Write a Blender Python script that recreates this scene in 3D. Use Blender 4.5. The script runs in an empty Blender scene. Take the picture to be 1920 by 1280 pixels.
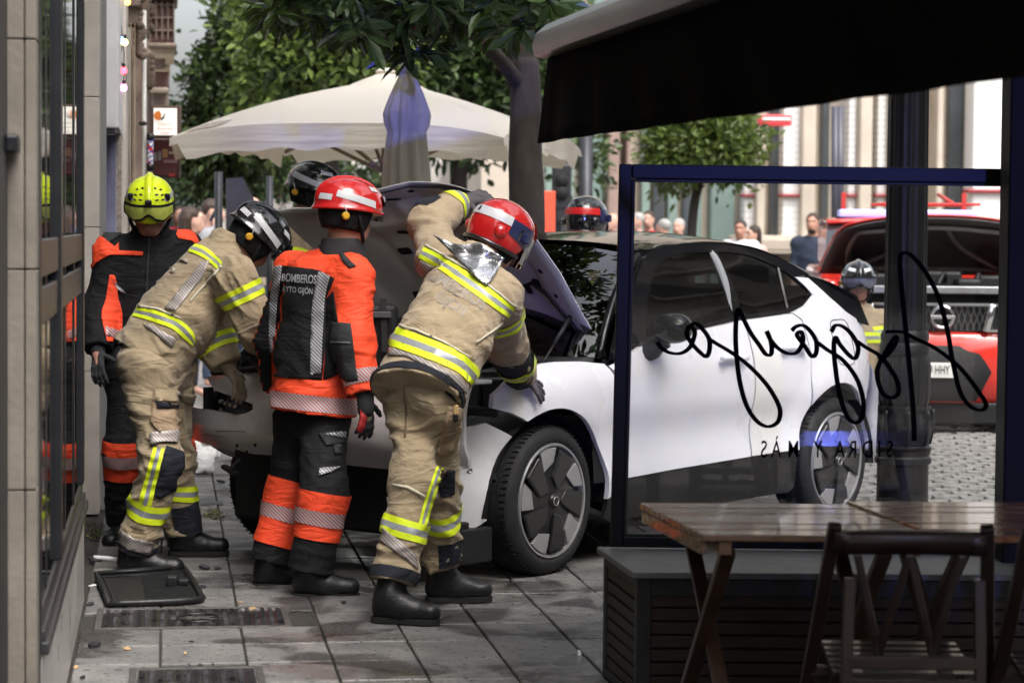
import bpy, bmesh, math, random
import numpy as np
from mathutils import Vector, Matrix
from mathutils.bvhtree import BVHTree
from mathutils.geometry import delaunay_2d_cdt

random.seed(7); RNG = np.random.default_rng(7)
SC = bpy.context.scene
COL = SC.collection

# ------------------------------------------------------------------ camera
FPX = 4500.0; HC = 1.63; PITCH = math.radians(2.76); ROLL = math.radians(0.5)
_r0 = np.array([1, 0, 0.]); CF = np.array([0, math.cos(PITCH), -math.sin(PITCH)]); _u0 = np.array([0, math.sin(PITCH), math.cos(PITCH)])
CR = _r0*math.cos(ROLL) + _u0*math.sin(ROLL); CU = _u0*math.cos(ROLL) - _r0*math.sin(ROLL)
CC = np.array([0, 0, HC])
cam = bpy.data.cameras.new('camera'); cam_ob = bpy.data.objects.new('camera', cam); COL.objects.link(cam_ob)
cam.sensor_width = 36.0; cam.lens = 36.0*FPX/1920.0; cam.clip_start = 0.05; cam.clip_end = 2000
cam_ob.matrix_world = Matrix(((CR[0], CU[0], -CF[0], 0), (CR[1], CU[1], -CF[1], 0), (CR[2], CU[2], -CF[2], HC), (0, 0, 0, 1)))
cam.dof.use_dof = True; cam.dof.focus_distance = 10.7; cam.dof.aperture_fstop = 4.2
SC.camera = cam_ob

# ------------------------------------------------------------------ sky, sun, exposure
SUN_EL = math.radians(58); SUN_AZ = math.radians(150)      # compass-like: 0 = +Y, clockwise
world = bpy.data.worlds.new('World'); SC.world = world; world.use_nodes = True
wn = world.node_tree.nodes; wl = world.node_tree.links; wn.clear()
sky = wn.new('ShaderNodeTexSky'); sky.sky_type = 'NISHITA'; sky.sun_disc = False
sky.sun_elevation = SUN_EL; sky.sun_rotation = SUN_AZ; sky.air_density = 1.0; sky.dust_density = 6.0; sky.ozone_density = 1.0
hs = wn.new('ShaderNodeHueSaturation'); hs.inputs['Saturation'].default_value = 0.36; hs.inputs['Value'].default_value = 1.0
bg = wn.new('ShaderNodeBackground'); bg.inputs['Strength'].default_value = 0.15
wo = wn.new('ShaderNodeOutputWorld')
wl.new(sky.outputs[0], hs.inputs['Color']); wl.new(hs.outputs[0], bg.inputs['Color']); wl.new(bg.outputs[0], wo.inputs[0])
sun = bpy.data.lights.new('sun', 'SUN'); sun.energy = 0.75; sun.angle = math.radians(24); sun.color = (1.0, 0.96, 0.90)
sun_ob = bpy.data.objects.new('sun', sun); COL.objects.link(sun_ob)
_sd = Vector((math.sin(SUN_AZ)*math.cos(SUN_EL), math.cos(SUN_AZ)*math.cos(SUN_EL), math.sin(SUN_EL)))
sun_ob.rotation_euler = _sd.to_track_quat('Z', 'Y').to_euler(); sun_ob.location = (4, -6, 20)
SC.view_settings.view_transform = 'Standard'; SC.view_settings.look = 'None'
SC.view_settings.gamma = 1.0; SC.view_settings.use_curve_mapping = False
SC.view_settings.exposure = 1.36
SC.cycles.max_bounces = 6; SC.cycles.diffuse_bounces = 3; SC.cycles.glossy_bounces = 3; SC.cycles.transparent_max_bounces = 16; SC.cycles.caustics_reflective = False; SC.cycles.caustics_refractive = False

# ------------------------------------------------------------------ pixel <-> place
def ray(px, py): return CF + CR*((px-960)/FPX) + CU*((640-py)/FPX)
def at(px, py, d): return CC + ray(px, py)*d
def ground(px, py, z=0.0):
    v = ray(px, py); return CC + v*((z-HC)/v[2])
STA = math.radians(8.25)
SU = np.array([-math.sin(STA), math.cos(STA), 0.]); SV = np.array([math.cos(STA), math.sin(STA), 0.])   # along the street, to the right of it
def st(u, v, z=0.0): p = SU*u + SV*v; return np.array([p[0], p[1], z])
def to_st(p): return float(np.dot(p[:3], SU)), float(np.dot(p[:3], SV))
UP = np.array([0, 0, 1.])
def nrm(v): v = np.asarray(v, float); return v/np.linalg.norm(v)
# ------------------------------------------------------------------ materials
MATS = {}
def mat(name, col=(.5, .5, .5), rough=.6, metal=0., spec=.5, var=0., vscale=8., var2=None, bump=0., bscale=60., coat=0., emit=None, estr=0.,
        trans=0., alpha=1., ior=1.45, stripes=None, rvar=0., sub=0., world=False, sheen=0., stretch=None, crease=0., cscale=7.):
    if name in MATS: return MATS[name]
    m = bpy.data.materials.new(name); m.use_nodes = True; MATS[name] = m
    nt = m.node_tree; N = nt.nodes; L = nt.links
    b = N['Principled BSDF']
    b.inputs['Base Color'].default_value = (*col, 1); b.inputs['Roughness'].default_value = rough; b.inputs['Metallic'].default_value = metal
    b.inputs['Specular IOR Level'].default_value = spec; b.inputs['IOR'].default_value = ior
    if coat: b.inputs['Coat Weight'].default_value = coat; b.inputs['Coat Roughness'].default_value = .04
    if sheen: b.inputs['Sheen Weight'].default_value = sheen; b.inputs['Sheen Roughness'].default_value = .5
    if emit: b.inputs['Emission Color'].default_value = (*emit, 1); b.inputs['Emission Strength'].default_value = estr
    if trans: b.inputs['Transmission Weight'].default_value = trans
    if sub: b.inputs['Subsurface Weight'].default_value = sub; b.inputs['Subsurface Radius'].default_value = (.01, .004, .002)
    if alpha < 1: b.inputs['Alpha'].default_value = alpha
    if world:
        tc = N.new('ShaderNodeNewGeometry'); co = tc.outputs['Position']
    else:
        tc = N.new('ShaderNodeTexCoord'); co = tc.outputs['Object']
    if stretch:
        mp = N.new('ShaderNodeMapping'); mp.inputs['Scale'].default_value = stretch; L.new(co, mp.inputs['Vector']); co = mp.outputs[0]
    colsock = None
    if var or var2:
        n = N.new('ShaderNodeTexNoise'); n.inputs['Scale'].default_value = vscale; n.inputs['Detail'].default_value = 6; n.inputs['Roughness'].default_value = .62
        L.new(co, n.inputs['Vector'])
        cr = N.new('ShaderNodeValToRGB'); cr.color_ramp.elements[0].position = .32; cr.color_ramp.elements[1].position = .68
        c2 = var2 if var2 else tuple(min(1, c*(1+var)) for c in col)
        c1 = col if var2 else tuple(c*(1-var) for c in col)
        cr.color_ramp.elements[0].color = (*c1, 1); cr.color_ramp.elements[1].color = (*c2, 1)
        L.new(n.outputs['Fac'], cr.inputs['Fac']); colsock = cr.outputs['Color']
        if rvar:
            mr = N.new('ShaderNodeMapRange'); mr.inputs['From Min'].default_value = .35; mr.inputs['From Max'].default_value = .65
            mr.inputs['To Min'].default_value = max(.02, rough-rvar); mr.inputs['To Max'].default_value = min(1, rough+rvar)
            L.new(n.outputs['Fac'], mr.inputs['Value']); L.new(mr.outputs[0], b.inputs['Roughness'])
    if stripes:
        # (scale, direction vector, second colour, width)
        ssc, sdir, c2, wd = stripes
        mp = N.new('ShaderNodeVectorMath'); mp.operation = 'DOT_PRODUCT'; mp.inputs[1].default_value = sdir; L.new(co, mp.inputs[0])
        mu = N.new('ShaderNodeMath'); mu.operation = 'MULTIPLY'; mu.inputs[1].default_value = ssc; L.new(mp.outputs['Value'], mu.inputs[0])
        fr = N.new('ShaderNodeMath'); fr.operation = 'FRACT'; L.new(mu.outputs[0], fr.inputs[0])
        lt = N.new('ShaderNodeMath'); lt.operation = 'LESS_THAN'; lt.inputs[1].default_value = wd; L.new(fr.outputs[0], lt.inputs[0])
        mx = N.new('ShaderNodeMix'); mx.data_type = 'RGBA'; L.new(lt.outputs[0], mx.inputs['Factor'])
        if colsock: L.new(colsock, mx.inputs['A'])
        else: mx.inputs['A'].default_value = (*col, 1)
        mx.inputs['B'].default_value = (*c2, 1); colsock = mx.outputs['Result']
    if colsock: L.new(colsock, b.inputs['Base Color'])
    if bump or crease:
        prev = None
        if crease:
            cn = N.new('ShaderNodeTexNoise'); cn.inputs['Scale'].default_value = cscale; cn.inputs['Detail'].default_value = 3; cn.inputs['Distortion'].default_value = 1.6
            cm_ = N.new('ShaderNodeMapping'); cm_.inputs['Scale'].default_value = (.65, .65, 1.7); cm_.inputs['Rotation'].default_value = (.35, .25, 0); L.new(co, cm_.inputs['Vector']); L.new(cm_.outputs[0], cn.inputs['Vector'])
            ab = N.new('ShaderNodeMath'); ab.operation = 'SUBTRACT'; ab.inputs[1].default_value = .5; L.new(cn.outputs['Fac'], ab.inputs[0])
            a2 = N.new('ShaderNodeMath'); a2.operation = 'ABSOLUTE'; L.new(ab.outputs[0], a2.inputs[0])
            bp0 = N.new('ShaderNodeBump'); bp0.inputs['Strength'].default_value = crease; bp0.inputs['Distance'].default_value = .05
            L.new(a2.outputs[0], bp0.inputs['Height']); prev = bp0.outputs[0]; L.new(prev, b.inputs['Normal'])
        if bump:
            n2 = N.new('ShaderNodeTexNoise'); n2.inputs['Scale'].default_value = bscale; n2.inputs['Detail'].default_value = 4
            L.new(co, n2.inputs['Vector'])
            bp = N.new('ShaderNodeBump'); bp.inputs['Strength'].default_value = bump; bp.inputs['Distance'].default_value = .01
            L.new(n2.outputs['Fac'], bp.inputs['Height'])
            if prev: L.new(prev, bp.inputs['Normal'])
            L.new(bp.outputs[0], b.inputs['Normal'])
    return m

def glass_mat(name, tint=(.9, .95, .93), refl_rough=.02, gain=1.6, dirt=0.):
    """thin architectural glass: fresnel mix of see-through and mirror reflection"""
    if name in MATS: return MATS[name]
    m = bpy.data.materials.new(name); m.use_nodes = True; MATS[name] = m
    nt = m.node_tree; N = nt.nodes; L = nt.links; N.clear()
    out = N.new('ShaderNodeOutputMaterial'); mx = N.new('ShaderNodeMixShader'); tr = N.new('ShaderNodeBsdfTransparent'); gl = N.new('ShaderNodeBsdfGlossy')
    tr.inputs[0].default_value = (*tint, 1); gl.inputs['Roughness'].default_value = refl_rough; gl.inputs['Color'].default_value = (1, 1, 1, 1)
    fr = N.new('ShaderNodeFresnel'); fr.inputs['IOR'].default_value = 1.52
    ml = N.new('ShaderNodeMath'); ml.operation = 'MULTIPLY_ADD'; ml.inputs[1].default_value = gain; ml.inputs[2].default_value = dirt; ml.use_clamp = True
    L.new(fr.outputs[0], ml.inputs[0]); L.new(ml.outputs[0], mx.inputs[0]); L.new(tr.outputs[0], mx.inputs[1]); L.new(gl.outputs[0], mx.inputs[2]); L.new(mx.outputs[0], out.inputs[0])
    return m

# ------------------------------------------------------------------ objects
def tag(o, label=None, cat=None, group=None, kind=None):
    if label: o['label'] = label
    if cat: o['category'] = cat
    if group: o['group'] = group
    if kind: o['kind'] = kind
    return o
def empty(name, loc, rz=0., label=None, cat=None, group=None):
    o = bpy.data.objects.new(name, None); COL.objects.link(o); o.location = loc; o.rotation_euler = (0, 0, rz); o.empty_display_size = .2
    o.matrix_world = Matrix.Translation(Vector(loc)) @ Matrix.Rotation(rz, 4, 'Z')
    return tag(o, label, cat, group)
def chain_mat(o):
    M = Matrix.Identity(4)
    while o is not None:
        M = o.matrix_basis @ M; o = o.parent
    return M

class MB:
    def __init__(s): s.v = []; s.f = []; s.mi = []; s.m = 0
    def add(s, vs, fs):
        o = len(s.v); s.v.extend([tuple(map(float, p)) for p in vs]); s.f.extend([tuple(i+o for i in f) for f in fs]); s.mi.extend([s.m]*len(fs)); return s
    def box(s, c, size, R=None):
        hx, hy, hz = size[0]/2, size[1]/2, size[2]/2; c = np.asarray(c, float)
        P = np.array([[x, y, z] for x in (-hx, hx) for y in (-hy, hy) for z in (-hz, hz)])
        if R is not None: P = P @ np.asarray(R, float).T
        return s.add(P+c, [(0, 1, 3, 2), (4, 6, 7, 5), (0, 4, 5, 1), (2, 3, 7, 6), (0, 2, 6, 4), (1, 5, 7, 3)])
    def beam(s, a, b, w, h, up=UP):
        a = np.asarray(a, float); b = np.asarray(b, float); d = nrm(b-a); sd = nrm(np.cross(d, up)); u2 = np.cross(sd, d)
        R = np.stack([sd, d, u2], 1); return s.box((a+b)/2, (w, np.linalg.norm(b-a), h), R)
    def tube(s, path, rad, n=8, cap=True, flat=None):
        P = [np.asarray(p, float) for p in path]; k = len(P)
        if not hasattr(rad, '__len__'): rad = [rad]*k
        T = [nrm(P[min(i+1, k-1)]-P[max(i-1, 0)]) for i in range(k)]
        ref = np.array([0, 0, 1.]) if abs(T[0][2]) < .9 else np.array([1., 0, 0])
        A = nrm(np.cross(T[0], ref)); vs = []; fs = []
        for i in range(k):
            A = nrm(A - T[i]*np.dot(A, T[i])); B = np.cross(T[i], A)
            for j in range(n):
                a = 2*math.pi*j/n; vs.append(P[i]+(A*math.cos(a)+B*math.sin(a))*rad[i])
        for i in range(k-1):
            for j in range(n): j2 = (j+1) % n; fs.append((i*n+j, i*n+j2, (i+1)*n+j2, (i+1)*n+j))
        if cap: fs.append(tuple(range(n-1, -1, -1))); fs.append(tuple((k-1)*n+j for j in range(n)))
        return s.add(vs, fs)
    def lathe(s, prof, c=(0, 0, 0), ax=(0, 0, 1), n=24, cap=True):
        ax = nrm(ax); ref = np.array([0, 0, 1.]) if abs(ax[2]) < .9 else np.array([1., 0, 0]); A = nrm(np.cross(ax, ref)); B = np.cross(ax, A); c = np.asarray(c, float)
        vs = []; fs = []
        for (r, h) in prof:
            for j in range(n):
                a = 2*math.pi*j/n; vs.append(c+ax*h+(A*math.cos(a)+B*math.sin(a))*max(r, 1e-5))
        for i in range(len(prof)-1):
            for j in range(n): j2 = (j+1) % n; fs.append((i*n+j, i*n+j2, (i+1)*n+j2, (i+1)*n+j))
        if cap: fs.append(tuple(range(n-1, -1, -1))); fs.append(tuple((len(prof)-1)*n+j for j in range(n)))
        return s.add(vs, fs)
    def prism(s, poly, o, U, V, n, th):
        """flat polygon (u,v) at origin o, extruded th along n"""
        o = np.asarray(o, float); U = np.asarray(U, float); V = np.asarray(V, float); n = np.asarray(n, float); k = len(poly)
        a = [o+U*p[0]+V*p[1] for p in poly]; b = [p+n*th for p in a]
        tri = cdt(poly, 0)[1]; base = len(poly)
        fs = [tuple(t) for t in tri]+[tuple(base+i for i in reversed(t)) for t in tri]+[(i, (i+1) % k, base+(i+1) % k, base+i) for i in range(k)]
        return s.add(a+b, fs)
    def grid(s, P, closed=False):
        n = len(P); m = len(P[0]); vs = [p for row in P for p in row]; fs = []
        for i in range(n-1):
            for j in range(m if closed else m-1): j2 = (j+1) % m; fs.append((i*m+j, i*m+j2, (i+1)*m+j2, (i+1)*m+j))
        return s.add(vs, fs)
    def build(s, name, m, parent=None, smooth=False, bevel=0., world=False, sub=0, solid=0., angle=None, segs=2, recalc=True):
        return mesh_obj(name, s.v, s.f, m, parent, smooth, bevel, world, sub, solid, angle, segs, s.mi if isinstance(m, (list, tuple)) else None, recalc)

def mesh_obj(name, v, f, m, parent=None, smooth=False, bevel=0., world=False, sub=0, solid=0., angle=None, segs=2, mi=None, recalc=False):
    v = np.asarray(v, float)
    if world and parent is not None:
        Mi = np.array(chain_mat(parent).inverted()); v = v @ Mi[:3, :3].T + Mi[:3, 3]
    me = bpy.data.meshes.new(name); me.from_pydata(v.tolist(), [], f if isinstance(f, list) else f.tolist())
    if recalc:
        bm = bmesh.new(); bm.from_mesh(me); bmesh.ops.recalc_face_normals(bm, faces=bm.faces); bm.to_mesh(me); bm.free()
    for mm in (m if isinstance(m, (list, tuple)) else [m]): me.materials.append(mm)
    if mi is not None: me.polygons.foreach_set('material_index', mi)
    if smooth: me.polygons.foreach_set('use_smooth', [True]*len(me.polygons))
    o = bpy.data.objects.new(name, me); COL.objects.link(o); o.parent = parent
    if smooth and angle: me.set_sharp_from_angle(angle=math.radians(angle))
    if solid: md = o.modifiers.new('solid', 'SOLIDIFY'); md.thickness = solid; md.offset = -1
    if bevel: md = o.modifiers.new('bevel', 'BEVEL'); md.width = bevel; md.segments = segs; md.limit_method = 'ANGLE'; md.angle_limit = math.radians(35)
    if sub: md = o.modifiers.new('sub', 'SUBSURF'); md.levels = sub; md.render_levels = sub
    return o
def inst(o, loc, rz=0., parent=None, scale=None):
    c = o.copy(); COL.objects.link(c); c.location = loc; c.rotation_euler = (0, 0, rz); c.parent = parent
    if scale: c.scale = scale
    return c
def copy_tree(o, parent=None):
    c = o.copy(); COL.objects.link(c); c.parent = parent
    for ch in o.children: copy_tree(ch, c)
    return c

# ------------------------------------------------------------------ 2D triangulation
def inside(poly, pts):
    P = np.asarray(poly, float); pts = np.asarray(pts, float); r = np.zeros(len(pts), bool); k = len(P)
    for i in range(k):
        a = P[i]; b = P[(i+1) % k]
        c = ((a[1] > pts[:, 1]) != (b[1] > pts[:, 1]))
        with np.errstate(divide='ignore', invalid='ignore'):
            xi = (b[0]-a[0])*(pts[:, 1]-a[1])/(b[1]-a[1])+a[0]
        r ^= c & (pts[:, 0] < xi)
    return r
def densify(poly, step):
    out = []; k = len(poly)
    for i in range(k):
        a = np.array(poly[i], float); b = np.array(poly[(i+1) % k], float); n = max(1, int(np.ceil(np.linalg.norm(b-a)/step)))
        for j in range(n): out.append(tuple(a+(b-a)*j/n))
    return out
def cdt(poly, step, holes=()):
    """triangulate a polygon (with interior grid points when step > 0). returns verts, tris, number of outline verts"""
    loops = [list(map(tuple, poly))]+[list(map(tuple, h)) for h in holes]
    if step: loops = [densify(l, step) for l in loops]
    pts = []; edges = []
    for l in loops:
        o = len(pts); pts += l; edges += [(o+i, o+(i+1) % len(l)) for i in range(len(l))]
    nb = len(pts)
    if step:
        P = np.array(loops[0]); x0, y0 = P.min(0); x1, y1 = P.max(0)
        gx, gy = np.meshgrid(np.arange(x0+step/2, x1, step), np.arange(y0+step/2, y1, step)); g = np.stack([gx.ravel(), gy.ravel()], 1)
        if len(g):
            ok = inside(loops[0], g)
            for h in loops[1:]: ok &= ~inside(h, g)
            g = g[ok]
            if len(g):
                B = np.array(pts[:nb]); dm = np.min(((g[:, None, :]-B[None])**2).sum(2), 1); g = g[dm > (.45*step)**2]; pts += [tuple(q) for q in g]
    vo, eo, fo, _, _, _ = delaunay_2d_cdt([Vector(p) for p in pts], edges, [], 0, 1e-6)
    V = np.array([tuple(p) for p in vo]); F = np.array([list(f) for f in fo if len(f) == 3])
    c = V[F].mean(1); ok = inside(loops[0], c)
    for h in loops[1:]: ok &= ~inside(h, c)
    F = F[ok]
    a, b, cc = V[F[:, 0]], V[F[:, 1]], V[F[:, 2]]
    ar = (b[:, 0]-a[:, 0])*(cc[:, 1]-a[:, 1])-(b[:, 1]-a[:, 1])*(cc[:, 0]-a[:, 0])
    F = F[np.abs(ar) > 1e-10]; ar = ar[np.abs(ar) > 1e-10]
    F[ar < 0] = F[ar < 0][:, ::-1]
    return V, F.tolist(), [len(l) for l in loops]
def smooth_poly(pts, n=6, closed=True):
    """Catmull-Rom through points; a point given as (x, y, 1) is a sharp corner"""
    P = [np.array(p[:2], float) for p in pts]; sh = [len(p) > 2 for p in pts]; k = len(P); out = []
    for i in range(k if closed else k-1):
        p1 = P[i]; p2 = P[(i+1) % k]; p0 = P[(i-1) % k] if (closed or i > 0) else p1; p3 = P[(i+2) % k] if (closed or i+2 < k) else p2
        if sh[i]: p0 = 2*p1-p2
        if sh[(i+1) % k]: p3 = 2*p2-p1
        if sh[i] and sh[(i+1) % k]: out.append(tuple(p1)); continue
        for j in range(n):
            t = j/n; out.append(tuple(.5*((2*p1)+(-p0+p2)*t+(2*p0-5*p1+4*p2-p3)*t*t+(-p0+3*p1-3*p2+p3)*t**3)))
    if not closed: out.append(tuple(P[-1]))
    return out
def spline3(pts, n=8):
    P = [np.array(p, float) for p in pts]; k = len(P); out = []
    for i in range(k-1):
        p1 = P[i]; p2 = P[i+1]; p0 = P[i-1] if i > 0 else 2*p1-p2; p3 = P[i+2] if i+2 < k else 2*p2-p1
        for j in range(n):
            t = j/n; out.append(.5*((2*p1)+(-p0+p2)*t+(2*p0-5*p1+4*p2-p3)*t*t+(-p0+3*p1-3*p2+p3)*t**3))
    out.append(P[-1]); return out

def panel(poly, fn, step=.05, skirt=.02, holes=()):
    """trimmed surface patch: polygon in (a,b) mapped by fn(a,b,inset) to 3D, with a returned edge. -> MB"""
    V, F, nl = cdt(poly, step, holes); mb = MB()
    top = [fn(a, b, 0.) for a, b in V]; mb.add(top, F)
    if skirt:
        o = 0
        for n in nl:
            idx = list(range(o, o+n)); o += n
            vs = [top[i] for i in idx]+[fn(V[i][0], V[i][1], skirt) for i in idx]
            mb.add(vs, [(i, (i+1) % n, n+(i+1) % n, n+i) for i in range(n)])
    return mb

# ------------------------------------------------------------------ text outlines -> mesh
def text_mesh(txt, size=1., bold=0., align='CENTER', res=3, spacing=1.):
    cu = bpy.data.curves.new('t', 'FONT'); cu.body = txt; cu.size = size; cu.align_x = align; cu.align_y = 'CENTER'; cu.resolution_u = res; cu.offset = bold; cu.space_character = spacing
    o = bpy.data.objects.new('t', cu); COL.objects.link(o)
    dg = bpy.context.evaluated_depsgraph_get(); me = o.evaluated_get(dg).to_mesh()
    v = np.array([tuple(x.co) for x in me.vertices]).reshape(-1, 3); f = [tuple(p.vertices) for p in me.polygons]
    o.evaluated_get(dg).to_mesh_clear(); bpy.data.objects.remove(o); bpy.data.curves.remove(cu)
    return v, f
def text_obj(name, txt, size, m, o, U, V, parent=None, world=True, bold=0., th=.002, spacing=1., align='CENTER'):
    v, f = text_mesh(txt, size, bold, align, spacing=spacing); o = np.asarray(o, float); U = nrm(U); V = nrm(V); n = np.cross(U, V)
    return mesh_obj(name, [o+U*p[0]+V*p[1]+n*th for p in v], f, m, parent, world=world)

# ------------------------------------------------------------------ implicit surfaces
def vnoise(p, seed=0):
    """value noise, p (N,3) -> about -1..1"""
    i = np.floor(p).astype(np.int64); f = p-i; f = f*f*(3-2*f)
    def h(a, b, c):
        n = (a*374761393+b*668265263+c*2147483647+seed*1274126177) & 0xffffffff
        n = ((n ^ (n >> 13))*1274126177) & 0xffffffff; n = n ^ (n >> 16)
        return (n & 0xffff)/32767.5-1.
    r = 0
    for dx in (0, 1):
        for dy in (0, 1):
            for dz in (0, 1):
                w = (f[:, 0] if dx else 1-f[:, 0])*(f[:, 1] if dy else 1-f[:, 1])*(f[:, 2] if dz else 1-f[:, 2])
                r = r+w*h(i[:, 0]+dx, i[:, 1]+dy, i[:, 2]+dz)
    return r
def cone(a, b, ra, rb, n=None, q=1.): return ('c', np.asarray(a, float), np.asarray(b, float), ra, rb, None if n is None else nrm(n), q)
def ell(c, r, R=None): return ('e', np.asarray(c, float), np.asarray(r, float), R)
def prim_d(pr, p):
    if pr[0] == 'c':
        _, a, b, ra, rb, n, q = pr; ba = b-a; h = np.clip((p-a)@ba/max(ba@ba, 1e-9), 0, 1); v = p-a-h[:, None]*ba
        if n is not None: vn = v@n; v = v+n[None]*(vn*(1/q-1))[:, None]
        return np.sqrt((v*v).sum(1))-(ra+(rb-ra)*h)
    _, c, r, R = pr; v = p-c
    if R is not None: v = v@R
    k = np.sqrt(((v/r)**2).sum(1)); return (k-1)*r.min()*(.5+.5*np.clip(k, .2, 1.5))
def field(prims, p, k, subs=(), disp=None):
    d = None
    for pr in prims:
        e = prim_d(pr, p)
        if d is None: d = e
        else:
            h = np.maximum(k-np.abs(d-e), 0)/k; d = np.minimum(d, e)-h*h*k*.25
    for pr in subs:
        e = -prim_d(pr, p); k2 = .02; h = np.maximum(k2-np.abs(d-e), 0)/k2; d = np.maximum(d, e)+h*h*k2*.25
    if disp is not None: d = d-disp(p)
    return d
def sdf_mesh(prims, res=.01, k=.04, subs=(), disp=None, planes=()):
    lo = []; hi = []
    for pr in prims:
        if pr[0] == 'c': m = max(pr[3], pr[4]); lo += [pr[1]-m, pr[2]-m]; hi += [pr[1]+m, pr[2]+m]
        else: m = pr[2].max(); lo.append(pr[1]-m); hi.append(pr[1]+m)
    lo = np.min(lo, 0)-.05; hi = np.max(hi, 0)+.05
    B = 4; n = (np.ceil((hi-lo)/(res*B)).astype(int)+1); N = n*B
    def fld(p):
        d = field(prims, p, k, subs, disp)
        for (o, nn) in planes: d = np.maximum(d, (p-np.asarray(o))@np.asarray(nn))
        return d
    g = np.stack(np.meshgrid(*[np.arange(n[i])*res*B+res*B/2+lo[i] for i in range(3)], indexing='ij'), -1).reshape(-1, 3)
    dc = fld(g).reshape(n); act = np.abs(dc) < res*B*1.9
    Vv = np.repeat(np.repeat(np.repeat(dc, B, 0), B, 1), B, 2).astype(np.float32)
    mask = np.repeat(np.repeat(np.repeat(act, B, 0), B, 1), B, 2)
    idx = np.argwhere(mask); Vv[mask] = fld(idx*res+lo)
    s = Vv < 0
    cell = np.zeros(np.array(N)-1, bool); acc = None
    c8 = [s[dx:N[0]-1+dx, dy:N[1]-1+dy, dz:N[2]-1+dz] for dx in (0, 1) for dy in (0, 1) for dz in (0, 1)]
    sm = sum(c.astype(np.int8) for c in c8); cell = (sm > 0) & (sm < 8)
    ci = np.argwhere(cell); vid = -np.ones(cell.shape, np.int64); vid[cell] = np.arange(len(ci))
    acc = np.zeros((len(ci), 3)); cnt = np.zeros(len(ci))
    corners = [np.array((dx, dy, dz)) for dx in (0, 1) for dy in (0, 1) for dz in (0, 1)]
    for a in range(8):
        for b in range(a+1, 8):
            if np.abs(corners[a]-corners[b]).sum() != 1: continue
            pa = ci+corners[a]; pb = ci+corners[b]
            va = Vv[pa[:, 0], pa[:, 1], pa[:, 2]].astype(float); vb = Vv[pb[:, 0], pb[:, 1], pb[:, 2]].astype(float)
            m = (va < 0) != (vb < 0); t = np.where(m, va/np.where(np.abs(va-vb) < 1e-9, 1, va-vb), 0)
            acc += np.where(m[:, None], pa+(pb-pa)*t[:, None], 0); cnt += m
    P = acc/cnt[:, None]*res+lo
    F = []
    for ax in range(3):
        o1, o2 = [(1, 2), (2, 0), (0, 1)][ax]
        sl0 = [slice(1, -1)]*3; sl1 = [slice(1, -1)]*3; sl0[ax] = slice(0, N[ax]-1); sl1[ax] = slice(1, N[ax])
        A = s[tuple(sl0)]; Bq = s[tuple(sl1)]; d = np.argwhere(A != Bq)
        if not len(d): continue
        off = np.ones(3, int); off[ax] = 0; e = d+off
        inn = A[d[:, 0], d[:, 1], d[:, 2]]
        def g4(q): return vid[q[:, 0], q[:, 1], q[:, 2]]
        u1 = np.zeros(3, int); u1[o1] = 1; u2 = np.zeros(3, int); u2[o2] = 1
        q = np.stack([g4(e-u1-u2), g4(e-u2), g4(e), g4(e-u1)], 1)
        q[~inn] = q[~inn][:, ::-1]; F.append(q)
    F = np.concatenate(F); F = F[(F >= 0).all(1)]
    return P, F
def folds(p, seed, f1=9., amp=.006, axis=None):
    """cloth folds: ridged warped noise"""
    w = np.stack([vnoise(p*5+11, seed+1), vnoise(p*5+37, seed+2), vnoise(p*5+71, seed+3)], 1)*.09
    q = p+w
    if axis is not None: q = q+np.asarray(axis)[None]*((q@np.asarray(axis))*1.6)[:, None]     # tighter folds across that axis
    a = vnoise(q*f1, seed); b = vnoise(q*f1*2.3+5, seed+9)
    c = vnoise(q*f1*.55+17, seed+4)
    return amp*1.25*((1-np.abs(c))**3-.3)+amp*.9*((1-np.abs(a))**2.5-.35)+amp*.35*((1-np.abs(b))**2-.4)
def bvh_of(P, F): return BVHTree.FromPolygons([tuple(x) for x in P], [tuple(int(i) for i in f) for f in F])

def band(bvh, A, B, t0, t1, ref, ph0=0., ph1=360., off=.004, rmax=.4, nt=4, nph=48, skew=0., tw=0., skewph=0.):
    """strip of tape wound round the limb A->B between t0 and t1 (metres from A), angles measured from direction ref"""
    A = np.asarray(A, float); B = np.asarray(B, float); ax = nrm(B-A); r = np.asarray(ref, float); r = nrm(r-ax*np.dot(r, ax)); s = np.cross(ax, r)
    mb = MB(); rows = []
    for i in range(nt+1):
        row = []
        for j in range(nph+1):
            ph = math.radians(ph0+(ph1-ph0)*j/nph); t = t0+(t1-t0)*i/nt+skew*math.cos(ph-math.radians(skewph))
            c = A+ax*t; d = r*math.cos(ph)+s*math.sin(ph)
            h = bvh.ray_cast(Vector(c), Vector(d), rmax)
            row.append(None if h[0] is None else (np.array(h[0]), np.array(h[1]), d))
        rows.append(row)
    ids = {}; vs = []; fs = []
    for i, row in enumerate(rows):
        for j, q in enumerate(row):
            if q is None: continue
            n = q[1] if np.dot(q[1], q[2]) > 0 else -q[1]
            ids[i, j] = len(vs); vs.append(q[0]+nrm(n*.5+q[2]*.5)*off)
    def ok(a, b): return np.linalg.norm(vs[a]-vs[b]) < .09
    for i in range(nt):
        for j in range(nph):
            k = [(i, j), (i, j+1), (i+1, j+1), (i+1, j)]
            if all(x in ids for x in k):
                k = [ids[x] for x in k]
                if ok(k[0], k[1]) and ok(k[3], k[2]): fs.append(tuple(k))
    mb.add(vs, fs); return mb
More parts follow.
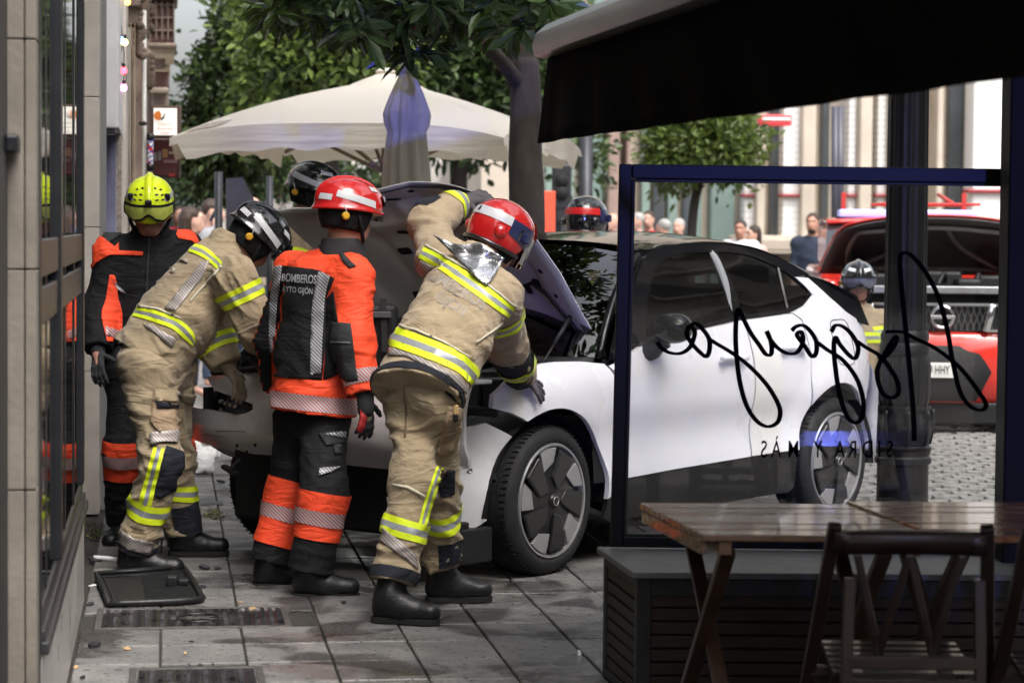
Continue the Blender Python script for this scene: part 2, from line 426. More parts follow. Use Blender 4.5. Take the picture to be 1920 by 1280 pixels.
def decal(bvh, o, U, V, n, poly, step=.02, off=.004, dist=.8, tri=None):
    """patch of cloth cut to poly in the plane (o,U,V), laid onto the surface along -n"""
    o = np.asarray(o, float); n = nrm(n)
    if tri is None: Vv, F, _ = cdt(poly, step)
    else: Vv, F = tri
    vs = []; good = []
    for a, b in [p[:2] for p in Vv]:
        c = o+np.asarray(U)*a+np.asarray(V)*b+n*dist*.5
        h = bvh.ray_cast(Vector(c), Vector(-n), dist)
        if h[0] is None: vs.append(c); good.append(False)
        else:
            nn = np.array(h[1]); nn = nn if np.dot(nn, n) > 0 else -nn
            vs.append(np.array(h[0])+nrm(nn*.4+n*.6)*off); good.append(True)
    fs = []
    for f in F:
        if all(good[i] for i in f):
            dep = [np.dot(vs[i], n) for i in f]
            if max(dep)-min(dep) < .08: fs.append(tuple(f))
    return MB().add(vs, fs)
# ================================================================== GROUND
def pave_mat(name, base, dark, wet=True):
    m = bpy.data.materials.new(name); m.use_nodes = True; nt = m.node_tree; N = nt.nodes; L = nt.links; b = N['Principled BSDF']
    g = N.new('ShaderNodeNewGeometry')
    def noise(sc, det=5, dist=0.):
        n = N.new('ShaderNodeTexNoise'); n.inputs['Scale'].default_value = sc; n.inputs['Detail'].default_value = det; n.inputs['Distortion'].default_value = dist
        L.new(g.outputs['Position'], n.inputs['Vector']); return n.outputs['Fac']
    def ramp(s, a, c, p0, p1):
        r = N.new('ShaderNodeValToRGB'); r.color_ramp.elements[0].position = p0; r.color_ramp.elements[1].position = p1
        r.color_ramp.elements[0].color = a; r.color_ramp.elements[1].color = c; L.new(s, r.inputs['Fac']); return r.outputs['Color']
    def mix(f, a, c, mode='MIX'):
        x = N.new('ShaderNodeMix'); x.data_type = 'RGBA'; x.blend_type = mode
        L.new(f, x.inputs['Factor']) if not isinstance(f, float) else x.inputs['Factor'].__setattr__('default_value', f)
        L.new(a, x.inputs['A']); L.new(c, x.inputs['B']); return x.outputs['Result']
    fine = ramp(noise(210, 3), (*[c*.62 for c in base], 1), (*[min(1, c*1.5) for c in base], 1), .3, .72)
    med = ramp(noise(6, 6), (.66, .66, .66, 1), (1.12, 1.1, 1.06, 1), .3, .7)
    col = mix(1.0, fine, med, 'MULTIPLY')
    oi = N.new('ShaderNodeObjectInfo'); rr = N.new('ShaderNodeMapRange'); rr.inputs['To Min'].default_value = .84; rr.inputs['To Max'].default_value = 1.14
    L.new(oi.outputs['Random'], rr.inputs['Value']); col = mix(1.0, col, rr.outputs[0], 'MULTIPLY')
    stain = ramp(noise(2.1, 9, .6), (0, 0, 0, 1), (1, 1, 1, 1), .53, .60)
    spots = ramp(noise(34, 4, .3), (0, 0, 0, 1), (1, 1, 1, 1), .60, .66)
    dk = N.new('ShaderNodeRGB'); dk.outputs[0].default_value = (*dark, 1)
    grit = ramp(noise(90, 5), (.45, .45, .45, 1), (1, 1, 1, 1), .38, .55)
    st2 = mix(1.0, stain, grit, 'MULTIPLY')
    col = mix(st2, col, dk.outputs[0]); col = mix(spots, col, dk.outputs[0])
    L.new(col, b.inputs['Base Color'])
    if wet:
        ro = ramp(noise(1.35, 8, .4), (.14, .14, .14, 1), (.62, .62, .62, 1), .40, .50)
        L.new(ro, b.inputs['Roughness'])
    else: b.inputs['Roughness'].default_value = .8
    bp = N.new('ShaderNodeBump'); bp.inputs['Strength'].default_value = .5; bp.inputs['Distance'].default_value = .004
    L.new(noise(150, 4), bp.inputs['Height']); L.new(bp.outputs[0], b.inputs['Normal'])
    return m
M_PAVE = pave_mat('pavement_stone', (.175, .172, .169), (.018, .015, .0145))
M_JOINT = mat('joint_dirt', (.035, .032, .028), .95, var=.4, vscale=30, world=True, bump=.3, bscale=90)
M_SETT = mat('granite_sett', (.22, .215, .205), .75, var=.35, vscale=14, world=True, bump=.4, bscale=70)
M_ROAD = mat('road_bed', (.20, .19, .175), .9, var=.3, vscale=3, world=True)

mb = MB(); mb.add([(-160, -40, -.05), (160, -40, -.05), (160, 260, -.05), (-160, 260, -.05)], [(0, 1, 2, 3)])
tag(mb.build('ground', M_ROAD), kind='structure')
VW0 = -.34                     # plane of the facade on the left
V_KERB = 3.95                  # pavement ends here, setts begin
mb = MB(); q = [st(2, -2.2), st(2, V_KERB), st(60, V_KERB), st(60, -2.2)]
mb.add([(p[0], p[1], -.012) for p in q]+[(p[0], p[1], -.06) for p in q], [(0, 1, 2, 3), (0, 4, 5, 1), (1, 5, 6, 2), (2, 6, 7, 3), (3, 7, 4, 0)])
pav = tag(mb.build('pavement', M_JOINT), kind='structure')
TW, TD = .320, .394
u_ref, v_ref = to_st(ground(581, 1125)); u_ref = to_st(ground(900, 1139))[0]
def slab(w, d, gap=.009):
    m_ = MB(); x, y = w/2-gap/2, d/2-gap/2; c = .004; z0 = -.03
    m_.add([(-x, -y, z0), (x, -y, z0), (x, y, z0), (-x, y, z0), (-x, -y, -c), (x, -y, -c), (x, y, -c), (-x, y, -c), (-x+c, -y+c, 0), (x-c, -y+c, 0), (x-c, y-c, 0), (-x+c, y-c, 0)],
           [(0, 1, 5, 4), (1, 2, 6, 5), (2, 3, 7, 6), (3, 0, 4, 7), (4, 5, 9, 8), (5, 6, 10, 9), (6, 7, 11, 10), (7, 4, 8, 11), (8, 9, 10, 11)])
    return m_
proto = None
COVERS = []                    # (u0,u1,v0,v1) cut out for the metal covers
def cover_rect(pl, pr, py0, py1):
    a = to_st(ground(pl, py1)); b = to_st(ground(pr, py0)); return (a[0], b[0], a[1], b[1])
C1 = cover_rect(176, 536, 1137, 1180); C2 = cover_rect(236, 492, 1249, 1340); COVERS += [C1, C2]
tiles = []
for i in range(-9, 46):
    for j in range(-3, 14):
        u = u_ref+(i+.5)*TD; v = v_ref+(j+.5)*TW
        if u < 6.9 or u > 21 or v < -.75 or v > V_KERB-.1: continue
        pc = st(u, v); pxs = [(960+FPX*np.dot(pc-CC, CR)/np.dot(pc-CC, CF))][0]
        if pxs < 60 or (pxs > 1250 and u < 10.5) or pxs > 1700 or (u > 13 and pxs > 520 and pxs < 1150): continue
        if any(c[0]-.02 < u < c[1]+.02 and c[2]-.02 < v < c[3]+.02 for c in COVERS): continue
        tiles.append((abs(u), u, v))
tiles.sort(); 
for k, (_, u, v) in enumerate(tiles[:300]):
    zz = random.uniform(-.002, .0018); rz = STA+random.uniform(-.002, .002)
    if proto is None:
        proto = slab(TW, TD).build('paving_slab', M_PAVE, pav); o = proto; o.location = (*st(u, v)[:2], zz); o.rotation_euler = (random.uniform(-.004, .004), random.uniform(-.004, .004), rz)
    else:
        o = inst(proto, (*st(u, v)[:2], zz), rz, pav); o.rotation_euler = (random.uniform(-.004, .004), random.uniform(-.004, .004), rz)
rest = MB()
for (_, u, v) in tiles[300:]:
    R = np.array([[SV[0], SU[0], 0], [SV[1], SU[1], 0], [0, 0, 1]]); s_ = slab(TW, TD); rest.add(np.array(s_.v)@R.T+st(u, v), s_.f)
if rest.v: tag(rest.build('paving_slab', M_PAVE, pav), kind='stuff')
# the rest of the pavement, out of sight or too far away for single slabs
mb = MB()
for (u0, u1, v0, v1) in [(2.2, 60, 3.0, V_KERB-.02), (21.2, 60, -2., 3.0), (2.2, 10.6, 1.85, 3.0)]:
    q = [st(u0, v0), st(u0, v1), st(u1, v1), st(u1, v0)]; mb.add([(p[0], p[1], -.006) for p in q], [(0, 1, 2, 3)])
tag(mb.build('far_pavement', pave_mat('far_pavement_stone', (.27, .26, .245), (.1, .095, .09))), kind='structure')

# setts of the carriageway
mb = MB(); rs = random.Random(3)
for i in range(120):
    y = 11.5+i*.155
    for j in range(70):
        x = .5+(j+(i % 2)*.5)*.165+rs.uniform(-.01, .01)
        u, v = to_st((x, y, 0)); px = 960+FPX*x/max(y, 1)
        if v < V_KERB or px < 1440 or px > 1990 or y > 26: continue
        w, d = .073+rs.uniform(-.006, .004), .068+rs.uniform(-.006, .004); z = rs.uniform(-.006, .006); t = rs.uniform(-.02, .02)
        mb.add([(x-w, y-d, -.05), (x+w, y-d, -.05), (x+w, y+d, -.05), (x-w, y+d, -.05), (x-w*.82, y-d*.82, z+t*w), (x+w*.82, y-d*.82, z-t*w), (x+w*.82, y+d*.82, z-t*w), (x-w*.82, y+d*.82, z+t*w)],
               [(4, 5, 6, 7), (0, 1, 5, 4), (1, 2, 6, 5), (2, 3, 7, 6), (3, 0, 4, 7)])
road = MB(); q = [st(2, V_KERB), st(2, 60), st(60, 60), st(60, V_KERB)]; road.add([(p[0], p[1], -.03) for p in q], [(0, 1, 2, 3)])
road_ob = tag(road.build('road', M_ROAD), kind='structure')
tag(mb.build('sett', M_SETT, road_ob), kind='stuff')

# metal covers in the pavement
M_IRON = mat('cast_iron', (.055, .052, .055), .38, metal=.75, var=.5, vscale=9, rvar=.18, bump=.3, bscale=120)
M_IRON2 = mat('cover_frame', (.10, .095, .09), .6, metal=.4, var=.3, vscale=20)
def cover(rect, label, logo):
    u0, u1, v0, v1 = rect; c = st((u0+u1)/2, (v0+v1)/2, 0); e = empty('manhole_cover', c, STA, label, 'manhole cover', 'metal covers in the pavement')
    W, D = v1-v0, u1-u0; f = .028
    m_ = MB()
    for (cx, cy, sx, sy) in [(0, -D/2+f/2, W, f), (0, D/2-f/2, W, f), (-W/2+f/2, 0, f, D-2*f), (W/2-f/2, 0, f, D-2*f)]: m_.box((cx, cy, -.01), (sx, sy, .03))
    m_.build('frame', M_IRON2, e, bevel=.003)
    MB().box((0, 0, -.014), (W-2*f-.008, D-2*f-.008, .03)).build('plate', M_IRON, e, bevel=.002)
    t = MB(); nx = int((W-2*f)/.032); ny = int((D-2*f)/.03)
    for i in range(nx):
        for j in range(ny):
            x = -W/2+f+.02+i*.032; y = -D/2+f+.018+j*.03
            if logo and ((x-logo[0])/logo[2])**2+((y-logo[1])/logo[3])**2 < 1.15: continue
            if abs(x) > W/2-f-.012 or abs(y) > D/2-f-.01: continue
            a = .6 if (i % 2) else -.6; s_, c_ = math.sin(a), math.cos(a); P = []
            for (lx, ly, lz) in [(-.012, -.003, 0), (.012, -.003, 0), (.012, .003, 0), (-.012, .003, 0), (-.009, 0, .004), (.009, 0, .004)]: P.append((x+lx*c_-ly*s_, y+lx*s_+ly*c_, .001+lz))
            t.add(P, [(0, 1, 5, 4), (2, 3, 4, 5), (1, 2, 5), (3, 0, 4)])
    tag(t.build('tread', M_IRON, e), kind='stuff')
    if logo:
        r = MB(); ring = [(logo[0]+logo[2]*math.cos(a), logo[1]+logo[3]*math.sin(a), .003) for a in np.linspace(0, 2*math.pi, 49)]; r.tube(ring, .006, 6, False)
        r.build('emblem_ring', M_IRON, e, smooth=True)
        v_, f_ = text_mesh('H/C', logo[3]*1.15, .006, spacing=.9); MB().add([(logo[0]+p[0]*1.25, logo[1]+p[1], .0035) for p in v_], f_).build('emblem_letters', M_IRON2, e)
    return e
cover(C1, 'wide iron manhole cover with raised oval emblem behind the rubber mat', (.02, -.02, .085, .1))
cover(C2, 'iron manhole cover at the bottom edge of the picture with chevron tread', (-.08, -.02, .09, .12))

# ================================================================== LEFT FACADE
M_STONE = mat('facade_stone', (.19, .168, .14), .75, var=.16, vscale=5, bump=.25, bscale=45)
M_STONE2 = mat('apron_stone', (.42, .40, .37), .38, var=.14, vscale=6, bump=.15, bscale=25, rvar=.12)
M_ALU = mat('dark_window_metal', (.014, .015, .018), .34, metal=.1, var=.2, vscale=12)
M_ALU2 = mat('brushed_sill', (.07, .07, .075), .32, metal=.6, var=.25, vscale=9)
M_WIN = mat('shop_glass', (.012, .014, .016), .03, spec=.9)
def fb(m_, u0, u1, v0, v1, z0, z1):
    c = (st(u0, v0, z0)+st(u1, v1, z1))/2; R = np.stack([SV, SU, UP], 1); return m_.box(c, (abs(v1-v0), abs(u1-u0), z1-z0), R)
UA, UB = 6.78, 10.42            # window bay along the street
bld = empty('corner_building', st(8, VW0-.4), 0, 'stone fronted bar building with dark framed window at left edge', 'building')
w_ = MB(); fb(w_, -6, UB+.0, VW0-.9, VW0-.28, 0, 8.5); fb(w_, UA-1.2, UB, VW0-.28, VW0-.10, 2.95, 8.5); w_.build('wall', M_STONE, bld, world=True)
# dressed stone blocks of the pilaster before the window
zz = [0, .28, .9, 1.5, 2.12, 2.7, 3.4, 4.0]
for i in range(len(zz)-1):
    for (va, vb) in [(-.11, -.0365), (-.0335, -.004)]:
        fb(MB(), 6.62, 6.755, VW0+va, VW0+vb, zz[i]+.002, zz[i+1]-.002).build('stone_block', M_STONE, bld, world=True, bevel=.003)
fb(MB(), 3.5, 6.61, VW0-.28, VW0-.079, 0, 4).build('dark_pilaster', mat('dark_cladding', (.008, .008, .01), .5), bld, world=True)
m_ = MB(); m_.box(st(6.55, VW0-.062, 1.835), (.035, .12, .05), np.stack([SV, SU, UP], 1)); m_.build('bracket', M_ALU, bld, world=True, bevel=.008)
# apron below the window, slabs
for i in range(4):
    a = UA+(UB-UA)*i/4; b = UA+(UB-UA)*(i+1)/4; fb(MB(), a+.002, b-.002, VW0-.28, VW0, 0, .40).build('apron_slab', M_STONE2, bld, world=True, bevel=.004)
win = empty('x', (0, 0, 0)); bpy.data.objects.remove(win)
m_ = MB()
fb(m_, UA+.1, UB, VW0-.20, VW0+.018, .401, .44); fb(m_, UA+.1, UB, VW0-.20, VW0+.006, .44, .475); fb(m_, UA+.1, UB, VW0-.20, VW0-.006, .475, .52)
wf = m_.build('window', M_ALU2, bld, world=True, bevel=.006)
fb(MB(), UA-.02, UA+.10, VW0-.2, VW0-.001, .33, 2.95).build('jamb', M_ALU, wf, world=True, bevel=.006)
fb(MB(), UB-.16, UB, VW0-.2, VW0+.002, .52, 2.95).build('jamb', M_ALU, wf, world=True, bevel=.006)
for (u, w, pv_) in [(7.35, .05, -.011), (8.05, .14, .006), (8.75, .05, -.011), (9.55, .08, -.009)]:
    fb(MB(), u-w/2, u+w/2, VW0-.14, VW0+pv_, .52, 2.95).build('mullion', M_ALU, wf, world=True, bevel=.005)
fb(MB(), UA+.1, UB-.16, VW0-.13, VW0-.006, 1.33, 1.44).build('transom', M_ALU2, wf, world=True, bevel=.006)
fb(MB(), UA+.1, UB-.16, VW0-.12, VW0-.003, 1.47, 1.58).build('transom', M_ALU2, wf, world=True, bevel=.006)
us = [UA+.1, 7.32, 7.98, 8.72, 9.51, UB-.16]; us2 = [7.38, 8.12, 8.78, 9.59]
for i in range(5):
    a = us[0] if i == 0 else us2[i-1]; b = us[i+1]
    for (z0, z1) in [(.52, 1.33), (1.58, 2.95)]: fb(MB(), a, b, VW0-.03, VW0-.013, z0, z1).build('pane', M_WIN, wf, world=True)
# the doorway beyond: pale pilaster, recess with poster, small canopy box
M_PALE = mat('pale_stone', (.52, .47, .43), .6, var=.1, vscale=7, bump=.15, bscale=30)
M_WHITE = mat('white_render', (.66, .66, .68), .55, var=.08, vscale=5)
sh = empty('neighbour_shopfront', st(14, VW0-.3), 0, 'pale shopfront with white projecting box and lilac door poster', 'building')
zz = [0, .8, 1.6, 2.32, 3.2, 4.2, 5.4, 7]
uP, vP = to_st(ground(165, 965)); uP2, vP2 = to_st(ground(190, 965))
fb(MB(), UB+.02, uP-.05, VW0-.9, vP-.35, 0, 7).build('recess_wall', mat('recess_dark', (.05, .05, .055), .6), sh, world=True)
for i in range(len(zz)-1):
    fb(MB(), uP, uP+.45, vP-.5, vP2-.012, zz[i]+.002, zz[i+1]-.002).build('stone_block', M_PALE, sh, world=True, bevel=.004)
fb(MB(), uP+.25, uP+.30, vP2-.008, vP2+.02, 0, 7).build('steel_trim', mat('steel_trim', (.22, .22, .23), .6, metal=.2), sh, world=True)
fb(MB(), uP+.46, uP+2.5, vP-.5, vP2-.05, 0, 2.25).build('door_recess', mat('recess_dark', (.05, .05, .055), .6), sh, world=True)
ub, vb = to_st(at(192, 215, 14.1)-np.array([0, 0, 0])); 
pb = MB(); fb(pb, 14.1, 15.6, vP2-.02, to_st(at(231, 240, 15.3))[1], 2.17, 4.6); pb.build('projecting_box', M_WHITE, sh, world=True, bevel=.01)
fb(MB(), 14.09, 14.5, vP2-.03, to_st(at(231, 240, 15.3))[1]-.02, 2.155, 2.168).build('box_edge', M_ALU, sh, world=True)
pm = mat('lilac_poster', (.24, .24, .38), .5, var=.25, vscale=2.5)
fb(MB(), 14.9, 14.93, vP2-.03, to_st(at(219, 300, 14.9))[1], .1, 2.16).build('door_poster', pm, sh, world=True)
fb(MB(), 14.94, 15.05, to_st(at(219, 300, 14.9))[1]+.002, to_st(at(229, 300, 14.9))[1], .0, 2.168).build('rough_jamb', mat('rough_jamb', (.30, .26, .23), .9, var=.4, vscale=30, bump=.8, bscale=40), sh, world=True)
fb(MB(), 15.6, 16.6, vP-.3, vP2+.10, 0, 6.9).build('wall', M_PALE, sh, world=True)
# ================================================================== FAR LEFT STREET FRONT
def front_box(m_, pl, pr, yt, yb, d, th=1.2):
    """box facing the camera whose front shows between two pixel columns at depth d"""
    a = at(pl, yb, d); b = at(pr, yt, d); f = [np.array([x, d, z]) for x in (a[0], b[0]) for z in (a[2], b[2])]; g = [p+SU*th for p in f]
    return m_.add(f+g, [(0, 1, 3, 2), (4, 6, 7, 5), (0, 4, 5, 1), (2, 3, 7, 6), (0, 2, 6, 4), (1, 5, 7, 3)])
M_OCHRE = mat('ochre_stone', (.50, .38, .26), .8, var=.25, vscale=2.2, bump=.3, bscale=12)
M_TERRA = mat('terracotta', (.50, .15, .07), .8, var=.2, vscale=3)
M_PIPE = mat('drain_pipe', (.50, .50, .49), .5, var=.1, vscale=4)
M_DKST = mat('weathered_cornice', (.16, .12, .095), .85, var=.4, vscale=4, bump=.5, bscale=14)
M_BAY = mat('bay_timber', (.13, .07, .06), .7, var=.25, vscale=4)
M_CREAM = mat('cream_render', (.62, .52, .40), .8, var=.12, vscale=2)
def zpx(py, d): return at(960, py, d)[2]
ob = empty('old_townhouse', at(270, 500, 22)*np.array([1, 1, 0]), 0, 'ochre stone townhouse with carved cornice and red downpipe at far left', 'building')
def col(name, pl, pr, yt, yb, d, m, th=.8, bev=.02): return front_box(MB(), pl, pr, yt, yb, d, th).build(name, m, ob, world=True, bevel=bev)
col('wall', 150, 236, -300, 830, 17.2, M_CREAM, 3)
for (a, b) in [(229.5, 234), (236, 241), (243, 248), (250, 256)]: col('fluted_pilaster', a, b, 45, 820, 17.1, M_OCHRE, .5)
col('red_panel', 232, 236, 255, 820, 17.12, M_TERRA, .3)
col('red_panel', 257.5, 264, 80, 820, 17.6, M_TERRA, .3)
pp = MB(); pp.tube([at(270.5, 20, 17.5), at(270.5, 830, 17.5)], .017, 8); pp.build('downpipe', M_PIPE, ob, True, world=True)
for py in (98, 232): col('pipe_clamp', 262, 278, py-4, py+4, 17.45, M_ALU, .06)
for (a, b, t, bt, d) in [(236, 268, -40, 14, 17.0), (240, 262, 14, 48, 17.05), (258, 267, 48, 105, 17.3), (266, 284, -30, 70, 18.5), (274, 284, 105, 165, 19)]:
    cm = MB(); rr = random.Random(a)
    for k in range(26):
        x = rr.uniform(a, b); y = rr.uniform(t, bt); cm.lathe([(.0, -.035), (.03, -.02), (.042, 0), (.03, .02), (0, .035)], at(x, y, d+.05), (rr.uniform(-1, 1), -1, rr.uniform(-1, 1)), 7, False)
    front_box(cm, a, b, t, bt, d+.05, .3); cm.build('carved_corbel', M_DKST, ob, world=True, bevel=.01)
ob2 = empty('bay_window_house', at(300, 500, 30)*np.array([1, 1, 0]), 0, 'brown house with stacked timber bay windows against the sky', 'building')
def col2(name, pl, pr, yt, yb, d, m, th=1.5): return front_box(MB(), pl, pr, yt, yb, d, th).build(name, m, ob2, world=True, bevel=.03)
col2('wall', 240, 290, -400, 700, 29.5, M_DKST, 6)
for (t, b, r) in [(-120, -10, 334), (2, 82, 331)]:
    col2('bay_panel', 282, r, t, b, 27.5, M_BAY); col2('bay_ledge', 280, r+3.5, b, b+9, 27.3, M_DKST)
    for k in range(5): col2('bay_post', 284+k*11, 287+k*11, t+2, b-4, 27.42, M_DKST, .1)
    for k in range(3): col2('bay_rail', 284, r-1, t+8+k*24, t+11+k*24, 27.44, M_DKST, .1)
col2('bay_base', 281, 330, 88, 108, 27.6, M_CREAM); col2('bay_base', 283, 312, 108, 120, 27.9, M_DKST)
col2('balcony_slab', 284, 322, 122, 134, 29, M_CREAM); col2('balcony_front', 284, 320, 134, 165, 29.2, M_BAY); col2('balcony_slab', 284, 318, 165, 172, 29, M_CREAM)
col2('lower_wall', 284, 318, 172, 330, 29.4, M_DKST)

# hanging signs, barber pole
def sign(name, label, pl, pr, yt, yb, d, mface, medge, frame=True):
    e = empty(name, at((pl+pr)/2, yb, d), 0, label, 'sign'); a = at(pl, yb, d); b = at(pr, yt, d)
    MB().box(((a[0]+b[0])/2, d+.06, (a[2]+b[2])/2), (b[0]-a[0], .10, b[2]-a[2])).build('box', medge, e, world=True, bevel=.008)
    w = .02; MB().box(((a[0]+b[0])/2, d+.002, (a[2]+b[2])/2), (b[0]-a[0]-2*w, .012, b[2]-a[2]-2*w)).build('face', mface, e, world=True); return e
sg = sign('hanging_sign', 'white lightbox sign with orange disc hanging on the far facade', 285, 339, 199, 259, 17.6, mat('sign_white', (.75, .73, .69), .5, emit=(1, .97, .9), estr=.25), mat('sign_brown', (.10, .06, .05), .6))
m_ = MB(); c = at(300, 218, 17.6); m_.prism([(.034*math.cos(a)*(1 if math.cos(a) < .5 else .6), .034*math.sin(a)) for a in np.linspace(0, 6.28, 20)[:-1]], (c[0], 17.585, c[2]), (1, 0, 0), (0, 0, 1), (0, -1, 0), .004); m_.build('disc', mat('sign_orange', (.75, .22, .03), .6), sg, world=True)
m_ = MB(); c = at(308, 219, 17.6); m_.prism([(-.02, -.02), (.0, -.005), (.02, .03), (.012, -.012), (-.006, -.03)], (c[0], 17.58, c[2]), (1, 0, 0), (0, 0, 1), (0, -1, 0), .004); m_.build('bird', mat('ink', (.03, .03, .035), .6), sg, world=True)
for (t, py, s_) in [('Centro', 234, .032), ('fisioterapia', 242, .026), ('Gijón', 250, .03)]:
    c = at(311, py, 17.6); text_obj('lettering', t, s_, mat('sign_text', (.42, .26, .16), .6), (c[0], 17.588, c[2]), (1, 0, 0), (0, 0, 1), sg, th=.004)
sg2 = sign('shop_plaque', 'maroon shop plaque with small panels under the white sign', 287, 338, 262, 333, 17.8, mat('plaque_maroon', (.16, .06, .07), .5, var=.2), mat('sign_brown', (.10, .06, .05), .6))
for (a, b, t, bt, cc) in [(290, 296, 286, 302, (.35, .37, .4)), (298, 304, 284, 301, (.35, .37, .4)), (306, 316, 280, 296, (.55, .35, .2)), (318, 334, 285, 289, (.6, .55, .5)), (318, 330, 326, 331, (.6, .08, .08)), (308, 334, 300, 306, (.35, .25, .28))]:
    front_box(MB(), a, b, t, bt, 17.79, .012).build('panel', mat('plq%d%d' % (a, t), cc, .5), sg2, world=True)
bp = empty('barber_pole', at(283, 312, 17.55), 0, 'striped red white and blue barber pole beside the signs', 'barber pole')
MB().lathe([(.022, -.11), (.022, .11)], at(282, 287, 17.45), n=16).build('pole', mat('pole_stripes', (.8, .8, .8), .3, stripes=(11., (.9, 0, .75), (.65, .05, .06), .33)), bp, True, world=True, angle=40)
for py in (258, 314): MB().lathe([(.0, -.03), (.028, -.025), (.03, 0), (.028, .025), (0, .03)], at(282, py, 17.45), n=16).build('cap', M_ALU, bp, True, world=True)
hz = MB(); 
for k in range(6):
    z = at(282, 287, 17.45)+np.array([0, 0, -.1+k*.036]); hz.tube([z+np.array([.0235*math.sin(t), -.0235*math.cos(t), t*.012]) for t in np.linspace(-1.5, 1.5, 7)], .0045, 5)
hz.build('blue_stripe', mat('pole_blue', (.05, .1, .5), .3), bp, True, world=True)

# string of coloured bulbs
ls = empty('bulb_string', at(233, 100, 14.6), 0, 'hanging string of coloured party bulbs on the facade', 'string lights')
cordp = [(222, -20), (223, 20), (221, 45), (226, 62), (229, 75), (228, 92), (225, 108), (229, 122), (233, 132), (232, 150)]
MB().tube(spline3([at(x, y, 14.6) for x, y in cordp], 6), .0035, 6).build('cord', M_ALU, ls, True, world=True)
cordp2 = [(226, -20), (224, 22), (227, 45), (229, 66), (231, 84), (233, 108), (231, 128), (236, 140), (236, 152), (232, 158)]
MB().tube(spline3([at(x, y, 14.62) for x, y in cordp2], 6), .0035, 6).build('cord', M_ALU, ls, True, world=True)
for k, (x, y, c_, e_) in enumerate([(222, 60, (1, .45, .08), 7), (227, 75, (.12, .3, 1), 7), (234, 79, (.9, .8, .2), 5), (232, 132, (1, .03, .05), 6), (232, 164, (1, .25, .75), 8), (239, 3, (1, .5, .05), 5)]):
    c = at(x, y, 14.6); b_ = MB().lathe([(.0, -.024), (.012, -.02), (.019, -.008), (.017, .006), (.009, .016), (.007, .02)], c, n=14).build('bulb', mat('bulb%d' % k, c_, .2, emit=c_, estr=e_), ls, True, world=True)
    MB().lathe([(.009, .016), (.009, .04), (.004, .045)], c, n=10).build('socket', M_ALU, b_, True, world=True)

# ================================================================== BUILDING ACROSS THE STREET
FD = 40.0
M_FBEI = mat('far_beige_stone', (.50, .435, .36), .8, var=.12, vscale=1.5)
M_FWH = mat('far_white_shutter', (.80, .79, .77), .6, stripes=(9., (0, 0, 1), (.62, .61, .60), .22))
M_FGRN = mat('far_green_glass', (.20, .27, .245), .25, var=.2, vscale=.6, spec=.6)
M_FDK = mat('far_dark_glass', (.07, .08, .085), .2, var=.3, vscale=1)
M_FRED = mat('far_red_line', (.30, .03, .04), .6)
fbd = empty('bank_building', (14, FD, 0), 0, 'pale stone bank facade with tall pilasters across the street', 'building')
front_box(MB(), 900, 2100, -1500, 640, FD+1.0, 6).build('wall', M_FBEI, fbd, world=True)
def fbx(name, a, b, t, bt, d, m, th=.5): return front_box(MB(), a, b, t, bt, FD+d, th).build(name, m, fbd, world=True, bevel=.03)
for (a, b) in [(1020, 1042), (1064, 1082), (1108, 1136), (1200, 1224), (1250, 1276), (1300, 1322), (1330, 1384)]: fbx('glass_panel', a, b, -300, 615, .75, M_FGRN)
for (a, b) in [(1084, 1106), (1040, 1062), (1278, 1298), (1222, 1248)]: fbx('dark_window', a, b, 40, 615, .8, M_FDK)
for (a, b) in [(1138, 1164), (1172, 1186)]: fbx('brown_pier', a, b, 0, 615, .5, mat('far_brown', (.28, .20, .17), .7, var=.15))
for (a, b, t, bt) in [(1466, 1506, 60, 450), (1588, 1606, 60, 450), (1394, 1414, 330, 450), (1642, 1662, 60, 470)]:
    fbx('roller_shutter', a, b, t, bt, .55, M_FWH)
    fbx('red_line', a-2, b+2, 364, 369, .45, M_FRED, .3)
for (a, b) in [(1416, 1440), (1500, 1534), (1608, 1640), (1664, 1700), (1752, 1772)]: fbx('pilaster', a, b, -400, 615, .35, M_FBEI, .9)
for (a, b) in [(1441, 1465), (1536, 1556), (1773, 1806)]: fbx('tall_window', a, b, 40, 615, .85, M_FDK)
fbx('shutter_wall', 1820, 1960, 60, 615, .3, mat('far_white_wall', (.86, .85, .83), .6)); fbx('red_line', 1812, 1960, 356, 362, .2, M_FRED, .3)
fbx('red_shop_sign', 1425, 1484, 216, 236, -.5, mat('far_red_sign', (.62, .06, .07), .5, emit=(.8, .05, .06), estr=.15), .25)
fbx('sign_band', 1428, 1482, 222, 227, -.53, M_FWH, .05)
fbx('stone_plinth', 1380, 1960, 446, 475, .2, M_FBEI, .7)
for (a, b) in [(1575, 1586), (1566, 1570)]: 
    MB().tube([at(a, 200, 33), at(a, 500, 33)], .055, 8).build('downpipe', mat('far_pipe', (.06, .06, .08), .4), fbd, True, world=True)
# low parapet, planters between people
front_box(MB(), 1380, 1560, 448, 470, 34, .4).build('stone_bench', M_FBEI, fbd, world=True, bevel=.03)
# far end of the street, seen under the parasol: pale shopfronts
far = empty('far_shopfronts', (-6, 58, 0), 0, 'bright pale shopfronts at the far end of the street', 'building')
front_box(MB(), 345, 1010, 285, 520, 60, 5).build('wall', mat('far_pale', (.66, .62, .57), .8, var=.15, vscale=.4), far, world=True)
for k in range(12):
    a = 330+k*50; front_box(MB(), a, a+28, 300+(k % 3)*12, 430, 59.6, .5).build('shop_window', [mat('fw1', (.12, .13, .15), .2), mat('fw2', (.8, .8, .78), .6), mat('fw3', (.3, .25, .22), .6)][k % 3], far, world=True)
front_box(MB(), 505, 560, 364, 372, 59, .5).build('red_fascia', mat('fr', (.45, .06, .1), .5), far, world=True)

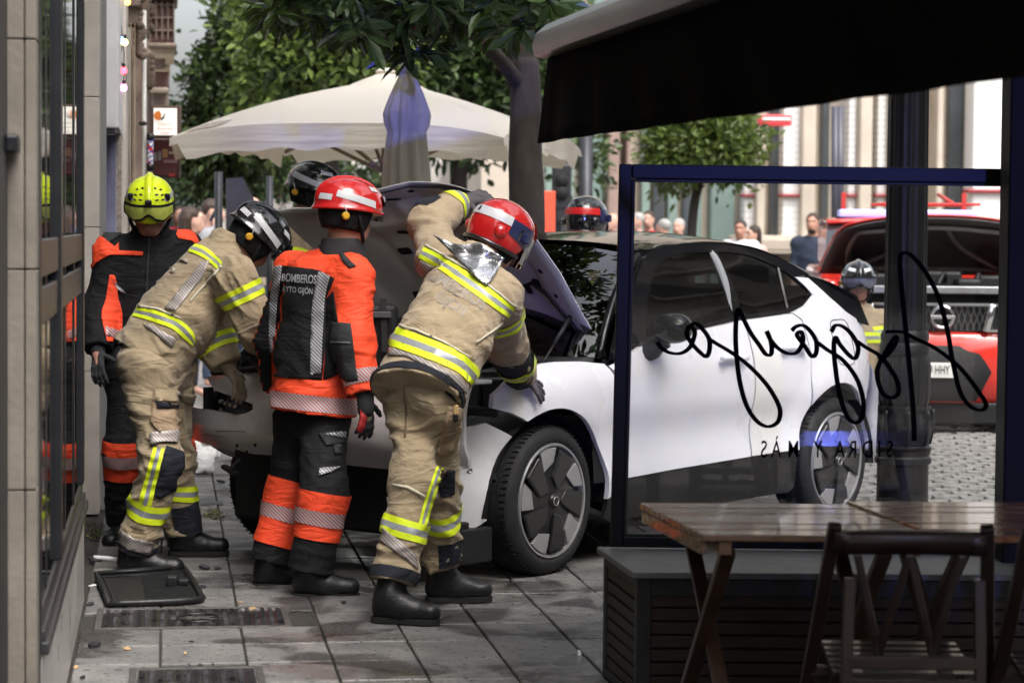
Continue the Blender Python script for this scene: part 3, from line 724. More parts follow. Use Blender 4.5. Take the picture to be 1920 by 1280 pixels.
# ================================================================== TREES
M_BARK = mat('bark', (.035, .028, .024), .9, var=.4, vscale=9, bump=.9, bscale=22, stretch=(1, 1, .35))
def leaf_mat(name, c, var=.5, tr=.35, rough=.42):
    if name in MATS: return MATS[name]
    m = bpy.data.materials.new(name); m.use_nodes = True; MATS[name] = m; nt = m.node_tree; N = nt.nodes; L = nt.links; b = N['Principled BSDF']
    a = N.new('ShaderNodeAttribute'); a.attribute_name = 'tone'; a.attribute_type = 'GEOMETRY'
    r = N.new('ShaderNodeValToRGB'); r.color_ramp.elements[0].color = (*[x*(1-var) for x in c], 1); r.color_ramp.elements[1].color = (c[0]*(1+var*1.5), c[1]*(1+var), c[2]*(1+var*.3), 1)
    L.new(a.outputs['Fac'], r.inputs['Fac']); L.new(r.outputs[0], b.inputs['Base Color']); b.inputs['Roughness'].default_value = rough
    t = N.new('ShaderNodeBsdfTranslucent'); mx = N.new('ShaderNodeMixShader'); mx.inputs[0].default_value = tr; L.new(r.outputs[0], t.inputs['Color'])
    o = N['Material Output']; L.new(b.outputs[0], mx.inputs[1]); L.new(t.outputs[0], mx.inputs[2]); L.new(mx.outputs[0], o.inputs['Surface'])
    return m
def leaves(name, centers, axes, length, width, m, parent, seed=0, normal_up=.5, jitter=.35):
    """one folded leaf (2 quads, six points) per centre"""
    rg = np.random.default_rng(seed); n = len(centers)
    d = axes+rg.normal(0, .25, (n, 3)); d /= np.linalg.norm(d, axis=1)[:, None]
    up = np.array([0, 0, 1.])*normal_up+rg.normal(0, .6, (n, 3)); s = np.cross(d, up); s /= np.linalg.norm(s, axis=1)[:, None]+1e-9; up = np.cross(s, d)
    l = (length*rg.uniform(1-jitter, 1+jitter, n))[:, None]; w = (width*rg.uniform(1-jitter, 1+jitter, n))[:, None]
    P = [centers, centers+d*l*.35+s*w*.5+up*w*.22, centers+d*l*.75+s*w*.36+up*w*.1-up*l*.04, centers+d*l-up*l*.10, centers+d*l*.75-s*w*.36+up*w*.1-up*l*.04, centers+d*l*.35-s*w*.5+up*w*.22, centers+d*l*.5-up*l*.01]
    V = np.stack(P, 1).reshape(-1, 3); b = np.arange(n)[:, None]*7
    F = np.concatenate([b+np.array([[0, 1, 2, 6]]), b+np.array([[6, 2, 3, 4]]), b+np.array([[0, 6, 4, 5]])])
    o = mesh_obj(name, V, F.tolist(), m, parent, world=True)
    t = np.repeat(rg.uniform(0, 1, n), 7); at_ = o.data.attributes.new('tone', 'FLOAT', 'POINT'); at_.data.foreach_set('value', t.astype(np.float32))
    return o
def tree(name, label, base, trunk, limbs, blobs, leafn, lsize, m, seed, group=None, gap=.25):
    """trunk: list of (point, radius); limbs: list of point lists; blobs: list of (centre, radii) for the crown"""
    e = empty(name, base, 0, label, 'tree', group)
    t = MB(); P = spline3([p for p, _ in trunk], 5); rr = np.interp(np.linspace(0, len(trunk)-1, len(P)), range(len(trunk)), [r for _, r in trunk]); t.tube(P, list(rr), 12)
    for L_ in limbs:
        P = spline3([p for p in L_[0]], 5); t.tube(P, list(np.linspace(L_[1], L_[2], len(P))), 8)
    t.build('trunk', M_BARK, e, True, world=True)
    rg = np.random.default_rng(seed); C = []; A = []
    tot = sum(np.prod(b[1])**(2/3) for b in blobs)
    for (c, r) in blobs:
        n = int(leafn*np.prod(r)**(2/3)/tot); c = np.asarray(c, float); r = np.asarray(r, float)
        ncl = max(10, n//26); dirs = rg.normal(0, 1, (ncl, 3)); dirs /= np.linalg.norm(dirs, axis=1)[:, None]
        rad = rg.uniform(.45, 1.0, ncl)**.6; cl = c+dirs*r*rad[:, None]
        keep = vnoise(cl*1.9/np.mean(r)*1.4, seed) > -.62+gap; cl = cl[keep]; dirs = dirs[keep]
        if not len(cl): continue
        k = n//max(1, len(cl))+1
        for i in range(len(cl)):
            q = cl[i]+rg.normal(0, 1, (k, 3))*lsize*1.15; C.append(q); A.append((q-cl[i])+dirs[i]*lsize*.8)
    leaves('crown', np.concatenate(C), np.concatenate(A), lsize, lsize*.5, m, e, seed)
    return e
G1 = leaf_mat('leaf_dark', (.035, .07, .024), .6, .25); G2 = leaf_mat('leaf_mid', (.095, .16, .042), .6, .45); G3 = leaf_mat('leaf_magnolia', (.042, .085, .024), .7, .35, .3); G4 = leaf_mat('leaf_orange', (.085, .14, .035), .5, .35)
def ap(px, py, d): return at(px, py, d)
def gp(px, d): p = at(px, 500, d); return np.array([p[0], p[1], 0])
S30 = 30/4500.
# dark tree on the left against the sky
D = 31; s_ = D/4500.
tree('street_tree', 'dark leafed street tree against the white sky left of the parasol', gp(430, D), [(gp(440, D), .11), (ap(440, 330, D), .1), (ap(430, 150, D), .16)], [([ap(435, 250, D), ap(400, 150, D), ap(390, 60, D)], .1, .04)],
     [(ap(478, 60, D), (66*s_, 1.0, 90*s_)), (ap(424, 175, D), (60*s_, .9, 75*s_)), (ap(530, -40, D), (95*s_, 1.2, 90*s_)), (ap(402, 270, D), (54*s_, .8, 60*s_)), (ap(480, 240, D), (95*s_, .8, 90*s_))], 15000, .13, G1, 5, 'street trees', .12)
# sunlit green tree behind the parasol
D = 27; s_ = D/4500.
tree('street_tree', 'bright green tree behind the open beige parasol', gp(620, D), [(gp(620, D), .10), (ap(620, 330, D), .1), (ap(600, 150, D), .14)], [([ap(615, 240, D), ap(560, 150, D), ap(520, 80, D)], .09, .04)],
     [(ap(560, 90, D), (110*s_, 1.2, 110*s_)), (ap(660, 60, D), (110*s_, 1.2, 110*s_)), (ap(540, 190, D), (75*s_, .9, 80*s_)), (ap(640, 150, D), (110*s_, 1.0, 70*s_)), (ap(600, -30, D), (150*s_, 1.2, 80*s_))], 17000, .12, G2, 8, 'street trees', .1)
D = 33; s_ = D/4500.
tree('street_tree', 'shaded tree mass behind the dark trunk and the parasol top', gp(860, D), [(gp(860, D), .12), (ap(860, 330, D), .12), (ap(860, 150, D), .16)], [],
     [(ap(800, 120, D), (110*s_, 1.2, 150*s_)), (ap(900, 90, D), (120*s_, 1.2, 150*s_)), (ap(880, 220, D), (90*s_, 1, 70*s_)), (ap(1000, 60, D), (80*s_, 1, 160*s_)), (ap(1090, 300, D), (26*s_, .4, 40*s_))], 12000, .15, G1, 12, 'street trees', .06)
# far low foliage beneath the parasol
D = 45; s_ = D/4500.
tree('street_tree', 'far dark tree seen low beneath the parasol edge', gp(400, D), [(gp(400, D), .15), (ap(400, 330, D), .14)], [], [(ap(380, 330, D), (60*s_, 1, 45*s_)), (ap(470, 325, D), (60*s_, 1, 28*s_)), (ap(620, 335, D), (120*s_, 1, 18*s_))], 5000, .16, G1, 15, 'street trees', .0)
# clipped round tree across the street
D = 31; s_ = D/4500.
tree('clipped_tree', 'round clipped tree in front of the bank facade', gp(1300, D), [(gp(1292, D), .07), (ap(1298, 420, D), .06), (ap(1312, 340, D), .055), (ap(1318, 290, D), .05)], [([ap(1312, 330, D), ap(1280, 300, D), ap(1260, 270, D)], .03, .015), ([ap(1314, 325, D), ap(1350, 295, D), ap(1372, 260, D)], .03, .015)],
     [(ap(1318, 270, D), (100*s_, .7, 55*s_)), (ap(1270, 290, D), (52*s_, .6, 48*s_)), (ap(1368, 285, D), (50*s_, .6, 45*s_)), (ap(1320, 225, D), (80*s_, .6, 40*s_))], 7000, .11, G4, 21, None, .06)
# near magnolia: trunk behind the car, big leaves over the top of the picture
D = 16.0
mg = empty('magnolia_tree', gp(990, D), 0, 'magnolia with thick dark trunk behind the car and red seed cone', 'tree')
t = MB()
def tb(pts, r0, r1, n=12): P = spline3(pts, 6); t.tube(P, list(np.linspace(r0, r1, len(P))), n)
tb([gp(988, D), ap(988, 420, D), ap(985, 300, D), ap(986, 200, D), ap(982, 110, D)], .128, .098)
tb([ap(982, 130, D), ap(975, 60, D), ap(960, 10, D), ap(930, -60, D)], .095, .07); tb([ap(985, 120, D), ap(1005, 60, D), ap(1020, 0, D), ap(1035, -60, D)], .075, .05)
tb([ap(975, 160, D), ap(940, 115, D-.3), ap(900, 75, D-.8), ap(850, 35, D-1.4), ap(820, -10, D-2)], .055, .03); tb([ap(955, 60, D), ap(900, 20, D-.5), ap(840, 5, D-1.5), ap(760, -20, D-2.5)], .05, .03)
tb([ap(850, 35, D-1.4), ap(800, 50, D-2.2), ap(740, 75, D-2.8), ap(690, 60, D-3.0), ap(640, 20, D-3)], .02, .008, 8); tb([ap(690, 60, D-3), ap(660, 40, D-3), ap(600, 20, D-3)], .010, .006, 8); tb([ap(820, 40, D-2), ap(800, 20, D-2.6), ap(780, 50, D-3)], .012, .008, 8)
t.build('trunk', M_BARK, mg, True, world=True)
rg = np.random.default_rng(33); C = []; A = []
def rosette(c, n, L, spread=1.):
    for k in range(n):
        a = 2*math.pi*k/n+rg.uniform(-.3, .3); el = rg.uniform(-.9, .5); v = np.array([math.cos(a)*math.cos(el), math.sin(a)*math.cos(el)*.8, math.sin(el)]); C.append(np.asarray(c)+v*.03); A.append(v)
for _ in range(330):
    x = rg.uniform(500, 1050); top = 70 if x < 760 else 60
    y = rg.uniform(-70, 30) if x < 640 else rg.uniform(-70, top)
    if 700 < x < 930 and y > 40 and rg.uniform() < .5: continue
    rosette(ap(x, y, D-3+rg.uniform(-.9, 1.6)), 7, .2)
for (x, y, d) in [(775, 75, 13.0), (755, 95, 13.0), (815, 75, 13.1), (742, 66, 13.), (790, 100, 12.9), (830, 60, 13.1), (765, 110, 13), (700, 30, 13), (730, 20, 13), (540, 30, 13), (590, 25, 13), (880, 40, 13.4), (1000, 30, 14), (930, 20, 13.6)]: rosette(ap(x, y, d), 9, .2)
leaves('crown', np.array(C), np.array(A), .165, .06, G3, mg, 4, .9, .25)
r = MB(); rr = random.Random(2)
for (x0, y0, n, sx, sy) in [(778, 55, 40, 13, 12), (804, 40, 40, 14, 7), (770, 66, 12, 6, 5)]:
    for _ in range(n): r.lathe([(0, -.008), (.007, -.003), (.007, .004), (0, .009)], ap(x0+rr.gauss(0, sx*.5), y0+rr.gauss(0, sy*.5), 12.85+rr.gauss(0, .03)), (rr.uniform(-1, 1), rr.uniform(-1, 1), 1), 6, False)
tag(r.build('red_seeds', mat('seed_red', (.55, .02, .02), .3), mg, True, world=True), kind='stuff')

# ================================================================== PARASOLS
M_CANV = bpy.data.materials.new('parasol_canvas'); M_CANV.use_nodes = True; _n = M_CANV.node_tree.nodes; _l = M_CANV.node_tree.links; _b = _n['Principled BSDF']
_b.inputs['Base Color'].default_value = (.66, .63, .58, 1); _b.inputs['Roughness'].default_value = .85; _t = _n.new('ShaderNodeBsdfTranslucent'); _t.inputs[0].default_value = (.74, .68, .54, 1); _m = _n.new('ShaderNodeMixShader'); _m.inputs[0].default_value = .36
_l.new(_b.outputs[0], _m.inputs[1]); _l.new(_t.outputs[0], _m.inputs[2]); _l.new(_m.outputs[0], _n['Material Output'].inputs['Surface'])
_nz = _n.new('ShaderNodeTexNoise'); _nz.inputs['Scale'].default_value = 5; _bp = _n.new('ShaderNodeBump'); _bp.inputs['Strength'].default_value = .25; _bp.inputs['Distance'].default_value = .05; _l.new(_nz.outputs['Fac'], _bp.inputs['Height']); _l.new(_bp.outputs[0], _b.inputs['Normal'])
M_PPOLE = mat('parasol_wood', (.16, .11, .07), .5, var=.3)
PD = 18.2
pc = at(722, 300, PD); par = empty('open_parasol', (pc[0], pc[1], 0), math.radians(-14), 'large open beige canvas parasol behind the raised bonnet', 'parasol')
HW = 1.24; Z0, Z1 = 2.37, zpx(153, PD)
nseg = 8; P = []; cm = MB()
cor = [(-HW, -HW), (HW, -HW), (HW, HW), (-HW, HW)]
def par_pt(e, f, rr):           # e: side 0..3, f: 0..1 along it, rr: 0 centre..1 edge
    a = np.array(cor[e]); b = np.array(cor[(e+1) % 4]); q = a+(b-a)*f; sag = math.sin(math.pi*f)*.10*rr
    z = Z1+(Z0-Z1)*(rr**1.12)-sag*rr*.25-.13*rr**3*abs(2*f-1)**3+.02*math.sin(math.pi*f*2)*rr*(1-rr)
    return np.array([q[0]*rr*(1-.03*math.sin(math.pi*f)*rr), q[1]*rr*(1-.03*math.sin(math.pi*f)*rr), z])
for e in range(4): cm.grid([[par_pt(e, j/12, i/10+.001) for j in range(13)] for i in range(11)])
cnp = cm.build('canopy', M_CANV, par, True, angle=25)
vm = MB()
for e in range(4):
    g = []
    for j in range(37):
        f = j/36; p = par_pt(e, f, 1.001); drop = .17+.025*math.sin(f*math.pi*6)**2
        if f < .03 or f > .97: drop = .06
        out = .02*math.sin(f*25+e); nn = np.array([math.sin(0), 0, 0]); g.append([p, p*np.array([1+out*.3, 1+out*.3, 1])-np.array([0, 0, drop*.5]), p*np.array([1+out*.6, 1+out*.6, 1])-np.array([0, 0, drop])])
    vm.grid(g)
vm.build('valance', M_CANV, cnp, True)
tp = MB(); tp.lathe([(.40, -.10), (.25, -.02), (.10, .04), (.06, .06)], (0, 0, Z1-.01), n=12, cap=False); tp.lathe([(.07, .05), (.08, .075), (.04, .10), (0, .10)], (0, 0, Z1-.01), n=12, cap=False); tp.build('vent_cap', M_CANV, cnp, True, angle=40)
MB().tube([(0, 0, 0), (0, 0, Z1)], .03, 10).build('pole', M_PPOLE, par, True)
for e in range(4):
    for f in (0, .5): 
        m_ = MB(); a = par_pt(e, f, .99)-np.array([0, 0, .03]); m_.beam((0, 0, Z1-.12), a, .022, .03); rb = m_.build('rib', M_PPOLE, par); MB().beam((0, 0, Z0-.35), a*np.array([.5, .5, 1])+np.array([0, 0, (Z1-Z0)*.45]), .02, .025).build('strut', M_PPOLE, rb)
# printed patches on the canopy edge
pm = mat('parasol_print', (.30, .27, .24), .8, var=.4, vscale=60)
for (e, f0, f1, r0, r1) in [(3, .50, .62, .86, .995), (0, .03, .12, .88, .98)]:
    MB().grid([[par_pt(e, f, rr)+np.array([0, 0, .006]) for f in np.linspace(f0, f1, 5)] for rr in np.linspace(r0, r1, 4)]).build('print', pm, cnp, True)
# closed parasol in front of it
CD = 14.6; cb = at(763, 300, CD); cl = empty('closed_parasol', (cb[0], cb[1], 0), 0, 'folded cream parasol standing upright behind the red helmet', 'parasol')
zs = [zpx(y, CD) for y in (126, 142, 150, 180, 214, 232, 250, 300, 352, 460)]; rs_ = [w*CD/4500. for w in (4, 15, 19, 33, 46, 43, 36, 43, 46, 40)]
P = []
for i in range(46):
    t = i/45*(len(zs)-1); k = min(int(t), len(zs)-2); f = t-k; z = zs[k]+(zs[k+1]-zs[k])*f; r = rs_[k]+(rs_[k+1]-rs_[k])*f; row = []
    for j in range(72):
        a = 2*math.pi*j/72; depth = min(1, i/12)*.30; w = 1-depth*(.5+.5*math.cos(a*9+math.sin(i*.25)*.5+.6*math.sin(3*a)))
        if i > 20: w -= .05*math.sin(a*4+i*.15)
        row.append((r*w*math.cos(a), r*w*.9*math.sin(a), z))
    P.append(row)
MB().grid(P, True).build('folded_canvas', M_CANV, cl, True)
MB().lathe([(.05, -.05), (.045, 0), (.02, .03), (0, .035)], (0, 0, zs[0]), n=14).build('cap', mat('parasol_cap', (.5, .5, .48), .5), cl, True)
MB().tube([(0, 0, 0), (0, 0, zs[0]-.1)], .028, 10).build('pole', M_PPOLE, cl, True)
# ================================================================== THE WHITE CAR
def paint_mat(name, col, rough=.28, dirt=.12):
    m = mat(name, col, rough, coat=.8, var=dirt, vscale=1.3, rvar=.06, spec=.5); return m
M_CW = paint_mat('car_white', (.78, .78, .80), .28, .035); M_CBLK = mat('gloss_black', (.006, .006, .007), .07, spec=.35)
M_PLA = mat('black_plastic', (.010, .010, .011), .55, var=.4, vscale=20, bump=.2, bscale=200); M_DARK = mat('very_dark', (.006, .006, .007), .8)
M_RUB = mat('tyre_rubber', (.013, .013, .014), .72, var=.35, vscale=18, bump=.2, bscale=90); M_SILV = mat('wheel_silver', (.40, .40, .41), .36, metal=.6, var=.06)
M_CGLASS = glass_mat('car_glass', (.12, .13, .13), .02, .75); M_CGLASS2 = glass_mat('car_windscreen', (.14, .16, .155), .02, 2.0); M_GREYP = mat('raw_grey_plastic', (.24, .24, .24), .5, var=.3, vscale=12)
M_INNER = mat('bonnet_inner', (.66, .645, .61), .45, var=.12, vscale=5, coat=.2); M_CHR = mat('chrome', (.7, .7, .72), .12, metal=1.)
CORG = np.array([.293, 12.752, 0.]); CHD = nrm([-.616, -.787, 0]); CLF = np.array([-CHD[1], CHD[0], 0.])
car = empty('crashed_car', CORG, math.atan2(CHD[1], CHD[0]), 'white hatchback with crumpled nose and raised bent bonnet on the pavement', 'car')
def c2w(p): return CORG+CHD*p[0]+CLF*p[1]+UP*p[2]
def w2c(p): q = np.asarray(p)-CORG; return np.array([q@CHD, q@CLF, q[2]])
def cpx(px, py, d): return w2c(at(px, py, d))
PLX = [2.10, 2.02, 1.88, 1.72, 1.45, .9, 0, -.9, -1.45, -1.80, -2.0, -2.1]; PLY = [.40, .62, .78, .855, .90, .908, .912, .912, .90, .84, .66, .3]
def plan_y(x): return float(np.interp(-x, [-a for a in PLX], PLY))
_xs = np.linspace(2.1, -2.1, 85); _ys = np.array([plan_y(x) for x in _xs]); 
for _ in range(6): _ys[1:-1] = (_ys[:-2]+2*_ys[1:-1]+_ys[2:])/4
def plan_y(x): return float(np.interp(-x, -_xs, _ys))
OZ = [.15, .25, .36, .44, .50, .58, .68, .73, .80, .90, .97, 1.0, 1.05, 1.15, 1.30, 1.40]; OO = [.06, .035, .018, .012, .028, .040, .022, .004, .0, .006, .018, .028, .042, .075, .15, .21]
_oz = np.linspace(.15, 1.4, 126); _oo = np.interp(_oz, OZ, OO)
for _ in range(14): _oo[1:-1] = (_oo[:-2]+2*_oo[1:-1]+_oo[2:])/4
def side(x, z, ins=0.):
    o = float(np.interp(z, _oz, _oo))
    for ax in (1.3, -1.3):                       # flare round the arches
        r = math.hypot(x-ax, z-.35); o -= .022*max(0, 1-abs(r-.45)/.14)
    if x > .8 and z > .86: o += ((z-.86)/.12)**2*.055
    return np.array([x, plan_y(x)-o-ins, z])
def gside(x, z, ins=0.): return np.array([x, .842-.36*(z-1.08)-.30*max(0, z-1.30)**1.3-ins-.02*max(0, -x-.6), z])
def arc(cx, cz, r, a0, a1, n=16): return [(cx+r*math.cos(math.radians(a0+(a1-a0)*i/n)), cz+r*math.sin(math.radians(a0+(a1-a0)*i/n))) for i in range(n+1)]
AR = .432
def sp(name, poly, m, fn=side, step=.045, skirt=.025, parent=car, holes=(), sub_parent=None): return panel(poly, fn, step, skirt, holes).build(name, m, parent, True, angle=40)
fender = [(.785, .44), (.80, .35)]+arc(1.3, .35, AR, 184, 62, 18)+[(1.60, .775), (1.70, .80), (1.69, .86), (1.60, .915), (1.44, .962), (1.30, .985), (1.19, .99), (1.0, .985), (.83, .968), (.80, .90), (.785, .70)]
WING = sp('front_wing', fender, M_CW)
fd = sp('front_door', [(.772, .405), (.774, .70), (.786, .90), (.806, .956), (.70, 1.0), (.52, 1.052), (.0, 1.108), (-.42, 1.145), (-.424, .90), (-.42, .435), (.3, .421)], M_CW)
rd = sp('rear_door', [(-.434, .436), (-.438, .9), (-.434, 1.146), (-.70, 1.158), (-.93, 1.168), (-.997, 1.13), (-1.006, .95), (-.981, .80)]+arc(-1.3, .35, AR+.012, 46, 22, 5)+[(-.875, .44)], M_CW)
q = [(-1.012, 1.135), (-.945, 1.172), (-1.10, 1.205), (-1.232, 1.262), (-1.19, 1.31), (-1.125, 1.362), (-1.26, 1.355), (-1.40, 1.25), (-1.54, 1.165), (-1.68, 1.115), (-1.82, 1.06), (-1.86, .90), (-1.86, .60), (-1.80, .36)]+arc(-1.3, .35, AR, 176, 48, 18)+[(-.994, .80), (-1.02, .95)]
sp('rear_quarter', q, M_CW)
sill = [(.79, .43), (.76, .398), (.3, .415), (-.42, .429), (-.87, .433)]+arc(-1.3, .35, AR+.01, 14, -14, 4)+[(-.83, .21), (.80, .20)]+arc(1.3, .35, AR+.01, 196, 176, 4)[::1]
sp('sill_cladding', sill, M_PLA, lambda x, z, ins=0.: side(x, z, ins+.006))
inner_side = [(.95, .40), (.95, .93), (.52, 1.03), (-.42, 1.12), (-.93, 1.14), (-1.05, 1.1), (-1.05, .80), (-.86, .62), (-.84, .40)]
panel(inner_side, lambda x, z, ins=0.: side(x, z, ins+.022), .08, 0).build('gap_shade_backing', M_DARK, car, True)  # dark sheet added behind the panels, its colour stands for shade in the gaps
# chrome-less handles and charge flap
for x0 in (-.21, -.82):
    h_ = MB(); pts = [(x0-.12+.24*i/8, .957+.03*(x0 < -.5)+.006*i/8) for i in range(9)]; h_.tube([side(x, z, -.028-.004*math.sin(i)) for i, (x, z) in enumerate(pts)], .0165, 10); h_.build('door_handle', M_CW, fd if x0 > -.5 else rd, True)
fl = [(-1.40+.115*(abs(math.cos(a))**.45)*np.sign(math.cos(a)), 1.0+.125*(abs(math.sin(a))**.45)*np.sign(math.sin(a))) for a in np.linspace(0, 2*math.pi, 29)[:-1]]
ring = MB(); ring.tube([side(x, z, -.001) for x, z in fl+[fl[0]]], .0025, 5, False); ring.build('charge_flap', M_PLA, car, True)
# greenhouse, left
dloF = smooth_poly([(.475, 1.085, 1), (.40, 1.225), (.28, 1.36), (.12, 1.452), (-.10, 1.492), (-.385, 1.502, 1), (-.385, 1.165, 1)], 5)
dloR = smooth_poly([(-.455, 1.504, 1), (-.70, 1.487), (-.92, 1.437), (-1.11, 1.358), (-1.215, 1.275), (-1.12, 1.232), (-.94, 1.195), (-.455, 1.172, 1)], 5)
pil = smooth_poly([(.80, .985, 1), (.62, 1.19), (.36, 1.40), (.14, 1.520), (-.10, 1.545), (-.45, 1.555), (-.80, 1.530), (-1.05, 1.470), (-1.30, 1.372, 1), (-1.10, 1.362, 1), (-1.235, 1.265, 1), (-1.08, 1.196), (-.93, 1.172, 1), (-.42, 1.15, 1), (.52, 1.057, 1)], 4)
pill = panel(pil, gside, .05, .03, (dloF, dloR)).build('window_surround', M_CBLK, car, True, angle=40)
for d_, nm in ((dloF, fd), (dloR, rd)): panel(d_, lambda x, z, ins=0.: gside(x, z, ins+.008), .08, .004).build('side_window', M_CGLASS, nm, True)
MB().beam(gside(-.985, 1.41, .005), gside(-.93, 1.195, .005), .02, .012, CLF).build('quarter_post', M_CBLK, pill)
rp_ = [(-1.27, 1.372), (-1.50, 1.33), (-1.76, 1.25), (-1.80, 1.08), (-1.68, 1.10), (-1.53, 1.155), (-1.40, 1.235)]
panel(rp_, lambda x, z, ins=0.: gside(x, z, ins+.012), .05, .02).build('rear_pillar', M_CBLK, car, True, angle=40)
# other side, mirrored (seen through the glass)
def mirror_mb(mb_):
    o_ = MB(); o_.v = [(x, -y, z) for x, y, z in mb_.v]; o_.f = [tuple(reversed(f)) for f in mb_.f]; o_.mi = list(mb_.mi); return o_
body_r = [(1.0, .25), (1.0, .985), (.80, .985), (.52, 1.057), (-.42, 1.15), (-.93, 1.172), (-1.235, 1.265), (-1.3, 1.36), (-1.62, 1.22), (-1.84, .9), (-1.86, .6), (-1.80, .36)]+arc(-1.3, .35, AR, 176, 4, 18)+[(-.8, .25)]
mirror_mb(panel(body_r, side, .12, .02)).build('right_flank', M_CW, car, True, angle=40)
mirror_mb(panel(pil, gside, .08, .03, (dloF, dloR))).build('window_surround', M_CBLK, car, True, angle=40)
for d_ in (dloF, dloR): mirror_mb(panel(d_, lambda x, z, ins=0.: gside(x, z, ins+.008), .15, .004)).build('side_window', M_CGLASS, car, True)
# roof
rx = [.20, .10, -.10, -.35, -.6, -.85, -1.08, -1.32, -1.58, -1.75]; rc = [1.560, 1.580, 1.600, 1.612, 1.602, 1.578, 1.540, 1.482, 1.41, 1.36]; re = [1.512, 1.525, 1.545, 1.553, 1.545, 1.522, 1.462, 1.372, 1.29, 1.22]
P = []
for x, a, b in zip(rx, rc, re):
    ye = gside(x, b)[1]+.006; P.append([(x-(0 if i in (0, 24) else .0)+.10*(1-abs(t)**2)*(x > .1), ye*t, a-(a-b)*abs(t)**2.6) for i, t in enumerate(np.linspace(-1, 1, 25))])
rf = MB().grid(P).build('roof', M_CBLK, car, True, sub=1)
# tailgate
P = []
for i in range(9):
    t = i/8; z = 1.30-.95*t; x = -1.72-.32*math.sin(min(1, t*1.6)*math.pi/2)+.05*max(0, t-.6); w = .62+.24*min(1, t*1.8); P.append([(x+.22*abs(s)**3, w*s, z) for s in np.linspace(-1, 1, 13)])
MB().grid(P).build('tailgate', M_CW, car, True)
# windscreen
P = []
for i in range(13):
    t = i/12; row = []
    for s in np.linspace(-1, 1, 25):
        xb, yb, zb = .98-.20*abs(s)**2.2, .76*s, .985; xt, yt, zt = .275-.085*abs(s)**2, .595*s, 1.557-.05*abs(s)**2.4
        bul = .055*math.sin(math.pi*t)
        row.append((xb+(xt-xb)*t+bul*.7, yb+(yt-yb)*t, zb+(zt-zb)*t+bul))
    P.append(row)
ws = MB().grid(P).build('windscreen', M_CGLASS2, car, True)
m_ = MB(); m_.tube([np.array(P[i][-1])+np.array([0, .012, -.006]) for i in range(13)], .022, 8); m_.build('windscreen_pillar', M_CBLK, car, True)
m_ = MB(); m_.tube([np.array(P[0][i])+np.array([.02, 0, -.02]) for i in range(25)], .03, 8); m_.build('scuttle', M_PLA, car, True)
# cabin
M_CAB = mat('cabin_dark', (.035, .035, .037), .8); M_CABL = mat('cabin_light', (.26, .27, .27), .8)
MB().box((-.45, 0, .42), (2.5, 1.50, .2)).build('cabin_floor', M_CAB, car); MB().box((.72, 0, .86), (.34, 1.42, .26)).build('dashboard', M_CAB, car, bevel=.06, segs=3)
for (x, y) in ((-.18, .38), (-.18, -.38), (-1.0, .38), (-1.0, -.38)):
    s_ = MB(); s_.box((x+.22, y, .68), (.5, .48, .2)); s_.box((x-.10, y, .98), (.15, .46, .62), np.array(Matrix.Rotation(-.2, 3, 'Y'))); s_.box((x-.19, y, 1.34), (.09, .25, .17)); s_.build('seat', M_CAB, car, True, bevel=.05, segs=3, angle=50)
mm = MB(); mm.tube([(.42+.10*math.sin(a), .36+.17*math.cos(a), 1.02+.15*math.sin(a)) for a in np.linspace(0, 6.283, 25)], .014, 8); mm.build('steering_wheel', M_PLA, car, True)
for sy in (1, -1): 
    bp_ = MB(); bp_.tube(spline3([(-.36, sy*.79, 1.0), (-.38, sy*.77, 1.18), (-.40, sy*.70, 1.40), (-.40, sy*.55, 1.52), (-.38, 0, 1.55)], 6), .026, 8); bp_.build('pillar_trim', M_CABL, car, True)
# door mirror
mir = MB(); mir.lathe([(0, -.115), (.05, -.11), (.085, -.07), (.098, 0), (.088, .06), (.05, .095), (0, .10)], (.48, 1.005, 1.135), (-.15, 1, .06), 20, False)
mv = np.array(mir.v); mv[:, 2] = 1.135+(mv[:, 2]-1.135)*.82; mv[:, 0] = .48+(mv[:, 0]-.48)*.95; mir.v = [tuple(v) for v in mv]
mo = mir.build('door_mirror', M_CBLK, fd, True, sub=1); MB().tube(spline3([(.52, .80, 1.01), (.50, .88, 1.02), (.48, .96, 1.075)], 4), [.06]*3+[.052]*3+[.042]*3, 10).build('mirror_arm', M_PLA, mo, True)
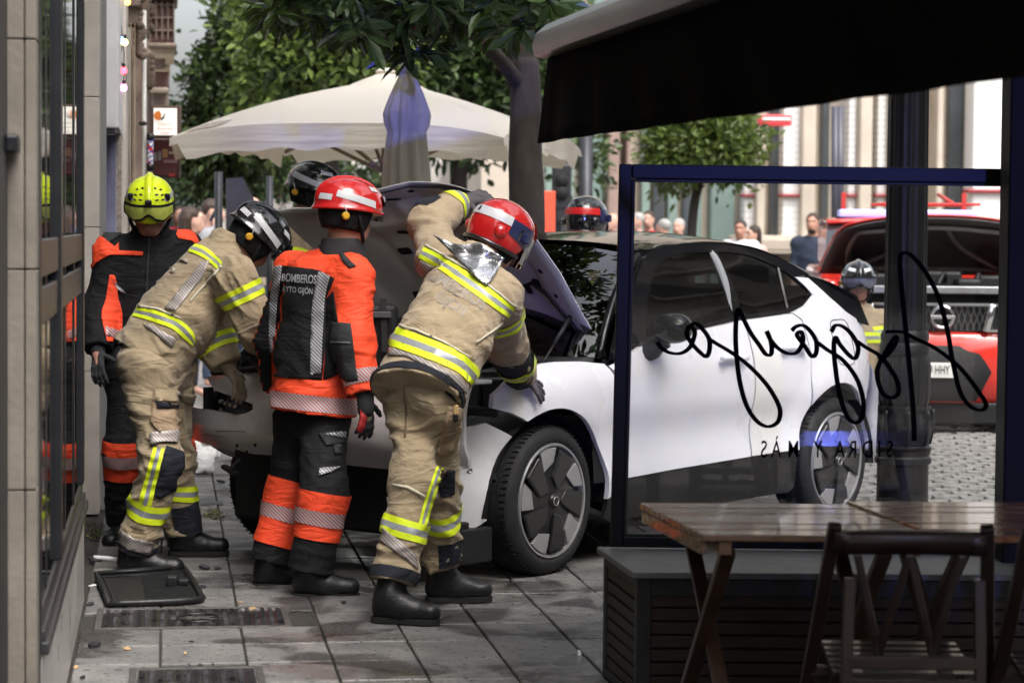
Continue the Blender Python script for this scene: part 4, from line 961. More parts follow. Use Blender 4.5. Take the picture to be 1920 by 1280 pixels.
# wheels
def wheel(cx, cy, sgn, name='wheel', steer=0.):
    e = MB(); R = .352; w = .235
    M3 = np.array(Matrix.Rotation(steer, 3, 'Z')); ax = M3@np.array([0, sgn, 0.]); c = np.array([cx, cy, R-.004])
    e.lathe([(.25, -w*.92), (.30, -w*.98), (.335, -w*.93), (.350, -w*.8), (.353, -w*.5), (.350, -w*.18), (.338, -w*.06), (.318, .000), (.295, .005), (.278, .002), (.268, -.012), (.266, -.05)], c, ax, 64, False)
    ty = e.build(name, M_RUB, car, True)
    g = MB()
    for z in (-w*.72, -w*.5, -w*.28): g.lathe([(.3525, z-.004), (.3485, z-.003), (.3485, z+.003), (.3525, z+.004)], c, ax, 64, False)
    for k in range(72):
        a = 2*math.pi*k/72; A = nrm(np.cross(ax, UP)); d = A*math.cos(a)+UP*math.sin(a); tgt = np.cross(ax, d); g.beam(c+d*.349+ax*(-.018), c+d*.3515+ax*(-.05)+tgt*.006, .004, .006, d)
    g.build('tread_groove', M_DARK, ty)
    rm = MB(); rm.lathe([(.268, -.03), (.272, -.006), (.266, .005), (.257, .003), (.252, -.012), (.246, -.03), (.22, -.045)], c, ax, 64, False); rim = rm.build('rim', M_SILV, ty, True, angle=50)
    A = nrm(np.cross(UP, ax)); U_, V_ = A, np.cross(ax, A)
    dk = MB(); dk.lathe([(0, .006), (.05, .006), (.075, .0), (.16, -.006), (.244, -.022), (.252, -.035)], c, ax, 60, False); dk.build('aero_disc', mat('wheel_black', (.012, .012, .013), .32, coat=.3), rim, True)
    for k in range(5):
        a0 = math.radians(72*k+12)
        def pol(r, a): return (r*math.cos(a0+math.radians(a)), r*math.sin(a0+math.radians(a)))
        poly = [pol(.249, 0), pol(.250, 8), pol(.250, 18), pol(.250, 24), pol(.249, 30), pol(.155, 34), pol(.18, 5)]
        MB().prism(poly, c+ax*-.014, U_, V_, ax, .018).build('silver_insert', M_SILV, rim, bevel=.003)
        poly2 = [pol(.243, 35), pol(.243, 66), pol(.11, 84), pol(.062, 60), pol(.062, 42)]
        MB().prism(poly2, c+ax*-.008, U_, V_, ax, .02).build('blade', mat('wheel_black', (.012, .012, .013), .32), rim, bevel=.008)
    hub = MB(); hub.lathe([(.0, .022), (.026, .022), (.033, .016), (.036, .0)], c, ax, 24, False); hub.build('hub_cap', mat('wheel_black', (.012,)*3, .3), rim, True)
    rg_ = MB(); rg_.tube([c+ax*.023+(U_*math.cos(a)+V_*math.sin(a))*.02 for a in np.linspace(0, 6.2832, 25)], .0028, 6); rg_.build('hub_ring', M_SILV, rim, True)
wheel(1.303, .895, 1, steer=math.radians(2)); wheel(-1.303, .895, 1); wheel(-1.303, -.895, -1); wheel(1.303, -.895, -1)
for cx in (1.303, -1.303):
    l_ = MB(); n = 24; P = [[(cx+.455*math.cos(math.pi*i/n), y, .30+.455*math.sin(math.pi*i/n)) for i in range(n+1)] for y in (.87, .55)]; l_.grid(P); l_.add([P[1][i] for i in range(n+1)]+[(cx, .55, .25)], [(i, i+1, n+1) for i in range(n)]); l_.build('wheel_arch_liner', M_DARK, car, True)
MB().box((0, 0, .27), (3.0, 1.45, .14)).build('underbody', M_DARK, car)
# ---- front end: surface of the nose, x as a function of y
def nose_x(y, z): return 2.06-.055*(abs(y)/.5)**2-.10*max(0, abs(y)-.5)**1.2+.02*math.sin(y*5)
def nose_hit(px, py, dx=0.):
    lo, hi = 8., 15.
    for _ in range(50):
        m_ = (lo+hi)/2; p = cpx(px, py, m_)
        if p[0] > nose_x(p[1], p[2])+dx: lo = m_
        else: hi = m_
    return p
def nose_fn(dx=0.):
    def f(y, z, ins=0.):
        fold = .045*max(0, (z-.765)/.18)**1.3 if z > .765 else 0
        low = .05*max(0, (.66-z)/.1)**2
        return np.array([nose_x(y, z)+dx-ins-fold*1.6-low+.006*math.sin(y*9+z*14), y, z])
    return f
def nose_poly(pts, dx=0.): return [tuple(nose_hit(x, y, dx)[1:]) for x, y in pts]
bump_px = [(376, 706), (420, 702), (470, 699), (520, 698), (600, 702), (720, 706), (868, 712), (868, 770), (868, 815), (869, 862), (860, 876), (800, 884), (720, 885), (640, 877), (560, 864), (521, 858), (450, 854), (400, 846), (370, 836), (341, 826), (350, 795), (361, 762), (390, 768), (440, 778), (462, 774), (475, 768), (475, 757), (430, 742), (398, 731), (385, 720)]
bm_ = panel(nose_poly(bump_px), nose_fn(), .04, .02).build('front_bumper', paint_mat('car_white_scuffed', (.78, .78, .785), .3, .12), car, True, angle=35)
sc_ = MB()
for (x, y) in [(446, 835), (480, 834), (464, 847)]:
    p = nose_hit(x, y); sc_.lathe([(.009, 0), (.009, .004), (.005, .005)], p+np.array([.004, 0, 0]), (1, 0, 0), 10); 
sc_.build('sensor_holes', M_DARK, bm_)
for (a, b, w) in [((405, 808), (462, 809), .004), ((380, 815), (420, 818), .003)]:
    p, q_ = nose_hit(*a), nose_hit(*b); m_ = MB(); m_.tube([p+np.array([.004, 0, 0]), (p+q_)/2+np.array([.006, 0, .002]), q_+np.array([.004, 0, 0])], w*.5, 5); m_.build('scratch', M_PLA, bm_)
# trim strip along the top edge, headlamp in its opening
tr_ = MB(); tr_.tube([nose_hit(x, y)+np.array([-.06, 0, .012]) for x, y in [(384, 703), (420, 703), (470, 697), (520, 694), (600, 698), (700, 702)]], .02, 6); tr_.build('black_seal', M_PLA, car, True)
hd = panel(nose_poly([(388, 736), (398, 733), (430, 743), (473, 758), (473, 767), (440, 777), (392, 767)], -.05), nose_fn(-.06), .05, .03).build('headlamp', mat('lamp_black', (.015, .015, .018), .12, coat=1), car, True)
l_ = MB(); 
for k in range(4): p = nose_hit(420+k*9, 752+k*3, -.04); l_.box(p+np.array([.02, 0, 0]), (.02, .022, .018))
l_.build('lamp_cell', M_CHR, hd, bevel=.004)
p = nose_hit(391, 750, -.03); MB().box(p, (.06, .02, .13)).build('lamp_bracket', M_PLA, hd, bevel=.004)
# lower black bumper, hanging low
low_px = [(371, 838), (420, 851), (470, 860), (521, 866), (640, 882), (760, 890), (880, 892), (905, 940), (905, 1010), (880, 1040), (760, 1000), (640, 1000), (560, 1000), (500, 985), (470, 972), (445, 972), (412, 966), (403, 958), (396, 930), (388, 905), (386, 880), (384, 865), (374, 855)]
panel(nose_poly(low_px, -.06), lambda y, z, ins=0.: nose_fn(-.07)(y, z, ins)+np.array([-.04*math.sin(z*22)-.10*max(0, .35-z), 0, 0]), .05, .1).build('lower_bumper', M_PLA, car, True, angle=35)
for pts, m0 in [([(372, 838), (400, 848), (426, 858), (424, 874), (400, 868), (385, 862), (376, 850)], M_GREYP), ([(450, 860), (492, 862), (494, 870), (470, 868), (452, 866)], M_GREYP), ([(426, 857), (446, 860), (450, 868), (436, 880), (422, 876)], M_PLA)]:
    panel(nose_poly(pts, -.02), nose_fn(-.03), .03, .03).build('broken_trim', m0, car, True, angle=35)
m_ = MB(); m_.beam(nose_hit(450, 860, -.01), nose_hit(433, 878, .02), .03, .02); m_.beam(nose_hit(420, 874, .0), nose_hit(442, 888, .02), .035, .02); m_.build('loose_bracket', M_PLA, car, bevel=.004)
# left corner: wheel-arch piece of the bumper, lamp housing and gloss pillar
def corner_fn(x, z, ins=0.): return side(x, z, ins-.012)
corner = arc(1.3, .35, AR, 47, -8, 10)+[(1.80, .245), (1.90, .27), (1.93, .29), (1.935, .36), (1.93, .46), (1.925, .60), (1.90, .66), (1.82, .715), (1.74, .735)]
sp('bumper_corner', corner, M_CW, corner_fn, .035)
pks = side(1.80, .40); m_ = MB(); m_.lathe([(.014, 0), (.014, .004), (.010, .005), (.009, .002), (0, .002)], side(1.80, .52, -.012), (.4, 1, 0), 14); m_.build('parking_sensor', M_SILV, car, True)
def curve_fn(dx):      # wraps from the nose to the side
    def f(s, z, ins=0.):
        # s: metres from the wheel arch front forwards round the corner
        pts = [(1.94, .77), (2.0, .70), (2.04, .60), (2.06, .48), (2.07, .34), (2.075, .2)]
        L_ = np.concatenate([[0], np.cumsum([math.hypot(pts[i+1][0]-pts[i][0], pts[i+1][1]-pts[i][1]) for i in range(len(pts)-1)])])
        return np.array([np.interp(s, L_, [p[0] for p in pts])+dx-ins, np.interp(s, L_, [p[1] for p in pts])-ins*.4, z])
    return f
panel([(0, .30), (.10, .29), (.26, .30), (.28, .40), (.08, .405), (.0, .41)], curve_fn(.0), .03, .02).build('lower_corner', M_CW, car, True)
panel([(-.0, .41), (.08, .41), (.22, .425), (.22, .46), (.22, .66), (.12, .685), (0, .67)], curve_fn(-.015), .04, .03).build('gloss_pillar', M_CBLK, car, True)
hs_ = panel([(-.02, .66), (.10, .68), (.24, .70), (.26, .83), (.10, .845), (-.02, .78)], curve_fn(-.03), .04, .05).build('headlamp', mat('lamp_black', (.015, .015, .018), .12, coat=1), car, True)
for k in range(4): 
    m_ = MB(); z = .69+k*.034; m_.tube([curve_fn(-.012)(s, z+.02*s) for s in np.linspace(0, .24, 8)], .008, 6); m_.build('louvre', M_PLA, hs_, True)
m_ = MB(); m_.tube(spline3([curve_fn(-.02)(0, .78), (1.86, .76, .80), (1.76, .80, .79), (1.66, .84, .775)], 5), .022, 8); m_.build('torn_seam', M_DARK, car, True)
m_ = MB(); m_.box((1.90, .70, .265), (.16, .24, .05)); m_.box((1.80, .80, .18), (.22, .10, .16)); m_.build('splash_guard', M_PLA, car, bevel=.01)
m_ = MB(); m_.lathe([(.0, .02), (.02, .018), (.028, 0)], (1.93, .80, .262), (.4, .7, 0), 12); m_.build('tow_cover', M_CHR, car, True)
# black cavity under the bumper, crash structure
MB().box((1.55, 0, .45), (.7, 1.2, .5)).build('crash_beam', M_DARK, car, bevel=.02)
# ---- engine bay
bay = MB(); bay.box((1.2, 0, .66), (1.25, 1.36, .1)); bay.box((.72, 0, .80), (.10, 1.44, .34)); bay.build('bay_floor', M_DARK, car)
for (c, s_) in [((1.25, .10, .80), (.5, .45, .2)), ((1.0, -.40, .82), (.4, .3, .22)), ((1.62, -.2, .80), (.25, .7, .16)), ((1.0, .46, .84), (.36, .2, .2)), ((1.62, .42, .80), (.3, .26, .14)), ((.95, -.05, .86), (.26, .3, .18))]:
    MB().box(c, s_).build('bay_unit', M_PLA, car, bevel=.025, segs=3)
for k, (a, b, c) in enumerate([((1.6, .52, .86), (1.3, .46, .93), (1.0, .55, .9)), ((1.7, .3, .87), (1.4, .2, .95), (1.1, .3, .92)), ((1.5, -.1, .88), (1.3, -.4, .95), (.9, -.3, .95)), ((1.66, .62, .86), (1.5, .56, .90), (1.2, .62, .9))]):
    MB().tube(spline3([a, b, c], 6), .012, 8).build('hose', M_PLA, car, True)
for (c, s_) in [((1.72, .56, .885), (.16, .2, .02)), ((1.55, .60, .90), (.2, .10, .02))]: MB().box(c, s_).build('bay_trim', M_GREYP, car, bevel=.006)
MB().box((.86, .66, .90), (.22, .12, .12)).build('wing_rail', M_PLA, car, bevel=.02)
m_ = MB(); m_.tube(spline3([(.70, .70, .90), (.74, .70, 1.0), (.66, .69, 1.06)], 4), .014, 6); m_.tube(spline3([(.80, .70, .93), (.78, .70, 1.0), (.66, .69, 1.06)], 4), .014, 6); m_.build('bonnet_hinge', M_CW, car, True)
# white plastic sheet lumps at the far side (airbag / insulation)
rg_ = MB()
P = []
for i in range(12):
    row = []
    for j in range(14):
        x = 440+75*j/13; y = 700-58*(i/11)*(1-abs(j/13-.42)**1.6*1.3); p = cpx(x, y, 12.0-.25*i/11); row.append(p+np.array([.03*math.sin(i*1.3+j), .03*math.sin(j*1.1), .02*math.sin(i*2.1+j*1.7)]))
    P.append(row)
rg_.grid(P); rg_.build('torn_liner', mat('torn_liner', (.13, .14, .15), .25, var=.5, vscale=9, coat=.4), car, True, solid=.006)
# ---- bonnet, raised and buckled: rows run from the hinge (b=0) to its front edge (b=1), columns from right to left
def hood_pt(a, b, off=0.):
    HLp, HRp = c2w((.60, .70, .985)), c2w((.60, -.70, .985))
    Lc = [HLp, at(1092, 588, 11.75), at(1050, 512, 11.64), at(1003, 448, 11.53), at(950, 397, 11.43), at(896, 361, 11.36)]
    Rc = [HRp, at(690, 590, 12.60), at(640, 525, 12.48), at(588, 462, 12.36), at(540, 418, 12.26), at(505, 391, 12.20)]
    def ev(C, t): t = min(max(t, 0), 1)*(len(C)-1); k = min(int(t), len(C)-2); f = t-k; return C[k]*(1-f)+C[k+1]*f
    p = ev(Rc, b)*(1-a)+ev(Lc, b)*a
    nrmv = nrm(np.cross(at(896, 361, 11.36)-HLp, HRp-HLp)); nrmv = nrmv if nrmv[2] > 0 else -nrmv
    bow = .075*math.sin(math.pi*a)*(1-.25*b)                               # natural crown
    kink = .12*b*b*max(0, 1-abs(a-.62)/.42)-.055*b*b*max(0, 1-abs(a-.24)/.2)+.025*math.sin(a*9)*b
    lip = -.03*max(0, (b-.9)/.1)
    return p+nrmv*(bow+kink+lip+off)
outer = MB().grid([[hood_pt(a, b) for a in np.linspace(0, 1, 41)] for b in np.linspace(0, 1, 31)]).build('bonnet', M_CW, car, True, world=True, solid=.004)
inn = []
def inner_off(a, b):
    o = -.012
    for (a0, b0, ra, rb) in [(.5, .45, .20, .22), (.22, .5, .1, .25), (.80, .5, .09, .26), (.36, .80, .12, .08), (.64, .80, .12, .08), (.5, .14, .25, .05), (.85, .86, .06, .05), (.15, .86, .06, .05)]:
        q = ((a-a0)/ra)**4+((b-b0)/rb)**4
        o -= .022*(1-1/(1+q**2)) if False else 0
        o += .020/(1+q**3)
    return o-.022
inner = MB().grid([[hood_pt(a, b, inner_off(a, b)) for a in np.linspace(.018, .982, 90)] for b in np.linspace(.02, .978, 70)]).build('bonnet_inner_panel', M_INNER, outer, True, world=True)
def hole(a, b, w, h, rot=0., m=M_DARK):
    n = 14; pts = []
    for k in range(n):
        t = 2*math.pi*k/n; x = w*abs(math.cos(t))**.5*np.sign(math.cos(t)); y = h*abs(math.sin(t))**.5*np.sign(math.sin(t)); aa = a+x*math.cos(rot)-y*math.sin(rot); bb = b+x*math.sin(rot)+y*math.cos(rot)
        aa = min(max(aa, .02), .98); bb = min(max(bb, .02), .975); pts.append(hood_pt(aa, bb, inner_off(aa, bb)-.004))
    c_ = np.mean(pts, 0); MB().add(pts+[c_], [(i, (i+1) % n, n) for i in range(n)]).build('hole_shade_patch', m, outer, world=True)  # flat dark patch on the panel, painted as the shade inside a hole
for h_ in [(.905, .62, .012, .014), (.93, .42, .010, .012), (.94, .30, .008, .010), (.955, .2, .008, .01), (.80, .93, .014, .010), (.62, .94, .018, .012, .5), (.70, .86, .012, .012), (.90, .80, .010, .012), (.40, .93, .014, .012, .4), (.27, .88, .012, .012), (.06, .62, .01, .012), (.09, .45, .014, .014), (.12, .55, .02, .014), (.2, .93, .012, .01),
           (.50, .90, .05, .012, -.35), (.66, .66, .06, .014, .4), (.45, .62, .06, .015, -.3), (.55, .50, .04, .02, .2), (.36, .52, .03, .02), (.70, .50, .03, .02), (.44, .28, .03, .025), (.58, .28, .03, .025), (.80, .30, .016, .02), (.86, .34, .02, .018), (.28, .28, .02, .02), (.5, .42, .10, .008, .1), (.8, .68, .012, .05, .2), (.19, .66, .012, .05, -.2)]: hole(*h_)
sl = MB(); sl.tube([hood_pt(a, b, inner_off(a, b)-.008) for a, b in [(.66, .26), (.75, .30), (.84, .34), (.90, .30), (.945, .18), (.965, .10)]], .010, 6); sl.build('bonnet_seal', M_PLA, outer, True, world=True)
sl = MB(); sl.tube([hood_pt(a, .965, -.02) for a in np.linspace(.3, .98, 14)], .006, 6); sl.build('bonnet_seal', M_PLA, outer, True, world=True)
# gas strut
a_, b_ = hood_pt(.955, .20, -.03), c2w(np.array([.98, .66, .93])); b_ = at(1012, 690, 11.55)
stt = MB(); stt.tube([a_, a_*.45+b_*.55], .011, 10); stt.tube([a_*.45+b_*.55, b_], .006, 8); stt.build('gas_strut', M_PLA, car, True, world=True)
# black soft tool bag hanging in the bay, seen between the two men
tb_ = empty('black_tool_bag', at(700, 700, 11.35), 0, 'black pouch with straps hanging at the open engine bay', 'bag')
MB().box(at(710, 640, 11.5), (.18, .1, .36), np.array(Matrix.Rotation(.1, 3, 'Z'))).build('pouch', M_PLA, tb_, True, world=True, bevel=.03, segs=3, angle=50)
MB().box(at(716, 590, 11.42), (.09, .02, .03)).build('buckle', mat('buckle_grey', (.12, .12, .13), .4), tb_, world=True, bevel=.004)
MB().beam(at(718, 560, 11.43), at(722, 660, 11.43), .03, .008, (0, 1, 0)).build('strap', mat('strap_black', (.03, .03, .032), .6), tb_, world=True)
# ================================================================== PEOPLE
M_TAN = mat('turnout_tan', (.335, .262, .165), .88, var=.14, vscale=9, bump=.35, bscale=320, crease=.42, cscale=6, sheen=.15)
M_TAN2 = mat('turnout_tan_light', (.385, .30, .19), .88, var=.12, vscale=7, bump=.35, bscale=320, crease=.38, cscale=6, sheen=.15)
M_NAVY = mat('navy_cloth', (.010, .012, .020), .85, var=.3, vscale=14, bump=.35, bscale=300, crease=.38, cscale=6)
M_BLKC = mat('black_cloth', (.0085, .0085, .0105), .8, spec=.3, var=.3, vscale=14, bump=.3, bscale=300, crease=.38, cscale=6)
M_BLKC2 = mat('charcoal_cloth', (.022, .023, .026), .8, var=.25, vscale=14, bump=.3, bscale=300, crease=.18, cscale=5)
M_ORG = mat('fluo_orange', (.90, .075, .022), .72, var=.08, vscale=8, bump=.25, bscale=260, crease=.38, cscale=6)
M_YEL = mat('fluo_yellow', (.72, .86, .02), .6, var=.04, vscale=20); M_TAPE = mat('silver_tape', (.33, .345, .37), .42, metal=.25, var=.08, vscale=30)
M_HAT = mat('hatched_tape', (.42, .42, .44), .45, metal=.2, stripes=(85., (.7, .1, .72), (.10, .10, .11), .45)); M_HAT2 = mat('hatched_tape_red', (.46, .42, .44), .45, metal=.15, stripes=(85., (.7, .1, .72), (.40, .10, .08), .42))
M_HATT = mat('hatched_tape_tan', (.40, .38, .38), .45, metal=.2, stripes=(85., (.7, .1, .72), (.24, .19, .15), .45))
M_CREAMP = mat('cream_piping', (.58, .54, .42), .7); M_LET = mat('grey_letters', (.30, .30, .31), .5, metal=.2, var=.15, vscale=40); M_LET2 = mat('faded_letters', (.33, .29, .245), .6, var=.2, vscale=40)
M_SKIN = mat('skin', (.46, .235, .165), .5, var=.12, vscale=18, sub=.08); M_SKIN2 = mat('skin_pale', (.58, .34, .26), .5, var=.1, vscale=18, sub=.08)
M_HAIRB = mat('hair_brown', (.035, .02, .012), .5, var=.4, vscale=40, bump=.8, bscale=110, stretch=(1, 1, .2)); M_HAIRG = mat('hair_grey', (.36, .35, .34), .55, var=.2, vscale=40, bump=.6, bscale=110)
M_BOOT = mat('boot_leather', (.008, .008, .009), .42, var=.4, vscale=15, bump=.25, bscale=60); M_SOLE = mat('boot_sole', (.012, .012, .012), .7, var=.3, vscale=30)
M_HRED = mat('helmet_red', (.48, .012, .012), .16, coat=1., var=.06); M_HBLK = mat('helmet_black', (.009, .009, .011), .10, coat=1.); M_HYEL = mat('helmet_yellow', (.66, .80, .02), .25, coat=.6, var=.03)
M_HWHT = mat('helmet_tape', (.52, .52, .54), .35, var=.06, vscale=30); M_HNAV = mat('helmet_navy', (.018, .024, .075), .3, coat=.4); M_KNOB = mat('knob_yellow', (.60, .32, .02), .45)
M_VIS = glass_mat('visor_clear', (.75, .76, .75), .03, dirt=.05); M_ALUC = mat('aluminised_cloth', (.62, .62, .63), .22, metal=.9, crease=.25, cscale=9)
M_GLV = mat('glove_grey', (.085, .075, .085), .7, var=.3, vscale=25, bump=.4, bscale=160); M_GLVT = mat('glove_tan', (.20, .165, .11), .75, var=.3, vscale=25); M_GLVR = mat('glove_red', (.42, .03, .03), .6)

def kcut(pr, o, n): return ('k', pr, np.asarray(o, float), nrm(n))
_pd0 = prim_d
def prim_d(pr, p):
    if pr[0] == 'k': return np.maximum(prim_d(pr[1], p), (p-pr[2])@pr[3])
    return _pd0(pr, p)
_sm0 = sdf_mesh
def sdf_mesh(prims, *a, **k):
    # bounds need the bare primitive
    global _bounds; return _sm1(prims, *a, **k)
def _bare(p): return _bare(p[1]) if p[0] == 'k' else p
def _flat(prims): return [_bare(p) for p in prims]
import types as _ty
def _sm1(prims, res=.01, k=.04, subs=(), disp=None, planes=()):
    pl = _flat(prims)
    class L_(list): pass
    src = L_(pl)
    # reuse the mesher with a field that knows the cut primitives
    old = globals()['field']
    def fld2(_p, p, kk, s2=(), dd=None): return old(prims, p, kk, s2, dd)
    globals()['field'] = fld2
    try: return _sm0(src, res, k, subs, disp, planes)
    finally: globals()['field'] = old

def decal_px(bvh, poly, step=5., off=.004, depth=.09, tri=None):
    if tri is None: Vv, F, _ = cdt(poly, step)
    else: Vv, F = tri
    vs = []; ds = []
    for a, b in [p[:2] for p in Vv]:
        d = nrm(ray(a, b)); h = bvh.ray_cast(Vector(CC), Vector(d))
        if h[0] is None: vs.append(None); ds.append(None); continue
        n = np.array(h[1]); n = n if n@d < 0 else -n
        vs.append(np.array(h[0])+nrm(n*.6-d*.4)*off); ds.append(h[3])
    ids = {}; V = []; fs = []
    for i, v in enumerate(vs):
        if v is not None: ids[i] = len(V); V.append(v)
    for f in F:
        if all(i in ids for i in f) and max(ds[i] for i in f)-min(ds[i] for i in f) < depth: fs.append(tuple(ids[i] for i in f))
    return MB().add(V, fs)
def px_piece(name, bvh, poly, m, parent, off=.004, step=5., sm=True): 
    o = decal_px(bvh, poly, step, off)
    if o.f:                                   # keep the largest connected piece
        par = list(range(len(o.v)))
        def find(i):
            while par[i] != i: par[i] = par[par[i]]; i = par[i]
            return i
        for q in o.f:
            for k in q[1:]: par[find(q[0])] = find(k)
        cnt = {}
        for q in o.f: cnt[find(q[0])] = cnt.get(find(q[0]), 0)+1
        best = max(cnt, key=cnt.get); keep = [q for q in o.f if find(q[0]) == best]; used = sorted({i for q in keep for i in q}); mp = {i: k for k, i in enumerate(used)}
        o = MB().add([o.v[i] for i in used], [tuple(mp[i] for i in q) for q in keep])
    return o.build(name, m, parent, sm, world=True, recalc=False, solid=.002) if o.f else None
def tri_px(bvh, top, bot, parent, fr=(0, .34, .67, 1), off=.005, mats=None, n=10):
    """three-colour reflective stripe between two pixel polylines"""
    T = np.array(smooth_poly(top, n, False)); B = np.array(smooth_poly(bot, n, False)); k = max(len(T), len(B)); 
    def rs(Q): return np.stack([np.interp(np.linspace(0, len(Q)-1, k), range(len(Q)), Q[:, i]) for i in (0, 1)], 1)
    T, B = rs(T), rs(B); mb = MB()
    for i in range(3):
        a = T+(B-T)*fr[i]; b = T+(B-T)*fr[i+1]; o = decal_px(bvh, [tuple(p) for p in a]+[tuple(p) for p in b[::-1]], 4., off); mb.m = 1 if i == 1 else 0; mb.add(o.v, o.f)
    return mb.build('reflective_stripe', mats or [M_YEL, M_TAPE], parent, True, world=True, recalc=False)
def tri_band(bvh, A, B, t0, t1, ref, parent, fr=(0, .34, .67, 1), ph=(0, 360), rmax=.2, skew=0., skewph=0., mats=None, off=.005):
    mb = MB()
    for i in range(3):
        a = t0+(t1-t0)*fr[i]; b = t0+(t1-t0)*fr[i+1]; o = band(bvh, A, B, a, b, ref, ph[0], ph[1], off, rmax, 3, 56, skew, 0, skewph); mb.m = 1 if i == 1 else 0; mb.add(o.v, o.f)
    return mb.build('reflective_stripe', mats or [M_YEL, M_TAPE], parent, True, world=True, recalc=False) if mb.f else None
def one_band(name, bvh, A, B, t0, t1, ref, m, parent, rmax=.2, ph=(0, 360), skew=0., skewph=0., off=.004):
    o = band(bvh, A, B, t0, t1, ref, ph[0], ph[1], off, rmax, 4, 56, skew, 0, skewph); return o.build(name, m, parent, True, world=True, recalc=False) if o.f else None
def text_px(bvh, txt, cx, cy, size, ang, m, parent, off=.006, bold=.012, sx=1., shear=0., name='lettering', spacing=1.):
    v, f = text_mesh(txt, 1., bold, spacing=spacing); c, s = math.cos(ang), math.sin(ang)
    # split long triangles so that the letters follow the cloth
    tri = [];
    for q in f: tri += [(q[0], q[i], q[i+1]) for i in range(1, len(q)-1)]
    P = [((p[0]*sx)*size, -p[1]*size) for p in v]; P = [(x, y+shear*x) for x, y in P]; P = [(cx+x*c-y*s, cy+x*s+y*c) for x, y in P]
    o = decal_px(bvh, None, tri=(P, tri), off=off); return o.build(name, m, parent, world=True, recalc=False)

def hand_prims(w, d, pn, th, curl=.3, size=1., spread=.10, grip=None):
    """w wrist, d direction of the palm, pn palm normal (the way fingers bend), th towards the thumb"""
    d = nrm(d); pn = nrm(pn-d*np.dot(pn, d)); th = nrm(np.cross(d, pn)) if np.dot(np.cross(d, pn), th) > 0 else -nrm(np.cross(d, pn)); s = size
    P = [cone(w-d*.02*s, w+d*.02*s, .030*s, .030*s, pn, .75), cone(w+d*.02*s+th*.012*s, w+d*.085*s+th*.022*s, .024*s, .017*s, pn, .75), cone(w+d*.02*s-th*.010*s, w+d*.082*s-th*.020*s, .024*s, .016*s, pn, .75)]
    def finger(base, dr, ls, r, c):
        p = base; a = dr; out = []
        for i, l in enumerate(ls):
            a = nrm(a*math.cos(c)+pn*math.sin(c)); a = nrm(a); q = p+a*l*s; out.append(cone(p, q, r*s*(1-.07*i), r*s*(1-.07*(i+1)))); p = q
        return out
    fs = []
    for i, (o, L, sp_) in enumerate([(.030, (.044, .027, .021), 1), (.010, (.048, .031, .022), .3), (-.010, (.045, .029, .021), -.4), (-.029, (.036, .022, .018), -1.2)]):
        fs += finger(w+d*.088*s+th*o*s, nrm(d+th*spread*sp_), L, .0103, curl*(1+.12*i))
    fs += finger(w+d*.022*s+th*.028*s, nrm(d*.6+th*.85), (.040, .032, .024), .012, curl*.55)
    return P, fs
def glove(w, d, pn, th, m, parent, curl=.3, size=1., spread=.1, name='glove', cuff=True):
    P, fs = hand_prims(np.asarray(w, float), d, np.asarray(pn, float), np.asarray(th, float), curl, size, spread)
    if cuff: P = [cone(np.asarray(w)-nrm(d)*.10, np.asarray(w)-nrm(d)*.005, .047*size, .037*size)]+P
    v, f = sdf_mesh(P+fs, .0048, .010); return mesh_obj(name, v, f, m, parent, True, world=True)
def boot(ank, toe_dir, parent, size=1., pitch=0., m=M_BOOT, shin=None):
    """ank: ankle point ~0.1 above the sole"""
    a = np.asarray(ank, float); t = nrm([toe_dir[0], toe_dir[1], 0]); t = nrm(t+UP*math.sin(pitch)); s = nrm(np.cross(t, UP)); u = np.cross(s, t); z = .105*size
    c = lambda f, g, h: a+t*f*size+s*g*size+u*(h*size)
    sh_ = UP if shin is None else nrm(np.asarray(shin)-a)
    P = [kcut(cone(c(-.005, 0, 0)+sh_*.17*size, c(-.005, 0, 0), .064*size, .062*size), c(0, 0, 0)+sh_*.16*size, sh_), cone(c(-.03, 0, -.05), c(.06, 0, -.05), .047*size, .046*size, u, 1.0), cone(c(.05, 0, -.052), c(.178, .004, -.058), .049*size, .044*size, u, .95), cone(c(0, 0, 0), c(.09, 0, -.045), .058*size, .044*size)]
    v, f = sdf_mesh(P, .0085, .03, planes=[(c(0, 0, -.088), -u)], disp=lambda p: folds(p, 5, 16, .0022)); b = mesh_obj('boot', v, f, m, parent, True, world=True)
    out = [(-.085, 0), (-.075, .036), (-.03, .046), (.05, .044), (.13, .052), (.19, .046), (.225, .02), (.228, -.01), (.20, -.040), (.13, -.05), (.05, -.043), (-.03, -.046), (-.075, -.036)]
    sm = smooth_poly(out, 3); MB().prism([((x-.06)*.95*size+.06*size, y*.95*size) for x, y in sm], c(0, 0, -.106), t, s, u, .024*size).build('sole', M_SOLE, b, world=True, bevel=.004)
    return b
